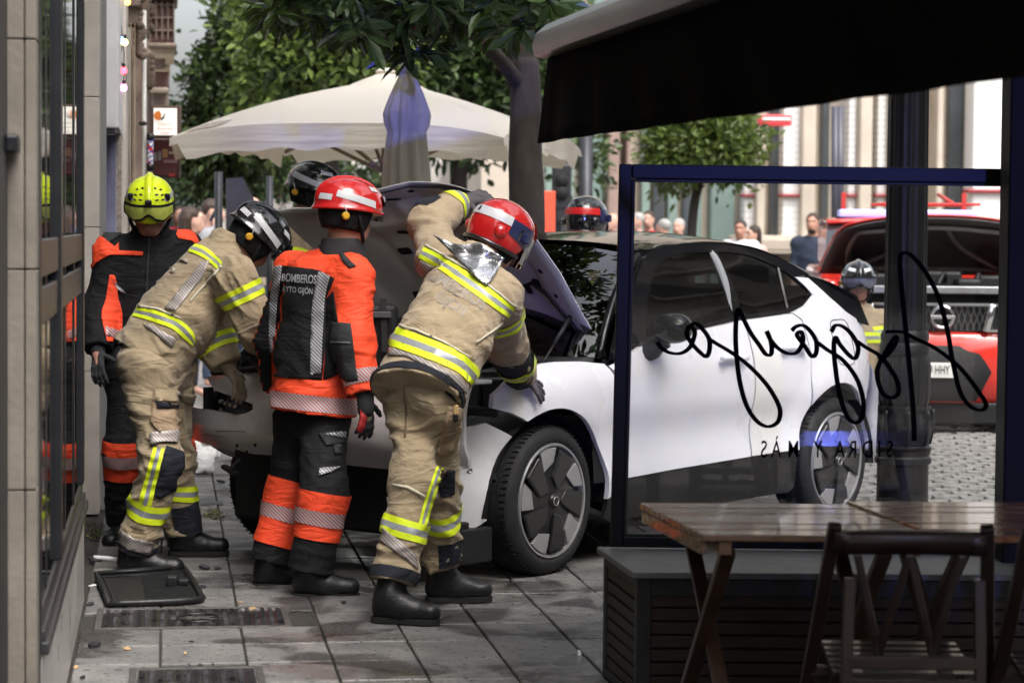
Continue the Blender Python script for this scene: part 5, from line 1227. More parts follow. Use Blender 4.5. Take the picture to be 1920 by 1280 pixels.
def head_prims(c, R, s=1.):
    """R columns: right, forward, up"""
    r, f, u = R[:, 0], R[:, 1], R[:, 2]; q = lambda x, y, z: c+(r*x+f*y+u*z)*s
    P = [ell(q(0, -.012, .035), np.array([.076, .094, .092])*s, R), ell(q(0, .022, -.03), np.array([.062, .072, .082])*s, R), cone(q(-.03, .058, -.085), q(.03, .058, -.085), .028*s, .028*s), cone(q(0, .088, .008), q(0, .108, -.030), .010*s, .016*s), cone(q(-.015, .09, -.062), q(.015, .09, -.062), .011*s, .011*s), cone(q(-.045, .078, .03), q(.045, .078, .03), .014*s, .014*s), ell(q(.078, -.005, -.01), np.array([.010, .020, .032])*s, R), ell(q(-.078, -.005, -.01), np.array([.010, .020, .032])*s, R), cone(q(.035, .066, -.02), q(.045, .05, -.03), .02*s, .02*s), cone(q(-.035, .066, -.02), q(-.045, .05, -.03), .02*s, .02*s)]
    S = [ell(q(.03, .097, .012), np.array([.016, .012, .010])*s, R), ell(q(-.03, .097, .012), np.array([.016, .012, .010])*s, R)]
    return P, S
def face_bits(c, R, parent, s=1.):
    r, f, u = R[:, 0], R[:, 1], R[:, 2]; q = lambda x, y, z: c+(r*x+f*y+u*z)*s
    for sx in (-1, 1):
        MB().lathe([(0, .010*s), (.007*s, .007*s), (.0095*s, 0), (.007*s, -.007*s), (0, -.01*s)], q(.03*sx, .082, .012), f, 12, False).build('eye', mat('eye', (.6, .58, .55), .2), parent, True, world=True)
        MB().tube([q(.015*sx, .094, .034), q(.032*sx, .096, .039), q(.048*sx, .086, .033)], .0045*s, 6).build('eyebrow', M_HAIRB, parent, True, world=True)
    MB().tube([q(-.022, .095, -.0635), q(0, .103, -.061), q(.022, .095, -.0635)], .0035*s, 6).build('mouth', mat('lips', (.30, .09, .08), .5), parent, True, world=True)
def frame(fwd, up=UP):
    f = nrm(fwd); r = nrm(np.cross(f, up)); u = np.cross(r, f); return np.stack([r, f, u], 1)

# ---- helmets, in head coordinates (x right, y forward, z up)
class Helmet:
    def __init__(s, c, R, dims=(.128, .155, .135), rim=None, flare=0., ridge=0.):
        s.c = np.asarray(c, float); s.R = R; s.d = dims; s.rim = rim or (lambda az: -.02); s.fl = flare; s.ridge = ridge
    def loc(s, az, z, off=0.):
        hx, hy, hz = s.d; zr = s.rim(az); q = z/hz; rad = math.sqrt(max(0, 1-abs(q)**2.35)) if z > 0 else 1-.30*q*q
        if s.fl: rad += s.fl*max(0, 1-(z-zr)/.03)**1.5 if z > zr-.001 else s.fl
        x, y = hx*rad*math.sin(az), hy*rad*math.cos(az)
        n = nrm([x/hx**2+1e-6, y/hy**2, z/hz**2*1.0 if z > 0 else 0.])
        ro = s.ridge*max(0, 1-(abs(x)/.022)**2)*min(1, max(0, z/.05)) if s.ridge else 0
        return np.array([x, y, z])+n*(off+ro)
    def w(s, p): return s.c+s.R@np.asarray(p, float)
    def pt(s, az, z, off=0.): return s.w(s.loc(math.radians(az), z, off))
    def shell(s, name, m, parent, label=None):
        na, nz = 72, 26; P = []
        for i in range(nz+1):
            row = []
            for j in range(na):
                az = 2*math.pi*j/na; zr = s.rim(az); t = i/nz; z = zr+(s.d[2]*.9995-zr)*math.sin(t*math.pi/2)**1.0; row.append(s.w(s.loc(az, z)))
            P.append(row)
        o = MB().grid(P, True).build(name, m, parent, True, world=True, solid=.006, angle=60); return o
    def patch(s, name, m, parent, az0, az1, z0, z1, off=.0025, n=14, tilt=0., sub=False):
        """z0,z1 may be functions of az in degrees"""
        f0 = z0 if callable(z0) else (lambda a: z0); f1 = z1 if callable(z1) else (lambda a: z1)
        P = [[s.pt(a, f0(a)+(f1(a)-f0(a))*k/5, off) for a in np.linspace(az0, az1, n)] for k in range(6)]
        return MB().grid(P).build(name, m, parent, True, world=True)
    def strap(s, name, m, parent, pts, r=.006): return MB().tube(spline3([s.w(p) for p in pts], 5), r, 8).build(name, m, parent, True, world=True)
def helmet_f2(c, R, parent, m, stripe=M_HWHT):
    """open-face rescue helmet with brim, ridge, side knob"""
    H = Helmet(c, R, (.122, .158, .132), lambda a: -.012-.020*math.cos(a+math.pi)*.5-.012*(1-abs(math.sin(a))), .09, .012); sh = H.shell('helmet', m, parent)
    for sg in (1, -1):
        H.patch('white_stripe', stripe, sh, sg*55, sg*128, lambda a: .012+.0003*(abs(a)-55), lambda a: .042+.0003*(abs(a)-55), .003)
        H.patch('white_stripe', stripe, sh, sg*135, sg*165, .014, .040, .003)
        H.patch('white_stripe', stripe, sh, sg*20, sg*60, lambda a: .085, lambda a: .103, .003)
    # liner and neck protector
    L_ = Helmet(c, R, (.108, .138, .12), lambda a: -.085 if math.cos(a) < .25 else -.03, 0.); P = [[L_.w(L_.loc(az, z)) for az in np.radians(np.linspace(50, 310, 40))] for z in np.linspace(-.105, 0, 7)]
    MB().grid(P).build('neck_liner', M_BLKC, sh, True, world=True, solid=.006)
    for sg in (1, -1):
        k = H.w((.117*sg, -.045, -.045)); MB().lathe([(.0, .012), (.014, .012), (.019, .006), (.019, -.01), (.012, -.014)], k, R[:, 0]*sg, 8).build('adjust_knob', M_KNOB, sh, False, world=True, bevel=.003)
        H.strap('chin_strap', M_BLKC, sh, [(.108*sg, .02, -.03), (.098*sg, .045, -.09), (.05*sg, .075, -.135), (0, .085, -.145)], .009)
        H.strap('cord', M_HWHT, sh, [(.125*sg, -.06, .0), (.124*sg, -.045, -.03)], .0025)
    P = [[H.w((.128*math.sin(a), .165*math.cos(a), z)) for a in np.radians(np.linspace(-62, 62, 22))] for z in np.linspace(-.035, .012, 4)]; MB().grid(P).build('visor', M_VIS, sh, True, world=True)
    H.patch('brow_piece', M_HBLK, sh, -22, 22, .03, .07, .010)
    return sh
def helmet_f1(c, R, parent, m, band=M_HWHT, band2=M_HNAV):
    """full-shell helmet covering the ears"""
    def rim(a): ca = math.cos(a); return -.085 if ca < .2 else (-.085+.085*min(1, (ca-.2)/.35))
    H = Helmet(c, R, (.132, .162, .145), rim, .0, .0); sh = H.shell('helmet', m, parent)
    for sg in (1, -1):
        zt = lambda a: .052-.0009*(abs(a)-110)*0
        H.patch('white_band', band, sh, sg*112, sg*180, .020, .062, .003); H.patch('navy_band', band2, sh, sg*58, sg*112, lambda a: -.045+.0006*(abs(a)-58), lambda a: .056, .0035)
        MB().lathe([(.0, .016), (.018, .015), (.026, .008), (.030, -.002)], H.pt(sg*125, -.02, .002), nrm(H.pt(sg*125, -.02, .05)-H.pt(sg*125, -.02)), 20).build('side_boss', m, sh, True, world=True)
        for k in range(3): H.patch('buckle_slot', M_HBLK, sh, sg*(70+k*9), sg*(75+k*9), -.02, .03, .007, 4)
        MB().box(H.pt(sg*80, .005, .012), (.03, .03, .045), R).build('visor_buckle', M_HNAV, sh, world=True, bevel=.006)
    # the trim along its lower edge
    rp = [H.pt(a, -.083, .003) for a in np.linspace(70, 290, 40)]; MB().tube(rp, .010, 8).build('edge_trim', M_HBLK, sh, True, world=True)
    P = [[H.w((.134*math.sin(a), .168*math.cos(a), z)) for a in np.radians(np.linspace(-68, 68, 22))] for z in np.linspace(-.10, .03, 6)]; MB().grid(P).build('visor', glass_mat('visor_gold', (.55, .42, .3), .03, dirt=.12), sh, True, world=True)
    H.patch('crest', m, sh, -30, 30, .03, .10, .012)
    L_ = Helmet(c, R, (.116, .14, .12), lambda a: -.1, 0.); P = [[L_.w(L_.loc(az, z)) for az in np.radians(np.linspace(60, 300, 40))] for z in np.linspace(-.125, -.05, 5)]; MB().grid(P).build('neck_liner', M_BLKC, sh, True, world=True)
    return sh, H

# ---- figure
def body_prims(J, hd, hR, fwd):
    P, S = head_prims(hd, hR); fl = nrm(fwd)
    P += [cone(hd-hR[:, 2]*.05-hR[:, 1]*.015, J['neck'], .058, .065), cone(J['neck'], J['chest'], .075, .125, fl, .8), cone(J['chest'], J['pelvis'], .135, .13, fl, .75), cone(J['sl'], J['sr'], .06, .06)]
    for s in 'lr':
        P += [cone(J['s'+s], J['e'+s], .052, .043), cone(J['e'+s], J['w'+s], .043, .026), cone(J['w'+s], J['w'+s]+nrm(J['w'+s]-J['e'+s])*.07, .026, .013, None, 1.)]
        P += [cone(J['h'+s], J['k'+s], .082, .055), cone(J['k'+s], J['a'+s], .055, .040), cone(J['a'+s]-UP*.0, J['a'+s]+nrm(J['t'+s])*.13-UP*.06, .04, .03)]
    return P, S
def person(label, J, fwd, hd, hR, skin=M_SKIN, res=.0125, group=None, face=False, base=None, hres=None):
    fl = nrm([fwd[0], fwd[1], 0]); b = (J['al']+J['ar'])/2 if base is None else np.asarray(base, float); loc = np.array([b[0], b[1], 0.])
    P, S = body_prims(J, hd, hR, fwd); v, f = sdf_mesh(P, res, .035, S)
    me = mesh_obj('person', v-loc, f, skin, None, True); me.location = loc; tag(me, label, 'person', group)
    if face: face_bits(hd, hR, me)
    return me
def jacket(J, fwd, parent, m, seed, hem=.10, w=(.205, .195, .20), dep=.74, arm=(.082, .075, .062), res=.0098, fold=.0075, collar=True, cuff=-.02, slv=(1., 1.), name='jacket', extra=()):
    ax = nrm(J['pelvis']-J['chest']); fl = nrm(fwd-ax*np.dot(fwd, ax)); end = J['pelvis']+ax*hem; mid = (J['chest']+J['pelvis'])/2+(fl*0)
    T = [cone(J['chest']-ax*.06, mid, w[0], w[1], fl, dep), kcut(cone(mid, end+ax*.12, w[1], w[2]*1.06, fl, dep+.04), end, ax), cone(J['sl'], J['sr'], .088, .088), cone(J['neck']+ax*.03, J['chest'], .085, .17, fl, .8)]
    if collar: T += [kcut(cone(J['neck']+ax*.02, J['neck']-ax*.075, .088, .080), J['neck']-ax*.052, -ax)]
    A = []
    for i, s in enumerate('lr'):
        fa = nrm(J['w'+s]-J['e'+s]); wr = J['w'+s]+fa*cuff
        A += [cone(J['s'+s], J['e'+s], arm[0], arm[1]), kcut(cone(J['e'+s], wr+fa*.05, arm[1], arm[2]), wr, fa)]
    def disp(p):
        d = folds(p, seed, 8.5, fold, ax)
        return d
    v, f = sdf_mesh(T+A+list(extra), res, .055, disp=disp); o = mesh_obj(name, v, f, m, parent, True, world=True); return o, bvh_of(v, f)
def trousers(J, fwd, parent, m, seed, leg=(.125, .105, .098), res=.0098, fold=.008, hemz=.055, seat=.165, name='trousers'):
    fl = nrm(fwd); P = [cone(J['hl'], J['hr'], seat, seat, fl, .86), cone(J['pelvis'], (J['hl']+J['hr'])/2, seat+.015, seat+.015, fl, .78)]
    for s in 'lr':
        ax = nrm(J['a'+s]-J['k'+s]); end = J['a'+s]-ax*hemz+ax*.04
        P += [cone(J['h'+s], J['k'+s], leg[0], leg[1]), kcut(cone(J['k'+s], end+ax*.06, leg[1], leg[2]), end, ax)]
    def disp(p): return folds(p, seed, 8., fold, UP)
    v, f = sdf_mesh(P, res, .05, disp=disp); o = mesh_obj(name, v, f, m, parent, True, world=True); return o, bvh_of(v, f)
def navy_arm(J, s, jk, r0, r1, seed, t0=.03):
    a = nrm(J['w'+s]-J['e'+s]); A_ = J['e'+s]+a*t0; B_ = J['w'+s]-a*.02
    v, f = sdf_mesh([kcut(kcut(cone(J['e'+s]-a*.03, J['w'+s]+a*.06, r0, r1), B_, a), A_, -a)], .009, .02, disp=lambda p: folds(p, seed, 10, .006, a)); return mesh_obj('navy_sleeve', v, f, M_NAVY, jk, True, world=True)
def lerp(a, b, t): return np.asarray(a)*(1-t)+np.asarray(b)*t

# ------------------------------------------------------------------ M: the man in orange and black, back to us
J = dict(pelvis=at(588, 745, 10.76), chest=at(606, 575, 10.76), neck=at(640, 468, 10.74), sl=at(553, 512, 10.92), sr=at(661, 520, 10.62), el=at(516, 640, 10.98), er=at(664, 640, 10.56), wl=at(520, 735, 11.1), wr=at(684, 745, 10.52),
         hl=at(562, 790, 10.84), hr=at(606, 790, 10.74), kl=at(543, 925, 10.90), kr=at(607, 930, 10.58), al=at(506, 1058, 10.88), ar=at(581, 1076, 10.58), tl=np.array([.9, .35, 0]), tr=np.array([1., .06, 0]))
fw = nrm([.55, .83, 0]); hR = frame(nrm([.90, .38, -.16])); hd = at(650, 408, 10.72)
pM = person('firefighter with red helmet and orange black jacket standing upright with back turned', J, fw, hd, hR, face=True)
jk, bv = jacket(J, fw, pM, M_ORG, 11, hem=.065, w=(.195, .188, .198), dep=.86, arm=(.092, .084, .068), fold=.007, collar=False)
# black back panel, strips of hatched tape, lettering
px_piece('back_panel', bv, [(529, 498), (600, 507), (628, 522), (612, 560), (611, 640), (604, 712), (514, 706), (513, 640), (514, 560)], M_BLKC, jk, .004)
px_piece('hatched_strip', bv, smooth_poly([(516, 500, 1), (530, 499, 1), (527, 530), (520, 580), (517, 640), (521, 704, 1), (509, 690, 1), (505, 620), (508, 560)], 5), M_HAT, jk, .008)
px_piece('hatched_strip', bv, smooth_poly([(598, 508, 1), (620, 518, 1), (610, 560), (606, 620), (602, 700, 1), (582, 702, 1), (583, 620), (588, 560)], 5), M_HAT, jk, .008)
text_px(bv, 'BOMBEROS', 563, 524, 20, math.radians(4), M_LET, jk, .013, .025, .62); text_px(bv, 'AYTO GIJÓN', 560, 545, 15, math.radians(5), M_LET, jk, .013, .02, .64)
px_piece('shoulder_patch', bv, [(628, 465), (640, 472), (668, 500), (655, 503), (644, 492)], M_BLKC2, jk, .004)
px_piece('sleeve_panel', bv, [(622, 603), (658, 607), (662, 640), (668, 690), (672, 712), (652, 716), (638, 706), (626, 690), (618, 640)], M_BLKC2, jk, .005)
px_piece('sleeve_seam', bv, [(622, 639), (657, 641), (657, 645), (622, 643)], mat('seam_grey', (.10, .10, .11), .6), jk, .008)
px_piece('side_panel', bv, [(612, 560), (626, 545), (634, 600), (640, 700), (606, 712), (611, 640)], M_BLKC, jk, .0035)
one_band('hem_tape', bv, J['chest'], J['pelvis'], .395, .465, -fw, M_HAT2, jk, .30, (-125, 125)); one_band('cuff_tape', bv, J['er'], J['wr'], .135, .195, -fw, M_HAT2, jk, .14)
one_band('hem_edge', bv, J['chest'], J['pelvis'], .507, .56, -fw, M_BLKC, jk, .30, (-140, 140)); one_band('cuff_edge', bv, J['er'], J['wr'], .235, .262, -fw, M_BLKC, jk, .14)
px_piece('left_sleeve', bv, [(470, 545), (502, 520), (514, 560), (512, 640), (516, 700), (524, 730), (470, 748), (462, 640)], M_BLKC, jk, .0045)
col_ = sdf_mesh([kcut(cone(J['neck']-UP*.055, J['neck']+UP*.09+nrm([.5, 0, 0])*.01, .112, .086), J['neck']+UP*.052, UP)], .008, .02); mesh_obj('collar', *col_, M_BLKC2, jk, True, world=True)
tr, bt = trousers(J, fw, pM, M_BLKC, 14, leg=(.108, .098, .096), seat=.118, fold=.006)
for s in 'lr':
    one_band('orange_knee_band', bt, J['k'+s], J['a'+s], -.02 if s == 'r' else -.06, .24 if s == 'l' else .19, -fw, M_ORG, tr, .2, off=.007); one_band('hatched_tape', bt, J['k'+s], J['a'+s], .06, .125, -fw, M_HAT2, tr, .2, off=.011)
px_piece('pocket_flap', bt, [(597, 812), (648, 806), (647, 829), (612, 836)], M_BLKC2, tr, .008); px_piece('hatched_patch', bt, [(606, 814), (646, 808), (646, 822)], M_HAT, tr, .012)
px_piece('pocket_tab', bt, [(625, 834), (639, 833), (639, 850), (627, 852)], M_BLKC2, tr, .007); px_piece('hatched_patch', bt, [(599, 878), (638, 875), (620, 886), (598, 892)], M_HAT, tr, .008)
boot(J['ar'], (1, .05, 0), pM, shin=J['kr']); boot(J['al'], (.92, .35, 0), pM, shin=J['kl'])
gl = glove(J['wr'], nrm(at(690, 800, 10.5)-J['wr']), nrm([-.7, .7, 0]), nrm([.6, .8, 0]), M_BLKC2, pM, .28)
_gv = bvh_of([gl.matrix_basis @ v.co + pM.location for v in gl.data.vertices], [tuple(p.vertices) for p in gl.data.polygons]); px_piece('red_palm', _gv, [(672, 760), (690, 762), (688, 785), (682, 806), (672, 815), (668, 800)], M_GLVR, gl, .002, 3.)
v_, f_ = sdf_mesh([cone(J['wr']+UP*.03, J['wr']-UP*.055+np.array([.006, -.012, 0]), .041, .036)], .006, .01); mesh_obj('glove_cuff', v_, f_, M_BLKC2, gl, True, world=True)
v_, f_ = sdf_mesh([cone(J['wr']+nrm([.5, -.8, 0])*.022-UP*.03, J['wr']+nrm([.5, -.8, 0])*.022-UP*.085, .022, .024, nrm([.5, -.8, 0]), .6)], .005, .01); mesh_obj('glove_back', v_, f_, mat('glove_pad', (.30, .29, .20), .6), gl, True, world=True)
helmet_f2(hd+hR[:, 2]*.045, hR, pM, M_HRED)
v_, f_ = sdf_mesh([ell(hd-hR[:, 1]*.030+hR[:, 2]*.01, np.array([.083, .085, .09]), hR)], .008, .02, planes=[(hd-hR[:, 1]*.0, hR[:, 1])]); mesh_obj('hair', v_, f_, M_HAIRB, pM, True, world=True)

_wb = bvh_of([c2w(v.co) for v in WING.data.vertices], [tuple(p.vertices) for p in WING.data.polygons])
def wing_depth(px, py):
    h = _wb.ray_cast(Vector(CC), Vector(nrm(ray(px, py)))); return 11.0 if h[0] is None else float((np.array(h[0])-CC)@CF)
WD0, WD1 = wing_depth(990, 722), wing_depth(1022, 738)
# ------------------------------------------------------------------ R: tan kit, red helmet, leaning over the wing
J = dict(pelvis=at(792, 715, 10.02), chest=at(856, 585, 10.24), neck=at(893, 498, 10.46), sl=at(824, 486, 10.50), sr=at(936, 556, 10.28), el=at(806, 418, 10.78), er=at(948, 645, 10.62), wl=at(864, 379, 10.94), wr=at(977, 703, WD0-.085),
         hl=at(772, 745, 10.10), hr=at(820, 755, 10.0), kl=at(778, 905, 9.96), kr=at(822, 925, 10.24), al=at(731, 1118, 9.84), ar=at(830, 1082, 10.38), tl=np.array([.9, .1, 0]), tr=np.array([.9, .35, 0]))
fw = nrm([.55, .80, -.25]); hR = frame(nrm([.66, .62, -.42]), nrm([.35, .1, 1])); hd = at(934, 447, 10.62)
pR = person('firefighter in tan kit and red helmet leaning over the wing holding up the bonnet', J, fw, hd, hR)
jk, bv = jacket(J, fw, pR, M_TAN2, 21, hem=.075, w=(.212, .205, .200), arm=(.092, .082, .068), fold=.011, cuff=-.03)
tri_px(bv, [(795, 463), (830, 480), (890, 520), (930, 550), (966, 577)], [(785, 483), (825, 506), (880, 545), (925, 577), (953, 596)], jk)
tri_px(bv, [(737, 610), (770, 622), (830, 645), (870, 665), (897, 692), (897, 705)], [(724, 646), (760, 658), (820, 680), (860, 700), (880, 718), (884, 720)], jk)
px_piece('cream_piping', bv, [(741, 605), (780, 617), (835, 641), (880, 668), (880, 671), (835, 645), (780, 621), (740, 609)], M_CREAMP, jk, .007)
px_piece('cream_piping', bv, [(800, 458), (880, 505), (938, 551), (968, 574), (967, 577), (936, 554), (878, 509), (798, 461)], M_CREAMP, jk, .007)
px_piece('hatched_panel', bv, [(724, 648), (790, 672), (860, 706), (876, 724), (874, 738), (840, 705), (760, 668), (712, 666)], M_HATT, jk, .006)
px_piece('hatched_panel', bv, [(790, 488), (815, 500), (790, 545), (772, 580), (754, 600), (766, 550)], M_HATT, jk, .006)
text_px(bv, 'BOMBEROS', 850, 538, 34, math.radians(29), M_LET2, jk, .0035, .02, .80, spacing=1.0); text_px(bv, 'GIJON', 846, 570, 27, math.radians(29), M_LET2, jk, .0035, .02, .82)
px_piece('piping_back', bv, [(958, 588), (930, 612), (893, 640), (892, 644), (931, 617), (960, 592)], M_CREAMP, jk, .007)
tri_band(bv, J['sr'], J['er'], .12, .19, -fw, jk, rmax=.16); 
navy_arm(J, 'r', jk, .098, .072, 77); tri_band(bv, J['er'], J['wr'], .20, .245, -fw, jk, rmax=.14, off=.018); one_band('cream_piping', bv, J['er'], J['wr'], .015, .022, -fw, M_CREAMP, jk, .15, off=.007)
tri_band(bv, J['el'], J['wl'], .15, .225, -fw, jk, rmax=.15); one_band('elbow_patch', bv, J['el'], J['wl'], -.02, .09, -CR+UP*.4, M_NAVY, jk, .15, (-70, 70))
ax = nrm(J['pelvis']-J['chest']); one_band('hem_edge', bv, J['chest'], J['pelvis'], .428, .462, -fw, M_NAVY, jk, .34, off=.006)
tr, bt = trousers(J, fw, pR, M_TAN, 24, leg=(.102, .086, .088), seat=.118, fold=.012, hemz=.11)
tri_band(bt, J['kl'], J['al'], .155, .235, -fw, tr, skew=.02, skewph=-60); tri_band(bt, J['kr'], J['ar'], .06, .145, -fw, tr, skew=.015, skewph=-60)
px_piece('hatched_panel', bt, [(705, 985), (720, 990), (770, 1030), (781, 1042), (781, 1068), (758, 1045), (708, 1010)], M_HATT, tr, .006)
tri_px(bt, [(818, 872), (803, 915), (792, 950), (783, 985)], [(831, 878), (818, 920), (806, 960), (797, 993)], tr)
px_piece('cream_piping', bt, [(737, 906), (765, 910), (797, 928), (796, 933), (764, 916), (736, 911)], M_CREAMP, tr, .006)
one_band('navy_hem', bt, J['kl'], J['al'], .37, .42, -fw, M_NAVY, tr, .2); one_band('navy_shin', bt, J['kr'], J['ar'], .20, .42, nrm([1, -.4, 0]), M_NAVY, tr, .2, (-75, 75)); one_band('navy_hem', bt, J['kr'], J['ar'], .335, .41, -fw, M_NAVY, tr, .2)
px_piece('navy_knee', bt, [(838, 880), (852, 880), (852, 925), (842, 930), (826, 932), (822, 910)], M_NAVY, tr, .005)
px_piece('seat_seam', bt, [(756, 712), (760, 712), (766, 770), (762, 820), (758, 820), (761, 770)], mat('seam_tan', (.20, .14, .085), .9), tr, .003)
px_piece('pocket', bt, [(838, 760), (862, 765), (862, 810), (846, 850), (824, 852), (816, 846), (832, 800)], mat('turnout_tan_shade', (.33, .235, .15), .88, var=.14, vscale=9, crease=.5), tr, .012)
bk = at(855, 768, 9.9); MB().box(bk, (.022, .03, .04)).build('belt_clip', mat('clip_tan', (.5, .33, .15), .5), tr, world=True, bevel=.004); MB().box(bk-UP*.035, (.018, .03, .03)).build('belt_strap', M_BLKC, tr, world=True, bevel=.004)
boot(J['al'], (.75, -.2, 0), pR, .98, shin=J['kl']); boot(J['ar'], (.85, .1, 0), pR, .98, shin=J['kr'])
glove(J['wl'], nrm(at(925, 361, 10.98)-J['wl']), nrm([.1, .7, -.7]), nrm([.5, -.5, .3]), M_GLV, pR, .5, 1.15)
glove(J['wr'], nrm(at(1024, 737, WD1-.05)-J['wr']), nrm([-.35, .6, -.7]), nrm([-.3, .8, .3]), M_GLV, pR, .12, 1.0, .35)
hm, H = helmet_f1(hd+hR[:, 2]*.03, hR, pR, M_HRED)
v_, f_ = text_mesh('R', .03, .0012); MB().add([H.pt(182-p[0]*400, .041+p[1], .005) for p in v_], f_).build('sticker_letter', M_HBLK, hm, world=True)
# aluminised neck curtain
cu_px = smooth_poly([(812, 440, 1), (858, 458), (900, 455, 1), (946, 484, 1), (918, 530), (904, 530), (880, 508), (850, 478)], 4)
Vv, F_, _ = cdt(cu_px, 6); dep = []
for a, b in Vv:
    h_ = bv.ray_cast(Vector(CC), Vector(nrm(ray(a, b)))); dep.append(h_[3] if h_[0] is not None else 10.35)
dep = np.array(dep); vs = []
cu_c = at(900, 470, 10.30); 
for (a, b), d_ in zip(Vv, dep):
    pl_ = 10.34-.0009*(a-812)-.0006*(b-440); vs.append(CC+nrm(ray(a, b))*(min(d_-.02, pl_+.03 if b < 480 else pl_+.06)+.006*math.sin(a*.16+b*.05)))
mesh_obj('neck_curtain', vs, F_, M_ALUC, hm, True, world=True, solid=.004)
# ------------------------------------------------------------------ L: tan kit, black helmet, bent over at the left
J = dict(pelvis=at(296, 648, 11.36), chest=at(368, 545, 11.40), neck=at(425, 462, 11.46), sl=at(420, 490, 11.58), sr=at(440, 520, 11.22), el=at(392, 620, 11.48), er=at(484, 612, 11.24), wl=at(428, 690, 11.44), wr=at(520, 690, 11.42),
         hl=at(314, 690, 11.48), hr=at(276, 690, 11.26), kl=at(324, 868, 11.66), kr=at(302, 872, 11.16), al=at(345, 1000, 11.76), ar=at(252, 1036, 11.26), tl=np.array([1, .1, 0]), tr=np.array([1, .1, 0]))
fw = nrm([.75, .45, -.5]); hR = frame(nrm([.66, .25, -.72]), nrm([.6, .1, .75])); hd = at(472, 452, 11.46)
pL = person('firefighter in tan kit and black helmet bent over the torn bumper at left', J, fw, hd, hR, face=True)
jk, bv = jacket(J, fw, pL, M_TAN, 31, hem=.095, w=(.20, .215, .222), arm=(.098, .090, .078), fold=.011, cuff=-.02)
tri_px(bv, [(316, 462), (345, 455), (380, 462), (408, 482), (418, 492)], [(305, 478), (340, 470), (375, 480), (400, 498), (408, 507)], jk)
tri_px(bv, [(243, 575), (290, 582), (335, 598), (360, 620), (367, 640)], [(236, 590), (270, 598), (320, 615), (345, 635), (360, 648)], jk, (0, .32, .66, 1))
px_piece('cream_piping', bv, [(246, 570), (295, 577), (338, 594), (338, 597), (294, 581), (245, 574)], M_CREAMP, jk, .007)
px_piece('hatched_panel', bv, [(378, 492), (394, 488), (380, 520), (352, 555), (330, 583), (310, 578), (335, 545), (360, 515)], M_HATT, jk, .006)
px_piece('hatched_panel', bv, [(268, 608), (290, 612), (330, 635), (322, 652), (300, 632)], M_HATT, jk, .006)
px_piece('cream_piping', bv, [(415, 497), (395, 520), (368, 548), (355, 565), (358, 566), (371, 550), (398, 523), (418, 500)], M_CREAMP, jk, .007)
px_piece('lettering_patch', bv, [(316, 478), (355, 487), (352, 494), (312, 484)], M_LET2, jk, .006); px_piece('lettering_patch', bv, [(300, 496), (330, 504), (326, 512), (296, 503)], M_LET2, jk, .006)
tri_band(bv, J['sr'], J['er'], .05, .125, -CF, jk, rmax=.17); one_band('cream_piping', bv, J['sr'], J['er'], .235, .243, -CF, M_CREAMP, jk, .17, off=.007); navy_arm(J, 'r', jk, .098, .085, 78, .02)
tri_band(bv, J['el'], J['wl'], .05, .115, -CF, jk, rmax=.16)
one_band('hem_edge', bv, J['chest'], J['pelvis'], .405, .44, -CF, M_NAVY, jk, .34, off=.006)
px_piece('collar_tab', bv, [(378, 428), (392, 430), (391, 440), (380, 440)], M_YEL, jk, .008)
tr, bt = trousers(J, nrm([.8, .4, 0]), pL, M_TAN, 34, leg=(.118, .094, .092), seat=.148, fold=.012)
tri_band(bt, J['kr'], J['ar'], .165, .255, -CF, tr, skew=.01); tri_band(bt, J['kl'], J['al'], .10, .18, -CF, tr, skew=-.03, skewph=60)
tri_px(bt, [(288, 838), (274, 890), (258, 948)], [(309, 840), (296, 895), (284, 948)], tr, mats=[M_YEL, M_TAPE])
px_piece('hatched_panel', bt, [(210, 980), (250, 1008), (288, 1016), (280, 1040), (240, 1030), (208, 1005)], M_HATT, tr, .006)
px_piece('navy_knee', bt, [(312, 835), (352, 850), (350, 905), (300, 935), (288, 930), (300, 880)], M_NAVY, tr, .004)
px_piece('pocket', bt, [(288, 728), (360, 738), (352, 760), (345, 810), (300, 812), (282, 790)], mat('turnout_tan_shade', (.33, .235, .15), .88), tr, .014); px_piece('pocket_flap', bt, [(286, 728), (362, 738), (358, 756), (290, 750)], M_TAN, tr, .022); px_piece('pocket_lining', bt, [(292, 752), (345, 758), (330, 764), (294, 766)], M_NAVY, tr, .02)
px_piece('hatched_panel', bt, [(280, 810), (335, 806), (330, 830), (284, 832)], M_HATT, tr, .018)
one_band('navy_hem', bt, J['kr'], J['ar'], .385, .44, -CF, M_NAVY, tr, .2); one_band('navy_shin', bt, J['kl'], J['al'], .20, .40, nrm([1, -.5, 0]), M_NAVY, tr, .2, (-80, 80))
boot(J['ar'], (1, .0, 0), pL, 1.06, shin=J['kr']); boot(J['al'], (1, .05, 0), pL, 1.0, shin=J['kl'])
glove(J['wl'], nrm(at(446, 716, 11.42)-J['wl']), nrm([-.3, .3, -1]), nrm([.8, .4, 0]), M_GLVT, pL, .45, 1.0); glove(J['wr'], nrm(J['wr']-J['er']), nrm([.5, .3, -1]), nrm([.5, .8, 0]), M_GLVT, pL, .4)
helmet_f2(hd+hR[:, 2]*.045, hR, pL, M_HBLK)

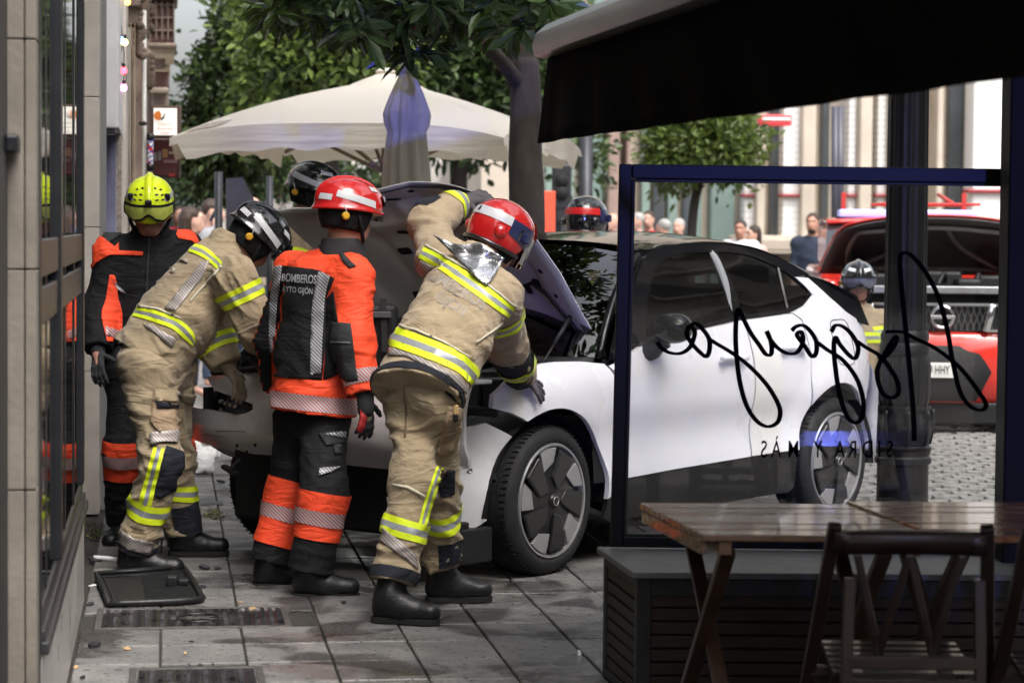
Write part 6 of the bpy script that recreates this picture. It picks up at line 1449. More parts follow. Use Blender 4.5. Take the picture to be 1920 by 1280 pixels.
# ------------------------------------------------------------------ Y: black and orange jacket, yellow helmet
J = dict(pelvis=at(278, 672, 12.32), chest=at(278, 535, 12.32), neck=at(282, 448, 12.30), sl=at(345, 470, 12.36), sr=at(212, 474, 12.26), el=at(362, 570, 12.36), er=at(188, 572, 12.24), wl=at(345, 660, 12.2), wr=at(184, 660, 12.1),
         hl=at(312, 690, 12.34), hr=at(246, 690, 12.28), kl=at(325, 845, 12.28), kr=at(232, 845, 12.22), al=at(330, 985, 12.3), ar=at(232, 985, 12.3), tl=np.array([.2, -1, 0]), tr=np.array([-.2, -1, 0]))
fw = nrm([.1, -.98, 0]); hR = frame(nrm([.10, -.88, -.42])); hd = at(281, 398, 12.22)
pY = person('firefighter in black and orange jacket with yellow goggled helmet by the shopfront', J, fw, hd, hR, face=True, res=.009)
jk, bv = jacket(J, fw, pY, M_BLKC, 41, hem=.06, w=(.20, .185, .19), arm=(.088, .082, .066), fold=.008)
px_piece('orange_yoke', bv, [(166, 500), (172, 462), (190, 442), (205, 455), (215, 462), (222, 455), (223, 470), (268, 472), (268, 479), (205, 478), (182, 492), (167, 512)], M_ORG, jk, .006, 2.5); px_piece('orange_yoke', bv, [(330, 440), (335, 428), (352, 428), (366, 440), (380, 470), (360, 452), (335, 448)], M_ORG, jk, .006, 2.5)
px_piece('orange_flank', bv, smooth_poly([(205, 515, 1), (216, 520), (222, 560), (230, 590), (228, 640, 1), (200, 640, 1), (190, 590), (198, 560)], 4), M_ORG, jk, .006, 2.5); px_piece('hatched_flash', bv, [(210, 525), (238, 550), (222, 546)], M_HAT, jk, .008); px_piece('hatched_flash', bv, [(196, 612), (226, 620), (226, 636), (198, 630)], M_HAT2, jk, .008)
px_piece('shoulder_pad', bv, [(188, 440), (212, 424), (232, 420), (228, 440), (200, 458)], M_BLKC2, jk, .006)
v_, f_ = sdf_mesh([kcut(cone(J['neck']-UP*.02, J['neck']+UP*.10, .098, .092), J['neck']+UP*.075, UP)], .009, .02, subs=[cone(J['neck']+UP*.02, J['neck']+UP*.14, .075, .08)]); mesh_obj('collar', v_, f_, M_BLKC2, jk, True, world=True)
MB().tube(spline3([J['neck']+fw*.105+UP*.02, J['chest']+fw*.16, J['pelvis']+fw*.17], 6), .006, 6).build('zip', M_BLKC2, jk, True, world=True)
tr, bt = trousers(J, fw, pY, M_BLKC, 44, leg=(.112, .096, .094), seat=.15, fold=.007)
for s in 'lr': one_band('orange_knee_band', bt, J['k'+s], J['a'+s], -.06, .14, fw, M_ORG, tr, .2); one_band('hatched_tape', bt, J['k'+s], J['a'+s], .01, .07, fw, M_HAT2, tr, .2, off=.008)
boot(J['al'], (.2, -1, 0), pY); boot(J['ar'], (-.2, -1, 0), pY)
glove(J['wr'], nrm(J['wr']-J['er']), nrm([.3, .8, 0]), nrm([.2, -1, 0]), M_BLKC2, pY, .3); glove(J['wl'], nrm(J['wl']-J['el']), nrm([-.6, .5, 0]), nrm([.2, -1, 0]), M_BLKC2, pY, .3)
def goggles(H, parent, lens=(.55, .62, .12)):
    fr = lambda a: -.012-.02*max(0, 1-abs(abs(a)-30)/22)+.022*max(0, 1-abs(a)/14); fr2 = lambda a: .052-.00025*abs(a)
    H.patch('goggle_frame', M_PLA, parent, -66, 66, lambda a: fr(a)-.006, lambda a: fr2(a)+.006, .016, 40)
    g = H.patch('goggle_lens', mat('lens%d' % int(lens[0]*100), lens, .08, coat=1., var=.2, vscale=14), parent, -56, 56, lambda a: fr(a)+.008, lambda a: fr2(a)-.006, .020, 40)
    for sg in (1, -1): H.patch('goggle_strap', M_BLKC, parent, sg*66, sg*120, .0, .028, .004)
def helmet_vent(c, R, parent, m):
    H = Helmet(c, R, (.124, .150, .140), lambda a: -.035-.012*math.cos(a), .03, .016); sh = H.shell('helmet', m, parent); goggles(H, sh)
    for sg in (1, -1):
        for k in range(3):
            for (a, z) in [(22+k*2, .075+k*.022), (38+k*3, .070+k*.02)]:
                P = [[H.pt(sg*(a+da), z+dz, .0025) for da in np.linspace(-5, 5, 5)] for dz in (-.004, .002)]; MB().grid(P).build('vent_slot', M_DARK, sh, world=True)
        MB().box(H.pt(sg*52, .072, .006), (.028, .018, .04), R).build('side_clip', M_PLA, sh, world=True, bevel=.008); H.patch('grey_flash', mat('grey_flash', (.3, .3, .31), .4), sh, sg*44, sg*100, .055, .075, .002)
        H.strap('chin_strap', M_BLKC, sh, [(.108*sg, .02, -.03), (.092*sg, .05, -.09), (.05*sg, .075, -.135), (0, .085, -.145)], .010)
    MB().box(H.pt(0, .062, .020), (.034, .022, .036), R).build('front_clip', M_PLA, sh, world=True, bevel=.008)
    return sh
helmet_vent(hd+hR[:, 2]*.050, hR, pY, M_HYEL)

# ------------------------------------------------------------------ firefighters partly hidden behind the car
def half_figure(label, head, d, fwd, hfwd, hup, jm, seed, helm, lean=0., drop=0.):
    hd = at(*head, d); f0 = nrm([fwd[0], fwd[1], 0]); rt = nrm(np.cross(f0, UP)); hR = frame(nrm(hfwd), nrm(hup))
    nk = hd-UP*.20-f0*.02-f0*lean*.3; ch = nk-UP*.22-f0*lean*.5; pv = ch-UP*.36-f0*lean*.7; z = pv[2]
    g = lambda p, zz: np.array([p[0], p[1], zz])
    J = dict(neck=nk, chest=ch, pelvis=pv, sl=nk-rt*.19-UP*.07, sr=nk+rt*.19-UP*.07, hl=pv-rt*.09, hr=pv+rt*.09, tl=f0, tr=f0)
    J['el'] = J['sl']-rt*.06-UP*.24+f0*.10; J['er'] = J['sr']+rt*.06-UP*.24+f0*.10; J['wl'] = J['el']+f0*.22-UP*.06; J['wr'] = J['er']+f0*.22-UP*.06
    J['kl'] = g(J['hl'], z*.52)+f0*.06; J['kr'] = g(J['hr'], z*.52)+f0*.06; J['al'] = g(J['hl'], .11); J['ar'] = g(J['hr'], .11)
    p = person(label, J, f0, hd, hR, res=.014, face=True); jk, bv = jacket(J, f0, p, jm, seed, res=.013); tr, bt = trousers(J, f0, p, jm, seed+1, res=.014)
    for s in 'lr':
        tri_band(bv, J['s'+s], J['e'+s], .06, .14, -CF, jk, rmax=.17); tri_band(bt, J['k'+s], J['a'+s], .1, .18, -CF, tr, rmax=.2); boot(J['a'+s], f0, p); glove(J['w'+s], f0, -UP, UP, M_GLV, p, .3)
    tri_band(bv, J['chest'], J['pelvis'], .22, .31, -f0, jk, rmax=.28); tri_band(bv, J['neck'], J['pelvis'], .14, .22, -f0, jk, rmax=.28)
    h = helm(hd+hR[:, 2]*.045, hR, p); return p, bv, jk, J
p_, bv, jk, J = half_figure('firefighter in tan kit with black helmet behind the raised bonnet', (584, 366), 13.2, (.75, -.5), (.88, -.35, -.25), (.1, 0, 1), M_TAN, 51, lambda c, R, p: helmet_f2(c, R, p, M_HBLK))
text_px(bv, '1', 519, 499, 14, .1, M_HWHT, jk, .008, .02); text_px(bv, '6', 526, 500, 14, .1, M_HWHT, jk, .008, .02)
def _h2(c, R, p):
    hm, H = helmet_f1(c, R, p, M_HBLK, mat('helmet_red_band', (.55, .02, .02), .25), M_HNAV); return hm
half_figure('firefighter with black and red banded helmet standing behind the car roof', (1099, 424), 15.0, (.3, .9), (.45, .88, -.05), (0, 0, 1), M_TAN, 61, _h2)
def _h3(c, R, p):
    h = helmet_f2(c, R, p, M_HBLK, mat('helmet_tape_white', (.75, .75, .76), .35)); H = Helmet(c, R, (.122, .158, .132), lambda a: -.02, .0, .0); goggles(H, h, (.10, .11, .16)); return h
half_figure('firefighter with goggles on black helmet crouching behind the car tail', (1609, 534), 17.6, (-.1, -1), (-.05, -.95, -.25), (0, 0, 1), M_TAN, 71, _h3)

# ------------------------------------------------------------------ onlookers
M_SH = {'white': mat('shirt_white', (.72, .72, .74), .85, crease=.3), 'navy': mat('shirt_navy', (.02, .03, .055), .85, crease=.3), 'olive': mat('shirt_olive', (.16, .15, .11), .85, crease=.3), 'red': mat('shirt_red', (.30, .02, .03), .85), 'grey': mat('shirt_grey', (.25, .25, .27), .85), 'pink': mat('shirt_pink', (.55, .36, .33), .85), 'dark': mat('shirt_dark', (.03, .03, .035), .85), 'beige': mat('shirt_beige', (.48, .40, .32), .85), 'blue': mat('shirt_blue', (.10, .16, .28), .85)}
M_JEAN = mat('jeans', (.035, .05, .09), .85)
def onlooker(label, px, py, d, shirt, hair='brown', fwd=(0, -1), seed=1, legs=M_JEAN, skin=M_SKIN2, phone=False, longhair=False, beard=False):
    hd = at(px, py, d); f0 = nrm([fwd[0], fwd[1], 0]); rt = nrm(np.cross(f0, UP)); hR = frame(f0); H_ = hd[2]; s = H_/1.60
    nk = hd-UP*.18*s-f0*.02; ch = nk-UP*.22*s; pv = np.array([nk[0], nk[1], .93*s]); g = lambda p, zz: np.array([p[0], p[1], zz])
    J = dict(neck=nk, chest=ch, pelvis=pv, sl=nk-rt*.18*s-UP*.06, sr=nk+rt*.18*s-UP*.06, hl=pv-rt*.09-UP*.04, hr=pv+rt*.09-UP*.04, tl=f0, tr=f0)
    for k, sg in (('l', -1), ('r', 1)):
        J['e'+k] = J['s'+k]+rt*sg*.05-UP*.28*s; J['w'+k] = J['e'+k]-UP*.23*s+f0*.08; J['k'+k] = g(J['h'+k], .48*s)+f0*.02; J['a'+k] = g(J['h'+k], .09)
    if phone: k, sg = ('r', 1) if phone > 0 else ('l', -1); J['e'+k] = J['s'+k]+rt*sg*.10-UP*.22+f0*.14; J['w'+k] = hd+rt*sg*.105-UP*.10+f0*.05
    p = person(label, J, f0, hd, hR, skin, .018, 'onlookers watching from the street', face=True)
    jacket(J, f0, p, M_SH[shirt], seed, hem=.08, w=(.18, .16, .17), arm=(.068, .058, .045), res=.018, name='shirt', cuff=-.05 if shirt not in ('white', 'navy') else -.16, collar=False); trousers(J, f0, p, legs, seed+3, (.095, .075, .062), .018, .005, seat=.14)
    if hair != 'bald':
        hm_ = {'brown': M_HAIRB, 'grey': M_HAIRG}[hair]; P = [ell(hd+hR[:, 2]*.045-hR[:, 1]*.022, np.array([.088, .098, .092]), hR)]
        if longhair: P += [cone(hd-hR[:, 1]*.05+rt*.045, hd-hR[:, 1]*.06-UP*.16+rt*.05, .05, .045), cone(hd-hR[:, 1]*.05-rt*.045, hd-hR[:, 1]*.06-UP*.16-rt*.05, .05, .045), cone(hd-hR[:, 1]*.07, hd-hR[:, 1]*.08-UP*.16, .06, .05)]
        v_, f_ = sdf_mesh(P, .012, .03, subs=[ell(hd+hR[:, 1]*.075-UP*.03, np.array([.072, .06, .085]), hR)], disp=lambda q: .004*vnoise(q*60, seed)); mesh_obj('hair', v_, f_, hm_, p, True, world=True)
    if beard: v_, f_ = sdf_mesh([ell(hd+hR[:, 1]*.045-UP*.085, np.array([.058, .062, .05]), hR)], .01, .02, disp=lambda q: .004*vnoise(q*60, seed)); mesh_obj('beard', v_, f_, M_HAIRB, p, True, world=True)
    if phone: 
        k, sg = ('r', 1) if phone > 0 else ('l', -1); MB().box(hd+rt*sg*.098-UP*.03+f0*.045, (.012, .07, .15), np.array(frame(nrm(f0+UP*-.5)))).build('phone', mat('phone_dark', (.02, .025, .04), .2), p, world=True, bevel=.006)
    return p
onlooker('woman with long brown hair behind the yellow helmet', 360, 414, 22.5, 'dark', 'brown', (.75, .2), 1, longhair=True)
onlooker('dark haired man holding a phone to his ear', 400, 398, 23.5, 'grey', 'brown', (.80, -.1), 2, phone=1)
onlooker('bald man whose head shows behind the bent black helmet', 474, 396, 21.5, 'beige', 'bald', (.3, .9), 3)
onlooker('distant onlooker in red at the far left', 336, 404, 34, 'red', 'brown', (.2, -1), 4)
onlooker('distant onlooker in dark clothes beside the phone man', 376, 408, 36, 'blue', 'brown', (-.2, -1), 5)
onlooker('bald onlooker in grey left of the glass frame', 1148, 417, 33, 'grey', 'bald', (-.6, -.6), 6)
onlooker('white haired onlooker in blue behind the car roof', 1194, 416, 34, 'blue', 'grey', (-.8, -.4), 7)
onlooker('dark haired onlooker in red jacket behind the car roof', 1216, 412, 35, 'red', 'brown', (-.4, -1), 8)
onlooker('short white haired onlooker in front of green glass', 1243, 428, 34, 'pink', 'grey', (-.7, .5), 9)
onlooker('grey haired onlooker under the clipped tree', 1272, 426, 36, 'grey', 'grey', (-.5, -1), 10)
onlooker('man in white shirt sitting high before the shutters', 1388, 430, 33, 'white', 'brown', (-.3, -1), 11, skin=M_SKIN)
onlooker('brown haired woman in pink beside the white shirt', 1412, 440, 33.5, 'pink', 'brown', (-.9, -.4), 12, longhair=True)
onlooker('bearded man in navy polo shirt standing by the pilaster', 1524, 419, 30, 'navy', 'brown', (-.35, -1), 13, skin=M_SKIN, beard=True)
onlooker('bald man in olive shirt behind the red pickup', 1607, 418, 29, 'olive', 'bald', (-.9, -.3), 14)
# ================================================================== TERRACE
M_FRM = mat('frame_blue_black', (.004, .005, .011), .42, spec=.3, var=.2, vscale=6); M_PLTOP = mat('planter_top', (.17, .175, .18), .5, var=.2, vscale=18, bump=.3, bscale=90)
M_PLF = mat('planter_frame', (.03, .031, .036), .45, metal=.3, var=.2); M_SLAT = mat('dark_slat', (.035, .024, .019), .6, var=.3, vscale=10, stretch=(1, 1, 6), bump=.3, bscale=60)
M_WOOD = mat('table_wood', (.18, .098, .058), .26, coat=.35, var=.32, vscale=7, stretch=(.35, 5, 5), rvar=.1, bump=.15, bscale=60); M_WOOD2 = mat('table_wood_red', (.27, .10, .045), .24, coat=.4, var=.3, vscale=7, stretch=(.35, 5, 5), rvar=.08)
M_CHAIR = mat('chair_wood', (.030, .016, .012), .36, var=.3, vscale=9, stretch=(1, 1, .3), coat=.2)
# planter: long side along the picture, end set at the street's angle
nl = at(1195, 1068, 8.15); fl_ = at(1130, 1028, 8.76); PZ = .462
Xn = np.array([1., .012, 0]); Xn = nrm(Xn); Yn = nrm([fl_[0]-nl[0], fl_[1]-nl[1], 0]); PW = 1.75; PDp = .60
pl = empty('planter_box', (nl[0], nl[1], 0), 0, 'slatted planter box carrying the glass screen of the terrace', 'planter')
p0 = np.array([nl[0], nl[1], 0.])
def pp_(x, y, z): return p0+Xn*x+Yn*y+UP*z
def slab_pts(m_, x0, x1, y0, y1, z0, z1): return m_.add([pp_(x, y, z) for x in (x0, x1) for y in (y0, y1) for z in (z0, z1)], [(0, 1, 3, 2), (4, 6, 7, 5), (0, 4, 5, 1), (2, 3, 7, 6), (0, 2, 6, 4), (1, 5, 7, 3)])
def pbox(name, m, *a, parent=pl, bev=.004): return slab_pts(MB(), *a).build(name, m, parent, world=True, bevel=bev)
pbox('top_slab', M_PLTOP, -.02, PW, -.02, PDp+.03, PZ-.022, PZ)
pbox('core', M_DARK, .02, PW, .025, PDp-.02, 0, PZ-.03)
for (x, y) in [(0, 0), (0, PDp-.05)]: pbox('corner_post', M_PLF, x, x+.05, y, y+.05, 0, PZ-.024)
pbox('frame_rail', M_PLF, .05, PW, 0, .03, PZ-.085, PZ-.024); pbox('frame_rail', M_PLF, .0, .03, .05, PDp-.05, PZ-.06, PZ-.024); pbox('frame_rail', M_PLF, 0, .03, .05, PDp-.05, 0, .03)
for k in range(8):
    z = .035+k*.0465; pbox('end_slat', M_SLAT, .006, .018, .05, PDp-.05, z, z+.038, bev=.003)
    pbox('front_slat', M_SLAT, .05, PW, .006, .02, z-.02, z+.02, bev=.003)
# glass screen
GD = 8.72; ga = math.radians(1.15)
gO = at(1149, 1024, GD); gx = nrm(CR*math.cos(0)+UP*-.0125); gz = nrm(UP+np.array([.0135, 0, 0])); GW, GH = at(1888, 1024, GD)[0]-gO[0], 1.385
gs = empty('glass_screen', (gO[0], gO[1], gO[2]), 0, 'dark framed glass screen lettered in black script on the planter', 'glass screen'); gy = np.cross(gz, gx)
def gbox(name, m, x0, x1, z0, z1, th=.04, parent=gs, bev=.004, oy=0.):
    m_ = MB(); m_.add([gO+gx*x+gz*z+gy*(y+oy) for x in (x0, x1) for y in (-th/2, th/2) for z in (z0, z1)], [(0, 1, 3, 2), (4, 6, 7, 5), (0, 4, 5, 1), (2, 3, 7, 6), (0, 2, 6, 4), (1, 5, 7, 3)]); return m_.build(name, m, parent, world=True, bevel=bev)
fw_ = .046; gbox('frame_post', M_FRM, -.01, fw_-.01, 0, GH); gbox('frame_top', M_FRM, fw_-.0098, GW, GH-.052, GH, .039); gbox('frame_bottom', M_FRM, fw_-.0098, GW, .0, .04, .039)
gbox('glazing_bead', M_PLF, fw_-.0097, fw_+.004, .04, GH-.052, .02); gbox('glazing_bead', M_PLF, fw_+.004, GW, GH-.064, GH-.052, .02); gbox('glazing_bead', M_PLF, fw_+.004, GW, .04, .05, .02)
MB().add([gO+gx*x+gz*z for x, z in ((fw_, .045), (GW, .045), (GW, GH-.06), (fw_, GH-.06))], [(0, 1, 2, 3)]).build('pane', glass_mat('screen_glass', (.94, .95, .95), .01, .6, .004), gs, world=True)
def gpx(px, py): 
    v = ray(px, py); n = gy; t = ((gO-CC)@n)/(v@n); return CC+v*t+gy*-.008
SCR = [[(1232, 640), (1240, 652), (1256, 661), (1276, 662), (1292, 652), (1300, 635), (1302, 620), (1292, 612), (1288, 628), (1298, 645), (1312, 660), (1324, 668), (1330, 655), (1329, 635), (1318, 618), (1304, 606), (1292, 612)],
       [(1329, 635), (1345, 645), (1370, 660), (1400, 682), (1430, 712), (1450, 740), (1462, 768), (1458, 790), (1440, 799), (1420, 790), (1402, 765), (1390, 730), (1383, 690), (1379, 640), (1380, 600), (1384, 580), (1390, 590), (1405, 620), (1422, 645), (1436, 664), (1446, 662), (1445, 640), (1437, 620), (1444, 636), (1458, 652), (1476, 662), (1494, 660), (1505, 640), (1502, 622), (1494, 628), (1508, 648), (1522, 668), (1530, 660), (1530, 640), (1520, 622), (1506, 610), (1492, 612), (1484, 620)],
       [(1530, 640), (1550, 655), (1580, 675), (1606, 710), (1618, 750), (1616, 780), (1604, 792), (1588, 780), (1574, 740), (1566, 690), (1563, 650), (1566, 632), (1574, 645), (1590, 664), (1602, 672), (1608, 660), (1607, 645), (1595, 625), (1580, 612), (1566, 610), (1558, 622)],
       [(1607, 640), (1625, 652), (1646, 664), (1652, 672), (1668, 660), (1680, 640), (1678, 632), (1660, 660), (1645, 690), (1646, 715), (1656, 738), (1672, 745), (1684, 736), (1682, 715), (1668, 690), (1652, 668)],
       [(1660, 622), (1690, 622), (1715, 634), (1745, 648), (1775, 668), (1805, 695), (1835, 735), (1848, 758), (1840, 768), (1820, 762), (1800, 735), (1786, 680), (1776, 620), (1760, 560), (1738, 515), (1712, 482), (1696, 474), (1687, 485), (1690, 540), (1698, 620), (1706, 700), (1712, 770), (1714, 826)]]
sm_ = mat('script_vinyl', (.003, .003, .003), .8, spec=.05)
for k, s_ in enumerate(SCR):
    P = spline3([gpx(x, y) for x, y in s_], 7); m_ = MB(); n = len(P); L_ = []; R_ = []
    for i in range(n):
        t = nrm(P[min(i+1, n-1)]-P[max(i-1, 0)]); sd = np.cross(t, gy); v = abs(t@gz); w = .0052+.0038*v; L_.append(P[i]+sd*w); R_.append(P[i]-sd*w)
    m_.grid([L_, R_]); m_.build('script_letter', sm_, gs, world=True, solid=.0012)
for (ch, px) in [('S', 1432), ('À', 1455), ('M', 1487), ('Y', 1533), ('A', 1574), ('R', 1598), ('D', 1626), ('I', 1648), ('S', 1668)]:
    v_, f_ = text_mesh(ch, .088, .0006); c_ = gpx(px, 843); MB().add([c_+gx*(-p[0]*.62)+gz*(p[1]) for p in v_], f_).build('letter', sm_, gs, world=True)
# terrace post at the right
ps = at(1905, 900, 8.5); po = empty('terrace_post', (ps[0], ps[1], 0), 0, 'broad black square post at the right edge carrying the awning', 'post')
MB().box((ps[0]+.02, ps[1], 1.45), (.16, .16, 2.9)).build('shaft', mat('post_black', (.006, .006, .007), .55, spec=.2, var=.2), po, world=True, bevel=.006); MB().box((ps[0]+.02, ps[1], .03), (.24, .24, .06)).build('foot_plate', M_PLF, po, world=True, bevel=.006)
# awning: front bar runs along the street, cloth climbs to the right
A0 = at(1029, 106, 8.7); A1 = at(1330, 4, 6.55); Ad = nrm(A1-A0); A2 = A0+Ad*6.6
aw = empty('awning', (A0[0], A0[1], 0), 0, 'black awning with aluminium front bar over the terrace', 'awning')
sdv = nrm(np.cross(Ad, UP)); sdv = sdv if sdv[0] > 0 else -sdv
bar = MB(); prof = [(-.055, -.03), (-.062, .01), (-.05, .05), (-.01, .085), (.05, .10), (.085, .09), (.085, .07), (.04, .05), (.02, .0), (.015, -.035), (-.02, -.04)]
k = len(prof); vs = [A0+sdv*a+UP*(b+.03) for a, b in prof]+[A2+sdv*a+UP*(b+.03) for a, b in prof]; bar.add(vs, [(i, (i+1) % k, k+(i+1) % k, k+i) for i in range(k)]+[tuple(range(k)), tuple(range(2*k-1, k-1, -1))])
bar.build('front_bar', mat('awning_aluminium', (.20, .20, .20), .28, metal=.85, var=.15, vscale=3), aw, True, world=True, angle=30)
M_AWN = mat('awning_cloth', (.0045, .0045, .004), .95, spec=.1, var=.5, vscale=5, stretch=(1, 1, .15), bump=.3, bscale=40)
V0 = at(1005, 269, 8.72); V2 = at(1890, 147, 4.95); P = []
rowsN = 60; dirB = nrm(V2-V0); Lb = np.linalg.norm(V2-V0)*1.55; Lt = Lb
for i in range(rowsN+1):
    f = i/rowsN; t = A0+Ad*(f*Lt*.99); b = V0+dirB*(f*Lb); wv = sdv*(.012*math.sin(f*70)+.008*math.sin(f*33+1)); P.append([t+(b-t)*g+wv*g for g in np.linspace(0, 1, 8)])
MB().grid(P).build('valance', M_AWN, aw, True, world=True, solid=.002)
MB().add([A0+UP*.10+sdv*.05, A2+UP*.10+sdv*.05, A2+UP*1.0+sdv*3.2, A0+UP*1.0+sdv*3.2], [(0, 1, 2, 3)]).build('cloth', M_AWN, aw, world=True, solid=.003)
for (q) in (.15, 3.0, 5.8): MB().beam(A0+Ad*q+UP*.04+sdv*.05, A0+Ad*q+UP*.85+sdv*3.2, .04, .05).build('folding_arm', M_PLF, aw, world=True, bevel=.004)
MB().beam(A0+UP*1.0+sdv*3.25, A2+UP*1.0+sdv*3.25, .14, .16).build('cassette', M_PLF, aw, world=True, bevel=.01)
for q in (.05, 6.4):
    b_ = A0+Ad*q+sdv*3.25; MB().box((b_[0], b_[1], (b_[2]+.9)/2), (.12, .12, b_[2]+.9)).build('back_post', M_PLF, aw, world=True, bevel=.006)
# tables
M_TLEG = mat('table_leg_wood', (.06, .032, .02), .4, var=.3, vscale=9, coat=.2)
def table(label, o, X, Y, W, D, m, nsl, fold=True):
    o = np.asarray(o, float); e = empty('folding_table', (o[0]+X[0]*W/2+Y[0]*D/2, o[1]+X[1]*W/2+Y[1]*D/2, 0), 0, label, 'table', 'wooden folding terrace tables'); z = o[2]
    def q(x, y, zz): return np.array([o[0], o[1], 0])+X*x+Y*y+UP*zz
    def bx(name, x0, x1, y0, y1, z0, z1, mm=m, bev=.004): return MB().add([q(x, y, zz) for x in (x0, x1) for y in (y0, y1) for zz in (z0, z1)], [(0, 1, 3, 2), (4, 6, 7, 5), (0, 4, 5, 1), (2, 3, 7, 6), (0, 2, 6, 4), (1, 5, 7, 3)]).build(name, mm, e, world=True, bevel=bev)
    for k in range(nsl): y0 = D*k/nsl; bx('top_slat', 0, W, y0+.003, y0+D/nsl-.003, z-.02+.0006*(k % 2), z+.0008*((k*7) % 3))
    for x in (.05, W-.09): bx('batten', x, x+.04, .02, D-.02, z-.062, z-.0205)
    bx('apron', .0, .02, .03, D-.03, z-.06, z-.0206)
    for (x) in (.10, W-.13):
        MB().beam(q(x, .10, z-.06), q(x, D-.06, .0), .03, .045, X).build('leg', M_TLEG, e, world=True, bevel=.004); MB().beam(q(x+.035, D-.10, z-.06), q(x+.035, .06, .0), .03, .045, X).build('leg', M_TLEG, e, world=True, bevel=.004)
    MB().beam(q(.10, .2, .22), q(W-.1, .2, .22), .025, .04).build('stretcher', m, e, world=True, bevel=.004)
    return e
tn = at(1318, 1000, 6.92); tf = at(1200, 938, 7.70); Yt = nrm([tf[0]-tn[0], tf[1]-tn[1], 0]); Xt = nrm([1, .02, 0])
table('wooden folding table nearest the planter end with slatted top', (tn[0], tn[1], .745), Xt, Yt, .69, .80, M_WOOD, 6)
t2 = at(1770, 1003, 6.86); table('reddish wooden folding table at the right edge', (t2[0]-.005, t2[1]+.03, .752), Xt, Yt, .75, .86, M_WOOD2, 6)
# folding chairs, back towards us
def chair(label, o, rz):
    e = empty('folding_chair', o, rz, label, 'chair', 'wooden folding terrace chairs'); m = M_CHAIR; W = .40
    def bm(name, a, b, w, h, up=UP): return MB().beam(a, b, w, h, up).build(name, m, e, bevel=.004)
    for sx in (-1, 1):
        x = sx*W/2
        bm('leg', (x*1.42, -.42, 0), (x, .02, .85), .026, .036, (1, 0, 0)); bm('leg', (x*.92, .12, 0), (x*.84, .10, .72), .026, .030, (1, 0, 0))
    P = [[(-.205+.41*i/10, .012-.03*math.sin(math.pi*i/10)+dy, z) for i in range(11)] for (z, dy) in ((.775, -.012), (.835, .008))]; MB().grid(P).build('backrest', m, e, True, solid=.02)
    for k, (x0, x1) in enumerate([(-.12, -.04), (.0, -.05), (.0, .05), (.12, .04)]): bm('back_splat', (x0*1.15, .0, .77), (x1*1.6, -.06, .46), .022, .012, (0, 1, 0))
    for k in range(6): y0 = -.44+k*.066; MB().box((0, y0+.03, .455-.004*k), (W-.02, .056, .018)).build('seat_slat', m, e, bevel=.003)
    for sx in (-1, 1): bm('seat_rail', (sx*(W/2-.035), -.45, .435), (sx*(W/2-.035), .09, .415), .02, .035)
    bm('stretcher', (-W/2*1.2, -.2, .42), (W/2*1.2, -.2, .42), .02, .03); bm('stretcher', (-W/2*.86, .11, .50), (W/2*.86, .11, .50), .02, .032); bm('stretcher', (-W/2*.86, .112, .445), (W/2*.86, .112, .445), .02, .026)
    return e
def chair_at(label, px, d, rz): p = at(px, 900, d); return chair(label, (p[0], p[1], 0), rz)
chair_at('wooden folding chair drawn up to the nearer table', 1708, 6.35, math.radians(178)); chair_at('wooden folding chair cut off by the right edge', 2075, 6.25, math.radians(176))

# lamp post, cast iron
LD = 13.9; lb = at(1692, 900, LD); lp = empty('street_lamp', (lb[0], lb[1], 0), 0, 'ornate black cast iron lamp post behind the glass screen', 'lamp post')
M_CAST = mat('cast_iron_black', (.004, .004, .005), .42, spec=.3, var=.3, vscale=14, bump=.2, bscale=60); s_ = LD/4500.
def zz_(py): return zpx(py, LD)+.0
def seg(name, pr, n=32): return MB().lathe([(r*s_, zz_(y)) for r, y in pr], (0, 0, 0), n=n).build(name, M_CAST, lp, True, angle=35)
seg('base', [(52, 1000), (50, 940), (48, 925), (48, 862), (53, 860), (53, 850), (49, 846), (52, 838), (53, 830), (48, 826)])
P = []
for i, (r, y) in enumerate([(46, 826), (50, 810), (53, 795), (50, 780), (46, 768), (47, 762), (50, 758), (48, 752)]): P.append([(r*s_*(1+.05*math.cos(8*a))*math.cos(a), r*s_*(1+.05*math.cos(8*a))*math.sin(a), zz_(y)) for a in np.linspace(0, 2*math.pi, 65)[:-1]])
MB().grid(P, True).build('leaf_collar', M_CAST, lp, True)
P = []
for i, (r, y) in enumerate([(44, 752), (46, 745), (48, 735), (48, 680), (46, 668), (43, 660)]): P.append([(r*s_*(1+.035*(1 if math.cos(12*a) > 0 else -1))*math.cos(a), r*s_*(1+.035*(1 if math.cos(12*a) > 0 else -1))*math.sin(a), zz_(y)) for a in np.linspace(0, 2*math.pi, 97)[:-1]])
MB().grid(P, True).build('fluted_drum', M_CAST, lp, True, angle=30)
seg('ring', [(42, 662), (47, 655), (47, 640), (43, 634), (45, 628), (45, 620), (41, 612)])
P = []
for y in (612, 300, 0, -300, -500): P.append([((40-(612-y)*.0045)*s_*(1-.05*abs(math.sin(8*a)))*math.cos(a), (40-(612-y)*.0045)*s_*(1-.05*abs(math.sin(8*a)))*math.sin(a), zz_(y)) for a in np.linspace(0, 2*math.pi, 97)[:-1]])
MB().grid(P, True).build('fluted_shaft', M_CAST, lp, True)
for k in range(8):
    a = 2*math.pi*k/8; sc = MB(); r0 = 50*s_; sc.tube([(r0*(1+.10*math.sin(t*2))*math.cos(a), r0*(1+.10*math.sin(t*2))*math.sin(a), zz_(825)+(zz_(760)-zz_(825))*t) for t in np.linspace(0, 1, 8)], [.008, .011, .013, .013, .012, .011, .012, .014], 7); sc.build('leaf_scroll', M_CAST, lp, True)
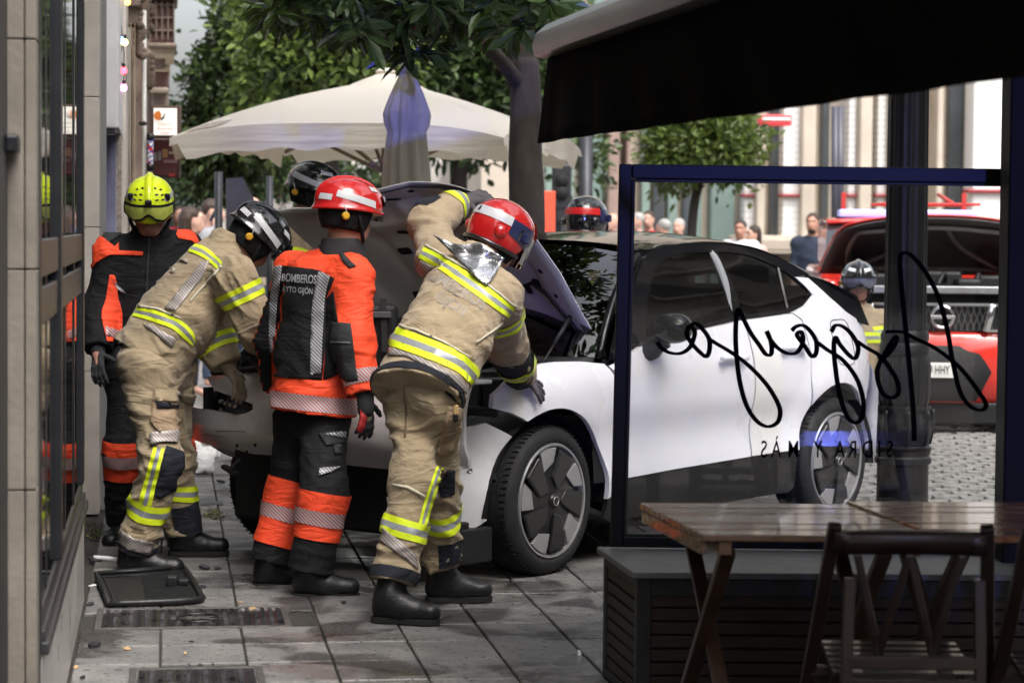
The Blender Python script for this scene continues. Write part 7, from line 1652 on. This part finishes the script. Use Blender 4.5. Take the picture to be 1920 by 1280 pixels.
# ================================================================== RED PICKUP, bonnet up
KD = 19.2; kc = at(1766, 600, KD); KX = np.array([1., 0, 0]); 
pk = empty('red_pickup', (kc[0], kc[1], 0), math.radians(-3), 'red fire service pickup with raised bonnet facing the camera', 'pickup truck')
M_PKR = mat('pickup_red', (.70, .035, .022), .22, coat=.9, var=.06); ks = KD/4500.
def kz(py): return zpx(py, KD)
def kx(px): return (px-1766)*ks
def kb(name, m, x0, x1, y0, y1, z0, z1, bev=.02, parent=pk, segs=3): return MB().box(((x0+x1)/2, (y0+y1)/2, (z0+z1)/2), (x1-x0, y1-y0, z1-z0)).build(name, m, parent, True, bevel=bev, segs=segs, angle=40)
HW = .93
P = []
for z, x, y in [(kz(760), .90, .10), (kz(735), .93, .02), (kz(700), .93, -.04), (kz(650), .94, -.05), (kz(622), .93, -.02), (kz(612), .92, .02)]: P.append([(t*x, y+.22*abs(t)**3.2, z) for t in np.linspace(-1, 1, 33)])
bmp = MB().grid(P).build('front_bumper', M_PKR, pk, True, solid=.02)
P = []
for z, y in [(kz(745), -.045), (kz(728), -.075), (kz(690), -.07), (kz(655), -.06), (kz(640), -.04)]: P.append([(t*(.40-.10*max(0, (kz(690)-z))/.2), y+.22*abs(t*.6)**3.2, z) for t in np.linspace(-1, 1, 17)])
MB().grid(P).build('air_dam', M_PLA, bmp, True)
kb('skid_plate', M_PLA, -.85, .85, .06, .3, kz(790), kz(748)); kb('wing', M_PKR, -HW, -.80, .25, 1.5, kz(700), kz(520), .05); kb('wing', M_PKR, .80, HW, .25, 1.5, kz(700), kz(520), .05)
kb('engine_bay', M_DARK, -.80, .80, .2, 1.4, kz(620), kz(530)); kb('cross_member', mat('alloy', (.32, .32, .33), .4, metal=.7, var=.2), -.80, .80, .12, .2, kz(545), kz(530), .01)
for k, (x, w, y0, z) in enumerate([(-.45, .3, .4, 520), (0, .45, .5, 515), (.48, .28, .4, 522), (.25, .2, .25, 528)]): kb('engine_part', M_PLA, x-w/2, x+w/2, y0, y0+.3, kz(545), kz(z-12), .03)
for k in range(5): MB().tube(spline3([(-.6+.3*k, .3, kz(530)), (-.5+.28*k, .4, kz(508)), (-.4+.25*k, .55, kz(528))], 5), .018, 7).build('hose', M_PLA, pk, True)
# grille: chrome V frame with mesh
gl_ = empty('g', (0, 0, 0)); bpy.data.objects.remove(gl_)
gr = kb('grille', M_DARK, -.52, .52, -.0, .05, kz(614), kz(566), .01)
for sg in (-1, 1):
    for (xt, xb, w) in [(.40, .345, .035), (.565, .50, .03)]: MB().beam((sg*xb, -.03, kz(614)), (sg*xt, -.03, kz(563)), .06 if xt < .5 else .03, .045, (0, 1, 0)).build('chrome_bar', M_CHR, gr, True, bevel=.01)
    MB().beam((sg*.56, -.02, kz(563)), (sg*.40, -.03, kz(563)), .02, .02).build('chrome_bar', M_CHR, gr); MB().beam((sg*.50, -.02, kz(612)), (sg*.36, -.03, kz(612)), .02, .02).build('chrome_bar', M_CHR, gr)
    m_ = MB()
    for i in range(7):
        for d_ in (-1, 1): m_.beam((sg*(.06+i*.045), -.012, kz(612) if d_ > 0 else kz(566)), (sg*(.06+(i+1)*.05), -.012, kz(566) if d_ > 0 else kz(612)), .006, .006)
    tag(m_.build('grille_mesh', mat('mesh_grey', (.12, .12, .12), .4, metal=.5), gr), kind='stuff')
    # headlamps
    hl_ = kb('headlamp', mat('lamp_clear', (.55, .56, .58), .06, coat=1., metal=.3), min(sg*.60, sg*.90), max(sg*.60, sg*.90), .06, .2, kz(606), kz(548), .03)
    MB().lathe([(.0, .0), (.055, .01), (.075, .03), (.08, .05)], (sg*.70, .05, kz(580)), (0, -1, 0), 20, False).build('reflector', M_CHR, hl_, True); kb('turn_lamp', mat('amber', (.75, .28, .03), .2), min(sg*.80, sg*.91), max(sg*.80, sg*.91), .055, .1, kz(570), kz(552), .008, hl_)
MB().beam((-.40, -.03, kz(563)), (.40, -.03, kz(563)), .018, .02).build('chrome_bar', M_CHR, gr)
eb = MB(); eb.tube([(.085*math.cos(a), -.05, kz(587)+.085*math.sin(a)) for a in np.linspace(0, 6.2832, 29)], .014, 8); eb.build('round_emblem', M_CHR, gr, True); MB().box((0, -.055, kz(587)), (.20, .02, .03)).build('emblem_bar', M_CHR, gr, bevel=.004)
# plate
pt = kb('number_plate', mat('plate_white', (.75, .75, .73), .4), -.26+.02, .10, -.10, -.085, kz(700), kz(672), .003, bmp); text_obj('plate_text', '4729 HHY', .105, mat('plate_ink', (.02, .02, .02), .5), c_ := (0, 0, 0), (1, 0, 0), (0, 0, 1), None, world=False)
o_ = bpy.data.objects['plate_text']; o_.parent = pt; o_.location = (-.07, -.104, kz(686)); o_.scale = (.55, 1, 1)
# raised bonnet: seen from below and front
P = []
for i in range(9):
    b = i/8; w = .90-.10*b; z0, z1 = kz(505), kz(408); row = []
    for t in np.linspace(-1, 1, 21): row.append((t*(w if b < .8 else w-.05*(b-.8)/.2), 1.35-.95*b, z0+(z1-z0)*b**.9+.06*(1-t*t)*b-.03*(abs(t)**4)*b))
    P.append(row)
bn = MB().grid(P).build('bonnet', M_PKR, pk, True, solid=.012)
P2 = [[np.array(p)*np.array([.982, 1, 1])+np.array([0, -.02, -.03]) for p in r] for r in P]; MB().grid(P2).build('bonnet_liner', mat('liner_dark', (.06, .056, .058), .6, var=.4, vscale=4), bn, True, solid=.01)
def hl_pt(i, j): return np.array(P[i][j])+np.array([0, -.045, -.06])
M_LRIB = mat('liner_rib_grey', (.16, .15, .15), .5, var=.2)
for pts in ([(0, 3), (4, 2), (7, 2)], [(0, 17), (4, 18), (7, 18)], [(7, 2), (7, 10), (7, 18)], [(1, 3), (4, 7), (7, 9)], [(1, 17), (4, 13), (7, 11)], [(1, 3), (1, 10), (1, 17)]):
    MB().tube(spline3([hl_pt(*q) for q in pts], 6), .022, 6).build('liner_rib', M_LRIB, bn, True)
# cab
kb('cab', M_PKR, -.86, .86, 1.5, 3.3, kz(700), kz(500), .06); P = [[(t*.82*(1-.1*i/4), 1.55+.75*i/4+.05*t*t, kz(500)+(kz(412)-kz(500))*i/4) for t in np.linspace(-1, 1, 13)] for i in range(5)]; MB().grid(P).build('windscreen', mat('pk_glass', (.02, .025, .03), .05, coat=1), pk, True)
P = [[(t*.74, 2.28+.25*i, kz(408)+.03*math.sin(math.pi*i/5)+.03*(1-t*t)) for t in np.linspace(-1, 1, 13)] for i in range(6)]; MB().grid(P).build('roof', M_PKR, pk, True, solid=.03)
kb('cab_rear', M_PKR, -.74, .74, 2.3, 3.5, kz(500), kz(413), .05)
lbx = kb('light_bar', mat('lightbar_lens', (.30, .32, .55), .15, coat=1., emit=(.35, .4, 1.), estr=.6), -.62, .62, 2.5, 2.75, kz(398), kz(382), .02); kb('light_bar_base', M_PLA, -.64, .64, 2.52, 2.73, kz(404), kz(398), .005, lbx)
for k in range(4): kb('roof_rack_rail', mat('rack_red', (.5, .05, .04), .4), -.2, .7, 2.9+k*.35, 2.96+k*.35, kz(372), kz(366), .006)
for sg in (-1, 1): MB().tube([(sg*.2+.25, 2.9, kz(368)), (sg*.2+.25, 4.0, kz(345))], .02, 8).build('ladder_rail', MATS['rack_red'], pk, True); kb('rack_upright', MATS['rack_red'], sg*.55-.02, sg*.55+.02, 2.9, 2.96, kz(410), kz(345), .004)
for sg in (-1, 1):
    for y in (.85, 3.9):
        w_ = MB(); w_.lathe([(.2, -.12), (.33, -.12), (.37, -.08), (.37, .08), (.33, .12), (.2, .12)], (sg*.80, y, .37), (1, 0, 0), 32); wo_ = w_.build('wheel', M_RUB, pk, True, angle=40); MB().lathe([(.0, .1), (.1, .11), (.2, .13), (.22, .1)], (sg*.80, y, .37), (sg, 0, 0), 20).build('rim', M_SILV, wo_, True)
kb('load_bed', M_PKR, -.88, .88, 3.5, 5.0, .55, 1.1, .04); kb('chassis', M_DARK, -.7, .7, .4, 4.9, .35, .6)

# ================================================================== STREET FURNITURE IN THE BACKGROUND
tl = empty('traffic_light', gp(1052, 27), 0, 'black traffic light beside the trunk in the background', 'traffic light')
MB().box(at(1053, 350, 27), (.22, .2, .52)).build('head', M_PLF, tl, world=True, bevel=.03); MB().box(at(1053, 392, 27), (.15, .15, .3)).build('lower_head', M_PLF, tl, world=True, bevel=.03); MB().tube([gp(1050, 27.2), at(1052, 300, 27.2)], .05, 10).build('pole', M_PLF, tl, True, world=True)
for py in (338, 362): MB().lathe([(.0, .03), (.07, .03), (.08, 0)], at(1053, py, 26.9), (0, -1, 0), 14).build('lens', M_DARK, tl, True, world=True)
bp2 = empty('dark_pole', gp(1099, 29), 0, 'slim dark pole standing before the green glass', 'pole'); MB().tube([gp(1099, 29), at(1099, 240, 29)], .085, 10).build('shaft', M_PLF, bp2, True, world=True); MB().lathe([(.13, 0), (.13, .08), (.09, .14)], gp(1099, 29), n=14).build('foot', M_PLF, bp2, True, world=True)
bs = empty('barrier', gp(1047, 24), 0, 'orange plastic barrier beside the magnolia trunk', 'barrier'); MB().box(at(1030, 405, 24), (.12, .05, .5)).build('panel', mat('barrier_orange', (.7, .10, .05), .6), bs, world=True, bevel=.01); MB().box(at(1030, 405, 24)-UP*.6, (.06, .05, .9)).build('leg', mat('barrier_orange', (.7, .10, .05), .6), bs, world=True, bevel=.005)
bn_ = empty('terrace_windbreak', gp(450, 20.5), 0, 'dark terrace windbreak standing under the open parasol', 'windbreak')
m_ = MB(); a, b = at(418, 338, 20.5), at(470, 405, 20.5); MB().add([at(424, 335, 20.5), at(455, 332, 20.5), at(500, 420, 20.6), at(500, 520, 20.6), at(424, 520, 20.5)], [(0, 1, 2, 3, 4)]).build('sheet', mat('sheet_dark', (.05, .05, .055), .35, var=.3, vscale=3), bn_, world=True, solid=.02)
MB().tube([gp(410, 20.6), at(410, 322, 20.6)], .035, 8).build('post', M_PLF, bn_, True, world=True); MB().tube([gp(506, 20.7), at(506, 330, 20.7)], .03, 8).build('post', M_PLF, bn_, True, world=True)
# ================================================================== THINGS LYING ABOUT
# rubber floor mat with raised rim
mc = ground(278, 1108); mt = empty('rubber_floor_mat', (mc[0], mc[1], 0), STA+math.radians(2), 'black ribbed rubber floor mat lying on the pavement', 'floor mat')
gpt = [ground(x, y) for x, y in [(204, 1140), (376, 1132), (374, 1118), (345, 1070), (180, 1083)]]
loc_ = [tuple((np.array(Matrix.Rotation(-(STA+math.radians(2)), 3, 'Z'))@(p-np.array([mc[0], mc[1], 0])))[:2]) for p in gpt]
outl = smooth_poly([(*loc_[0], 1), (loc_[1][0]-.03, loc_[1][1]), (loc_[2][0], loc_[2][1]), (*loc_[3], 1), (*loc_[4], 1)], 5)
M_MAT = mat('rubber_mat', (.013, .014, .015), .42, var=.35, vscale=12, bump=.2, bscale=120)
cxy = np.mean(outl, 0); inn_ = [tuple(cxy+(np.array(p)-cxy)*np.array([.90, .86])) for p in outl]
m_ = MB(); m_.prism(outl, (0, 0, .003), (1, 0, 0), (0, 1, 0), (0, 0, 1), .008); base_ = m_.build('sheet', M_MAT, mt)
rim_ = MB(); rim_.tube([(p[0], p[1], .02) for p in outl]+[(outl[0][0], outl[0][1], .02)], .014, 6); rim_.build('rim', M_MAT, mt, True); rim_ = MB(); rim_.tube([(p[0], p[1], .013) for p in inn_]+[(inn_[0][0], inn_[0][1], .013)], .005, 6); rim_.build('inner_rim', M_MAT, mt, True)
ys = np.array(inn_)[:, 1]; rb_ = MB()
for k in range(26):
    y = ys.min()+.03+(ys.max()-ys.min()-.06)*k/25; xs_ = [x for x in np.linspace(-.3, .3, 121) if inside(inn_, [(x, y)])[0]]
    if len(xs_) > 6 and xs_[-1] > .05: rb_.beam((max(xs_[3], -.02), y, .012), (xs_[-3], y, .012), .006, .006)
tag(rb_.build('ribs', M_MAT, mt), kind='stuff')
hb = MB(); hb.box((.05, .02, .035), (.05, .05, .05)); hb.box((.10, .03, .03), (.05, .04, .03)); o_ = hb.build('broken_clip', mat('clip_black', (.02, .02, .022), .25), None, bevel=.01)
q_ = ground(330, 1104); o_.location = (q_[0]-.07, q_[1], 0); tag(o_, 'broken black plastic clip lying on the rubber mat', 'plastic part')
a, b = ground(176, 1064), ground(322, 1071); wt = MB(); wt.tube(spline3([a+UP*.05, lerp(a, b, .3)+UP*.045, lerp(a, b, .7)+UP*.03, b+UP*.012], 6), .011, 8); o_ = wt.build('white_trim_strip', mat('trim_white', (.62, .62, .62), .35), None, True); tag(o_, 'white plastic trim strip lying along the far edge of the mat', 'trim strip')
# shards of plastic, leaves, paper
rs = random.Random(9); M_SHARD = mat('shard_black', (.02, .021, .025), .4, var=.3); M_LEAF = mat('dry_leaf', (.42, .28, .14), .7, var=.3, vscale=60)
def shard(px, py, w, h, m, label, cat, name, z=.004, n=6, th=.008, group=None):
    c = ground(px, py); poly = []
    for k in range(n): a = 2*math.pi*k/n+rs.uniform(-.25, .25); r = rs.uniform(.7, 1.1); poly.append((w*r*math.cos(a), h*r*math.sin(a)))
    m_ = MB(); m_.prism(poly, (0, 0, z), (1, 0, rs.uniform(-.15, .15)), (0, 1, rs.uniform(.0, .3)), (0, 0, 1), th); o = m_.build(name, m, None, bevel=.001); o.location = (c[0], c[1], 0); return tag(o, label, cat, group)
for (x, y, w, h, l) in [(168, 1135, .022, .03, 'bluish black plastic shard against the wall foot'), (179, 1213, .028, .02, 'black plastic shard on the slab below the covers'), (385, 1068, .03, .03, 'black plastic lump on the wet slab by the boot'), (408, 1068, .02, .015, 'small black shard right of the plastic lump'), (380, 1102, .02, .012, 'black shard in the puddle beside the mat corner'), (180, 1052, .045, .04, 'dark rag heap at the wall foot behind the mat'), (644, 1131, .012, .012, 'tiny black fragment beside the leather boot'), (358, 1205, .012, .006, 'tiny dark fragment below the oval emblem'), (415, 905, .03, .025, 'dark shard lying beyond the bumper'), (155, 1272, .012, .014, 'small black clip at the bottom left')]:
    shard(x, y, w, h, M_SHARD, l, 'debris', 'plastic_shard', th=.014 if w > .025 else .006, group='crash debris on the pavement')
for (x, y, w, h, l) in [(238, 1217, .02, .028, 'dry tan leaf on the slab left of centre'), (474, 1142, .018, .022, 'dry tan leaf on the oval emblem cover'), (451, 1130, .014, .014, 'pale dry leaf at the joint above the cover'), (347, 1225, .008, .012, 'tiny curled brown leaf below the cover'), (142, 1252, .010, .022, 'dry leaf at the wall foot in the corner')]:
    shard(x, y, w, h, M_LEAF, l, 'leaf', 'dry_leaf', n=8, th=.002, group='dry leaves on the pavement')
shard(174, 1099, .02, .03, mat('paper_white', (.7, .7, .7), .6), 'scrap of white paper left of the mat', 'paper', 'paper_scrap', n=5, th=.004); shard(1086, 1225, .008, .035, mat('paper_white', (.7, .7, .7), .6), 'narrow white paper scrap near the planter', 'paper', 'paper_scrap', n=5, th=.002)
for k, (x, y) in enumerate([(362, 842), (375, 870), (385, 858), (370, 885)]):
    c = ground(x, y); m_ = MB(); P_ = [(.09*math.cos(a)*rs.uniform(.6, 1.2), .12*math.sin(a)*rs.uniform(.6, 1.2)) for a in np.linspace(0, 6.28, 9)[:-1]]; v_, f_ = sdf_mesh([ell(np.array([rs.uniform(-.05, .05), rs.uniform(-.05, .05), .02]), np.array([.07, .09, .05])) for _ in range(4)], .012, .03, disp=lambda p: .02*vnoise(p*30, k), planes=[((0, 0, 0), (0, 0, -1))]); o = mesh_obj('foam_lump', v_, f_, mat('foam_white', (.6, .6, .6), .8), None, True); o.location = (c[0], c[1], 0); tag(o, ['grey white foam lump beyond the bumper, farthest', 'white foam lump beyond the bumper, widest', 'white foam lump beyond the bumper, nearest the car', 'white foam lump beyond the bumper, nearest the camera'][k], 'foam', 'foam lumps from the crash')
mo_ = MB(); 
for k in range(260):
    x = rs.choice([rs.gauss(400, 12), rs.gauss(185, 14)]); y = rs.gauss(966, 5) if x > 300 else rs.gauss(998, 10); c = ground(x, y); w = rs.uniform(.006, .014); a = rs.uniform(0, 6.28); mo_.add([c+np.array([w*math.cos(a), w*math.sin(a), .004]), c+np.array([-w*math.sin(a), w*math.cos(a), .012]), c+np.array([-w*math.cos(a), -w*math.sin(a), .006])], [(0, 1, 2)])
tag(mo_.build('moss_crumbs', mat('moss', (.12, .13, .04), .9, var=.5, vscale=40)), 'green moss and crumbs scattered in the pavement joints', 'moss', kind='stuff')
gd = MB(); gd.box((0, 0, .0), (.2, .16, .012)); o_ = gd.build('drain_grate', M_IRON, None, bevel=.003); c = ground(386, 944); o_.location = (c[0], c[1], .0); o_.rotation_euler = (0, 0, STA); tag(o_, 'small iron drain grate behind the kneeling boot', 'drain grate')
# crown of the magnolia goes on above the picture, over the pavement and the car
rg = np.random.default_rng(77); C = []; A = []
for _ in range(2600):
    p = np.array([rg.uniform(-3.0, 4.5), rg.uniform(8.0, 19.5), rg.uniform(3.7, 6.2)]); q = p-CC; d_ = q@CF; py = 640-FPX*(q@CU)/d_; px = 960+FPX*(q@CR)/d_
    if py > -60 or vnoise(p[None]*.9, 5)[0] < .16: continue
    for k in range(5):
        a = 2*math.pi*k/5+rg.uniform(-.4, .4); el = rg.uniform(-.7, .6); v = np.array([math.cos(a)*math.cos(el), math.sin(a)*math.cos(el), math.sin(el)]); C.append(p+v*.05); A.append(v)
leaves('crown', np.array(C), np.array(A), .24, .10, G3, mg, 14, .9, .25)
# ================================================================== EMERGENCY BEACON
# blue flashing beacon of the fire engine parked up the street behind the viewpoint: its light is on everything that faces this way
be = empty('emergency_beacon', (4.6, -17.0, 0), 0, 'blue emergency beacon on a mast up the street', 'beacon')
MB().tube([(0, 0, 0), (0, 0, 3.0)], .04, 10).build('mast', M_PLF, be, True); MB().lathe([(.14, 3.0), (.14, 3.06), (.10, 3.07)], n=20).build('base', M_PLF, be, True, angle=40)
MB().lathe([(.10, 3.07), (.11, 3.12), (.10, 3.24), (.06, 3.29), (0, 3.30)], n=20, cap=False).build('lens', mat('beacon_lens', (.1, .15, 1.), .2, emit=(.12, .18, 1.), estr=30), be, True)
bl = bpy.data.lights.new('beacon_light', 'SPOT'); bl.energy = 2700; bl.color = (.16, .20, 1.0); bl.shadow_soft_size = .15; bl.spot_size = math.radians(8.5); bl.spot_blend = .75
blo = bpy.data.objects.new('beacon_lamp', bl); COL.objects.link(blo); blo.parent = be; blo.location = (0, 0, 3.5)
blo.rotation_euler = (Vector((4.6, -17.0, 3.5))-Vector((1.45, 12.0, 1.7))).to_track_quat('Z', 'Y').to_euler()
bl2 = bl.copy(); bl2.name = 'beacon_light_second'; bl2.energy = 9000; bl2.spot_size = math.radians(4.6); bl2.spot_blend = 1.0
bo2 = bpy.data.objects.new('beacon_lamp', bl2); COL.objects.link(bo2); bo2.parent = be; bo2.location = (.0, 0, 3.5)
bo2.rotation_euler = (Vector((4.6, -17.0, 3.5))-Vector((-.75, 16.0, 2.65))).to_track_quat('Z', 'Y').to_euler()

# ================================================================== THE REST OF THE STREET, beside and behind the viewpoint
M_OUT = mat('outer_facade', (.30, .26, .22), .8, var=.15, vscale=1.2); M_OUTW = mat('outer_glass', (.03, .035, .04), .15)
def block(name, label, c, rz, W, H, D, n, floors):
    e = empty(name, c, rz, label, 'building'); MB().box((0, D/2, H/2), (W, D, H)).build('wall', M_OUT, e)
    for f in range(floors):
        for k in range(n):
            x = -W/2+(k+.5)*W/n; z = 1.6+f*3.4; w_ = MB().box((x, -.02, z+.3), (W/n*.5, .08, 2.1)).build('window', M_OUTW, e); MB().box((x, -.1, z-.82), (W/n*.6, .24, .12)).build('sill', M_FBEI, w_)
        MB().box((0, -.08, 3.2+f*3.4), (W, .3, .18)).build('string_course', M_FBEI, e)
    return e
block('apartment_house', 'stone apartment house on the right side of the street beside the viewpoint', (15.5, -6, 0), math.radians(-90), 60, 13, 6, 18, 4)
block('apartment_house', 'stone apartment house closing the street behind the viewpoint', (-2, -36, 0), math.radians(180), 50, 9.5, 6, 15, 3)
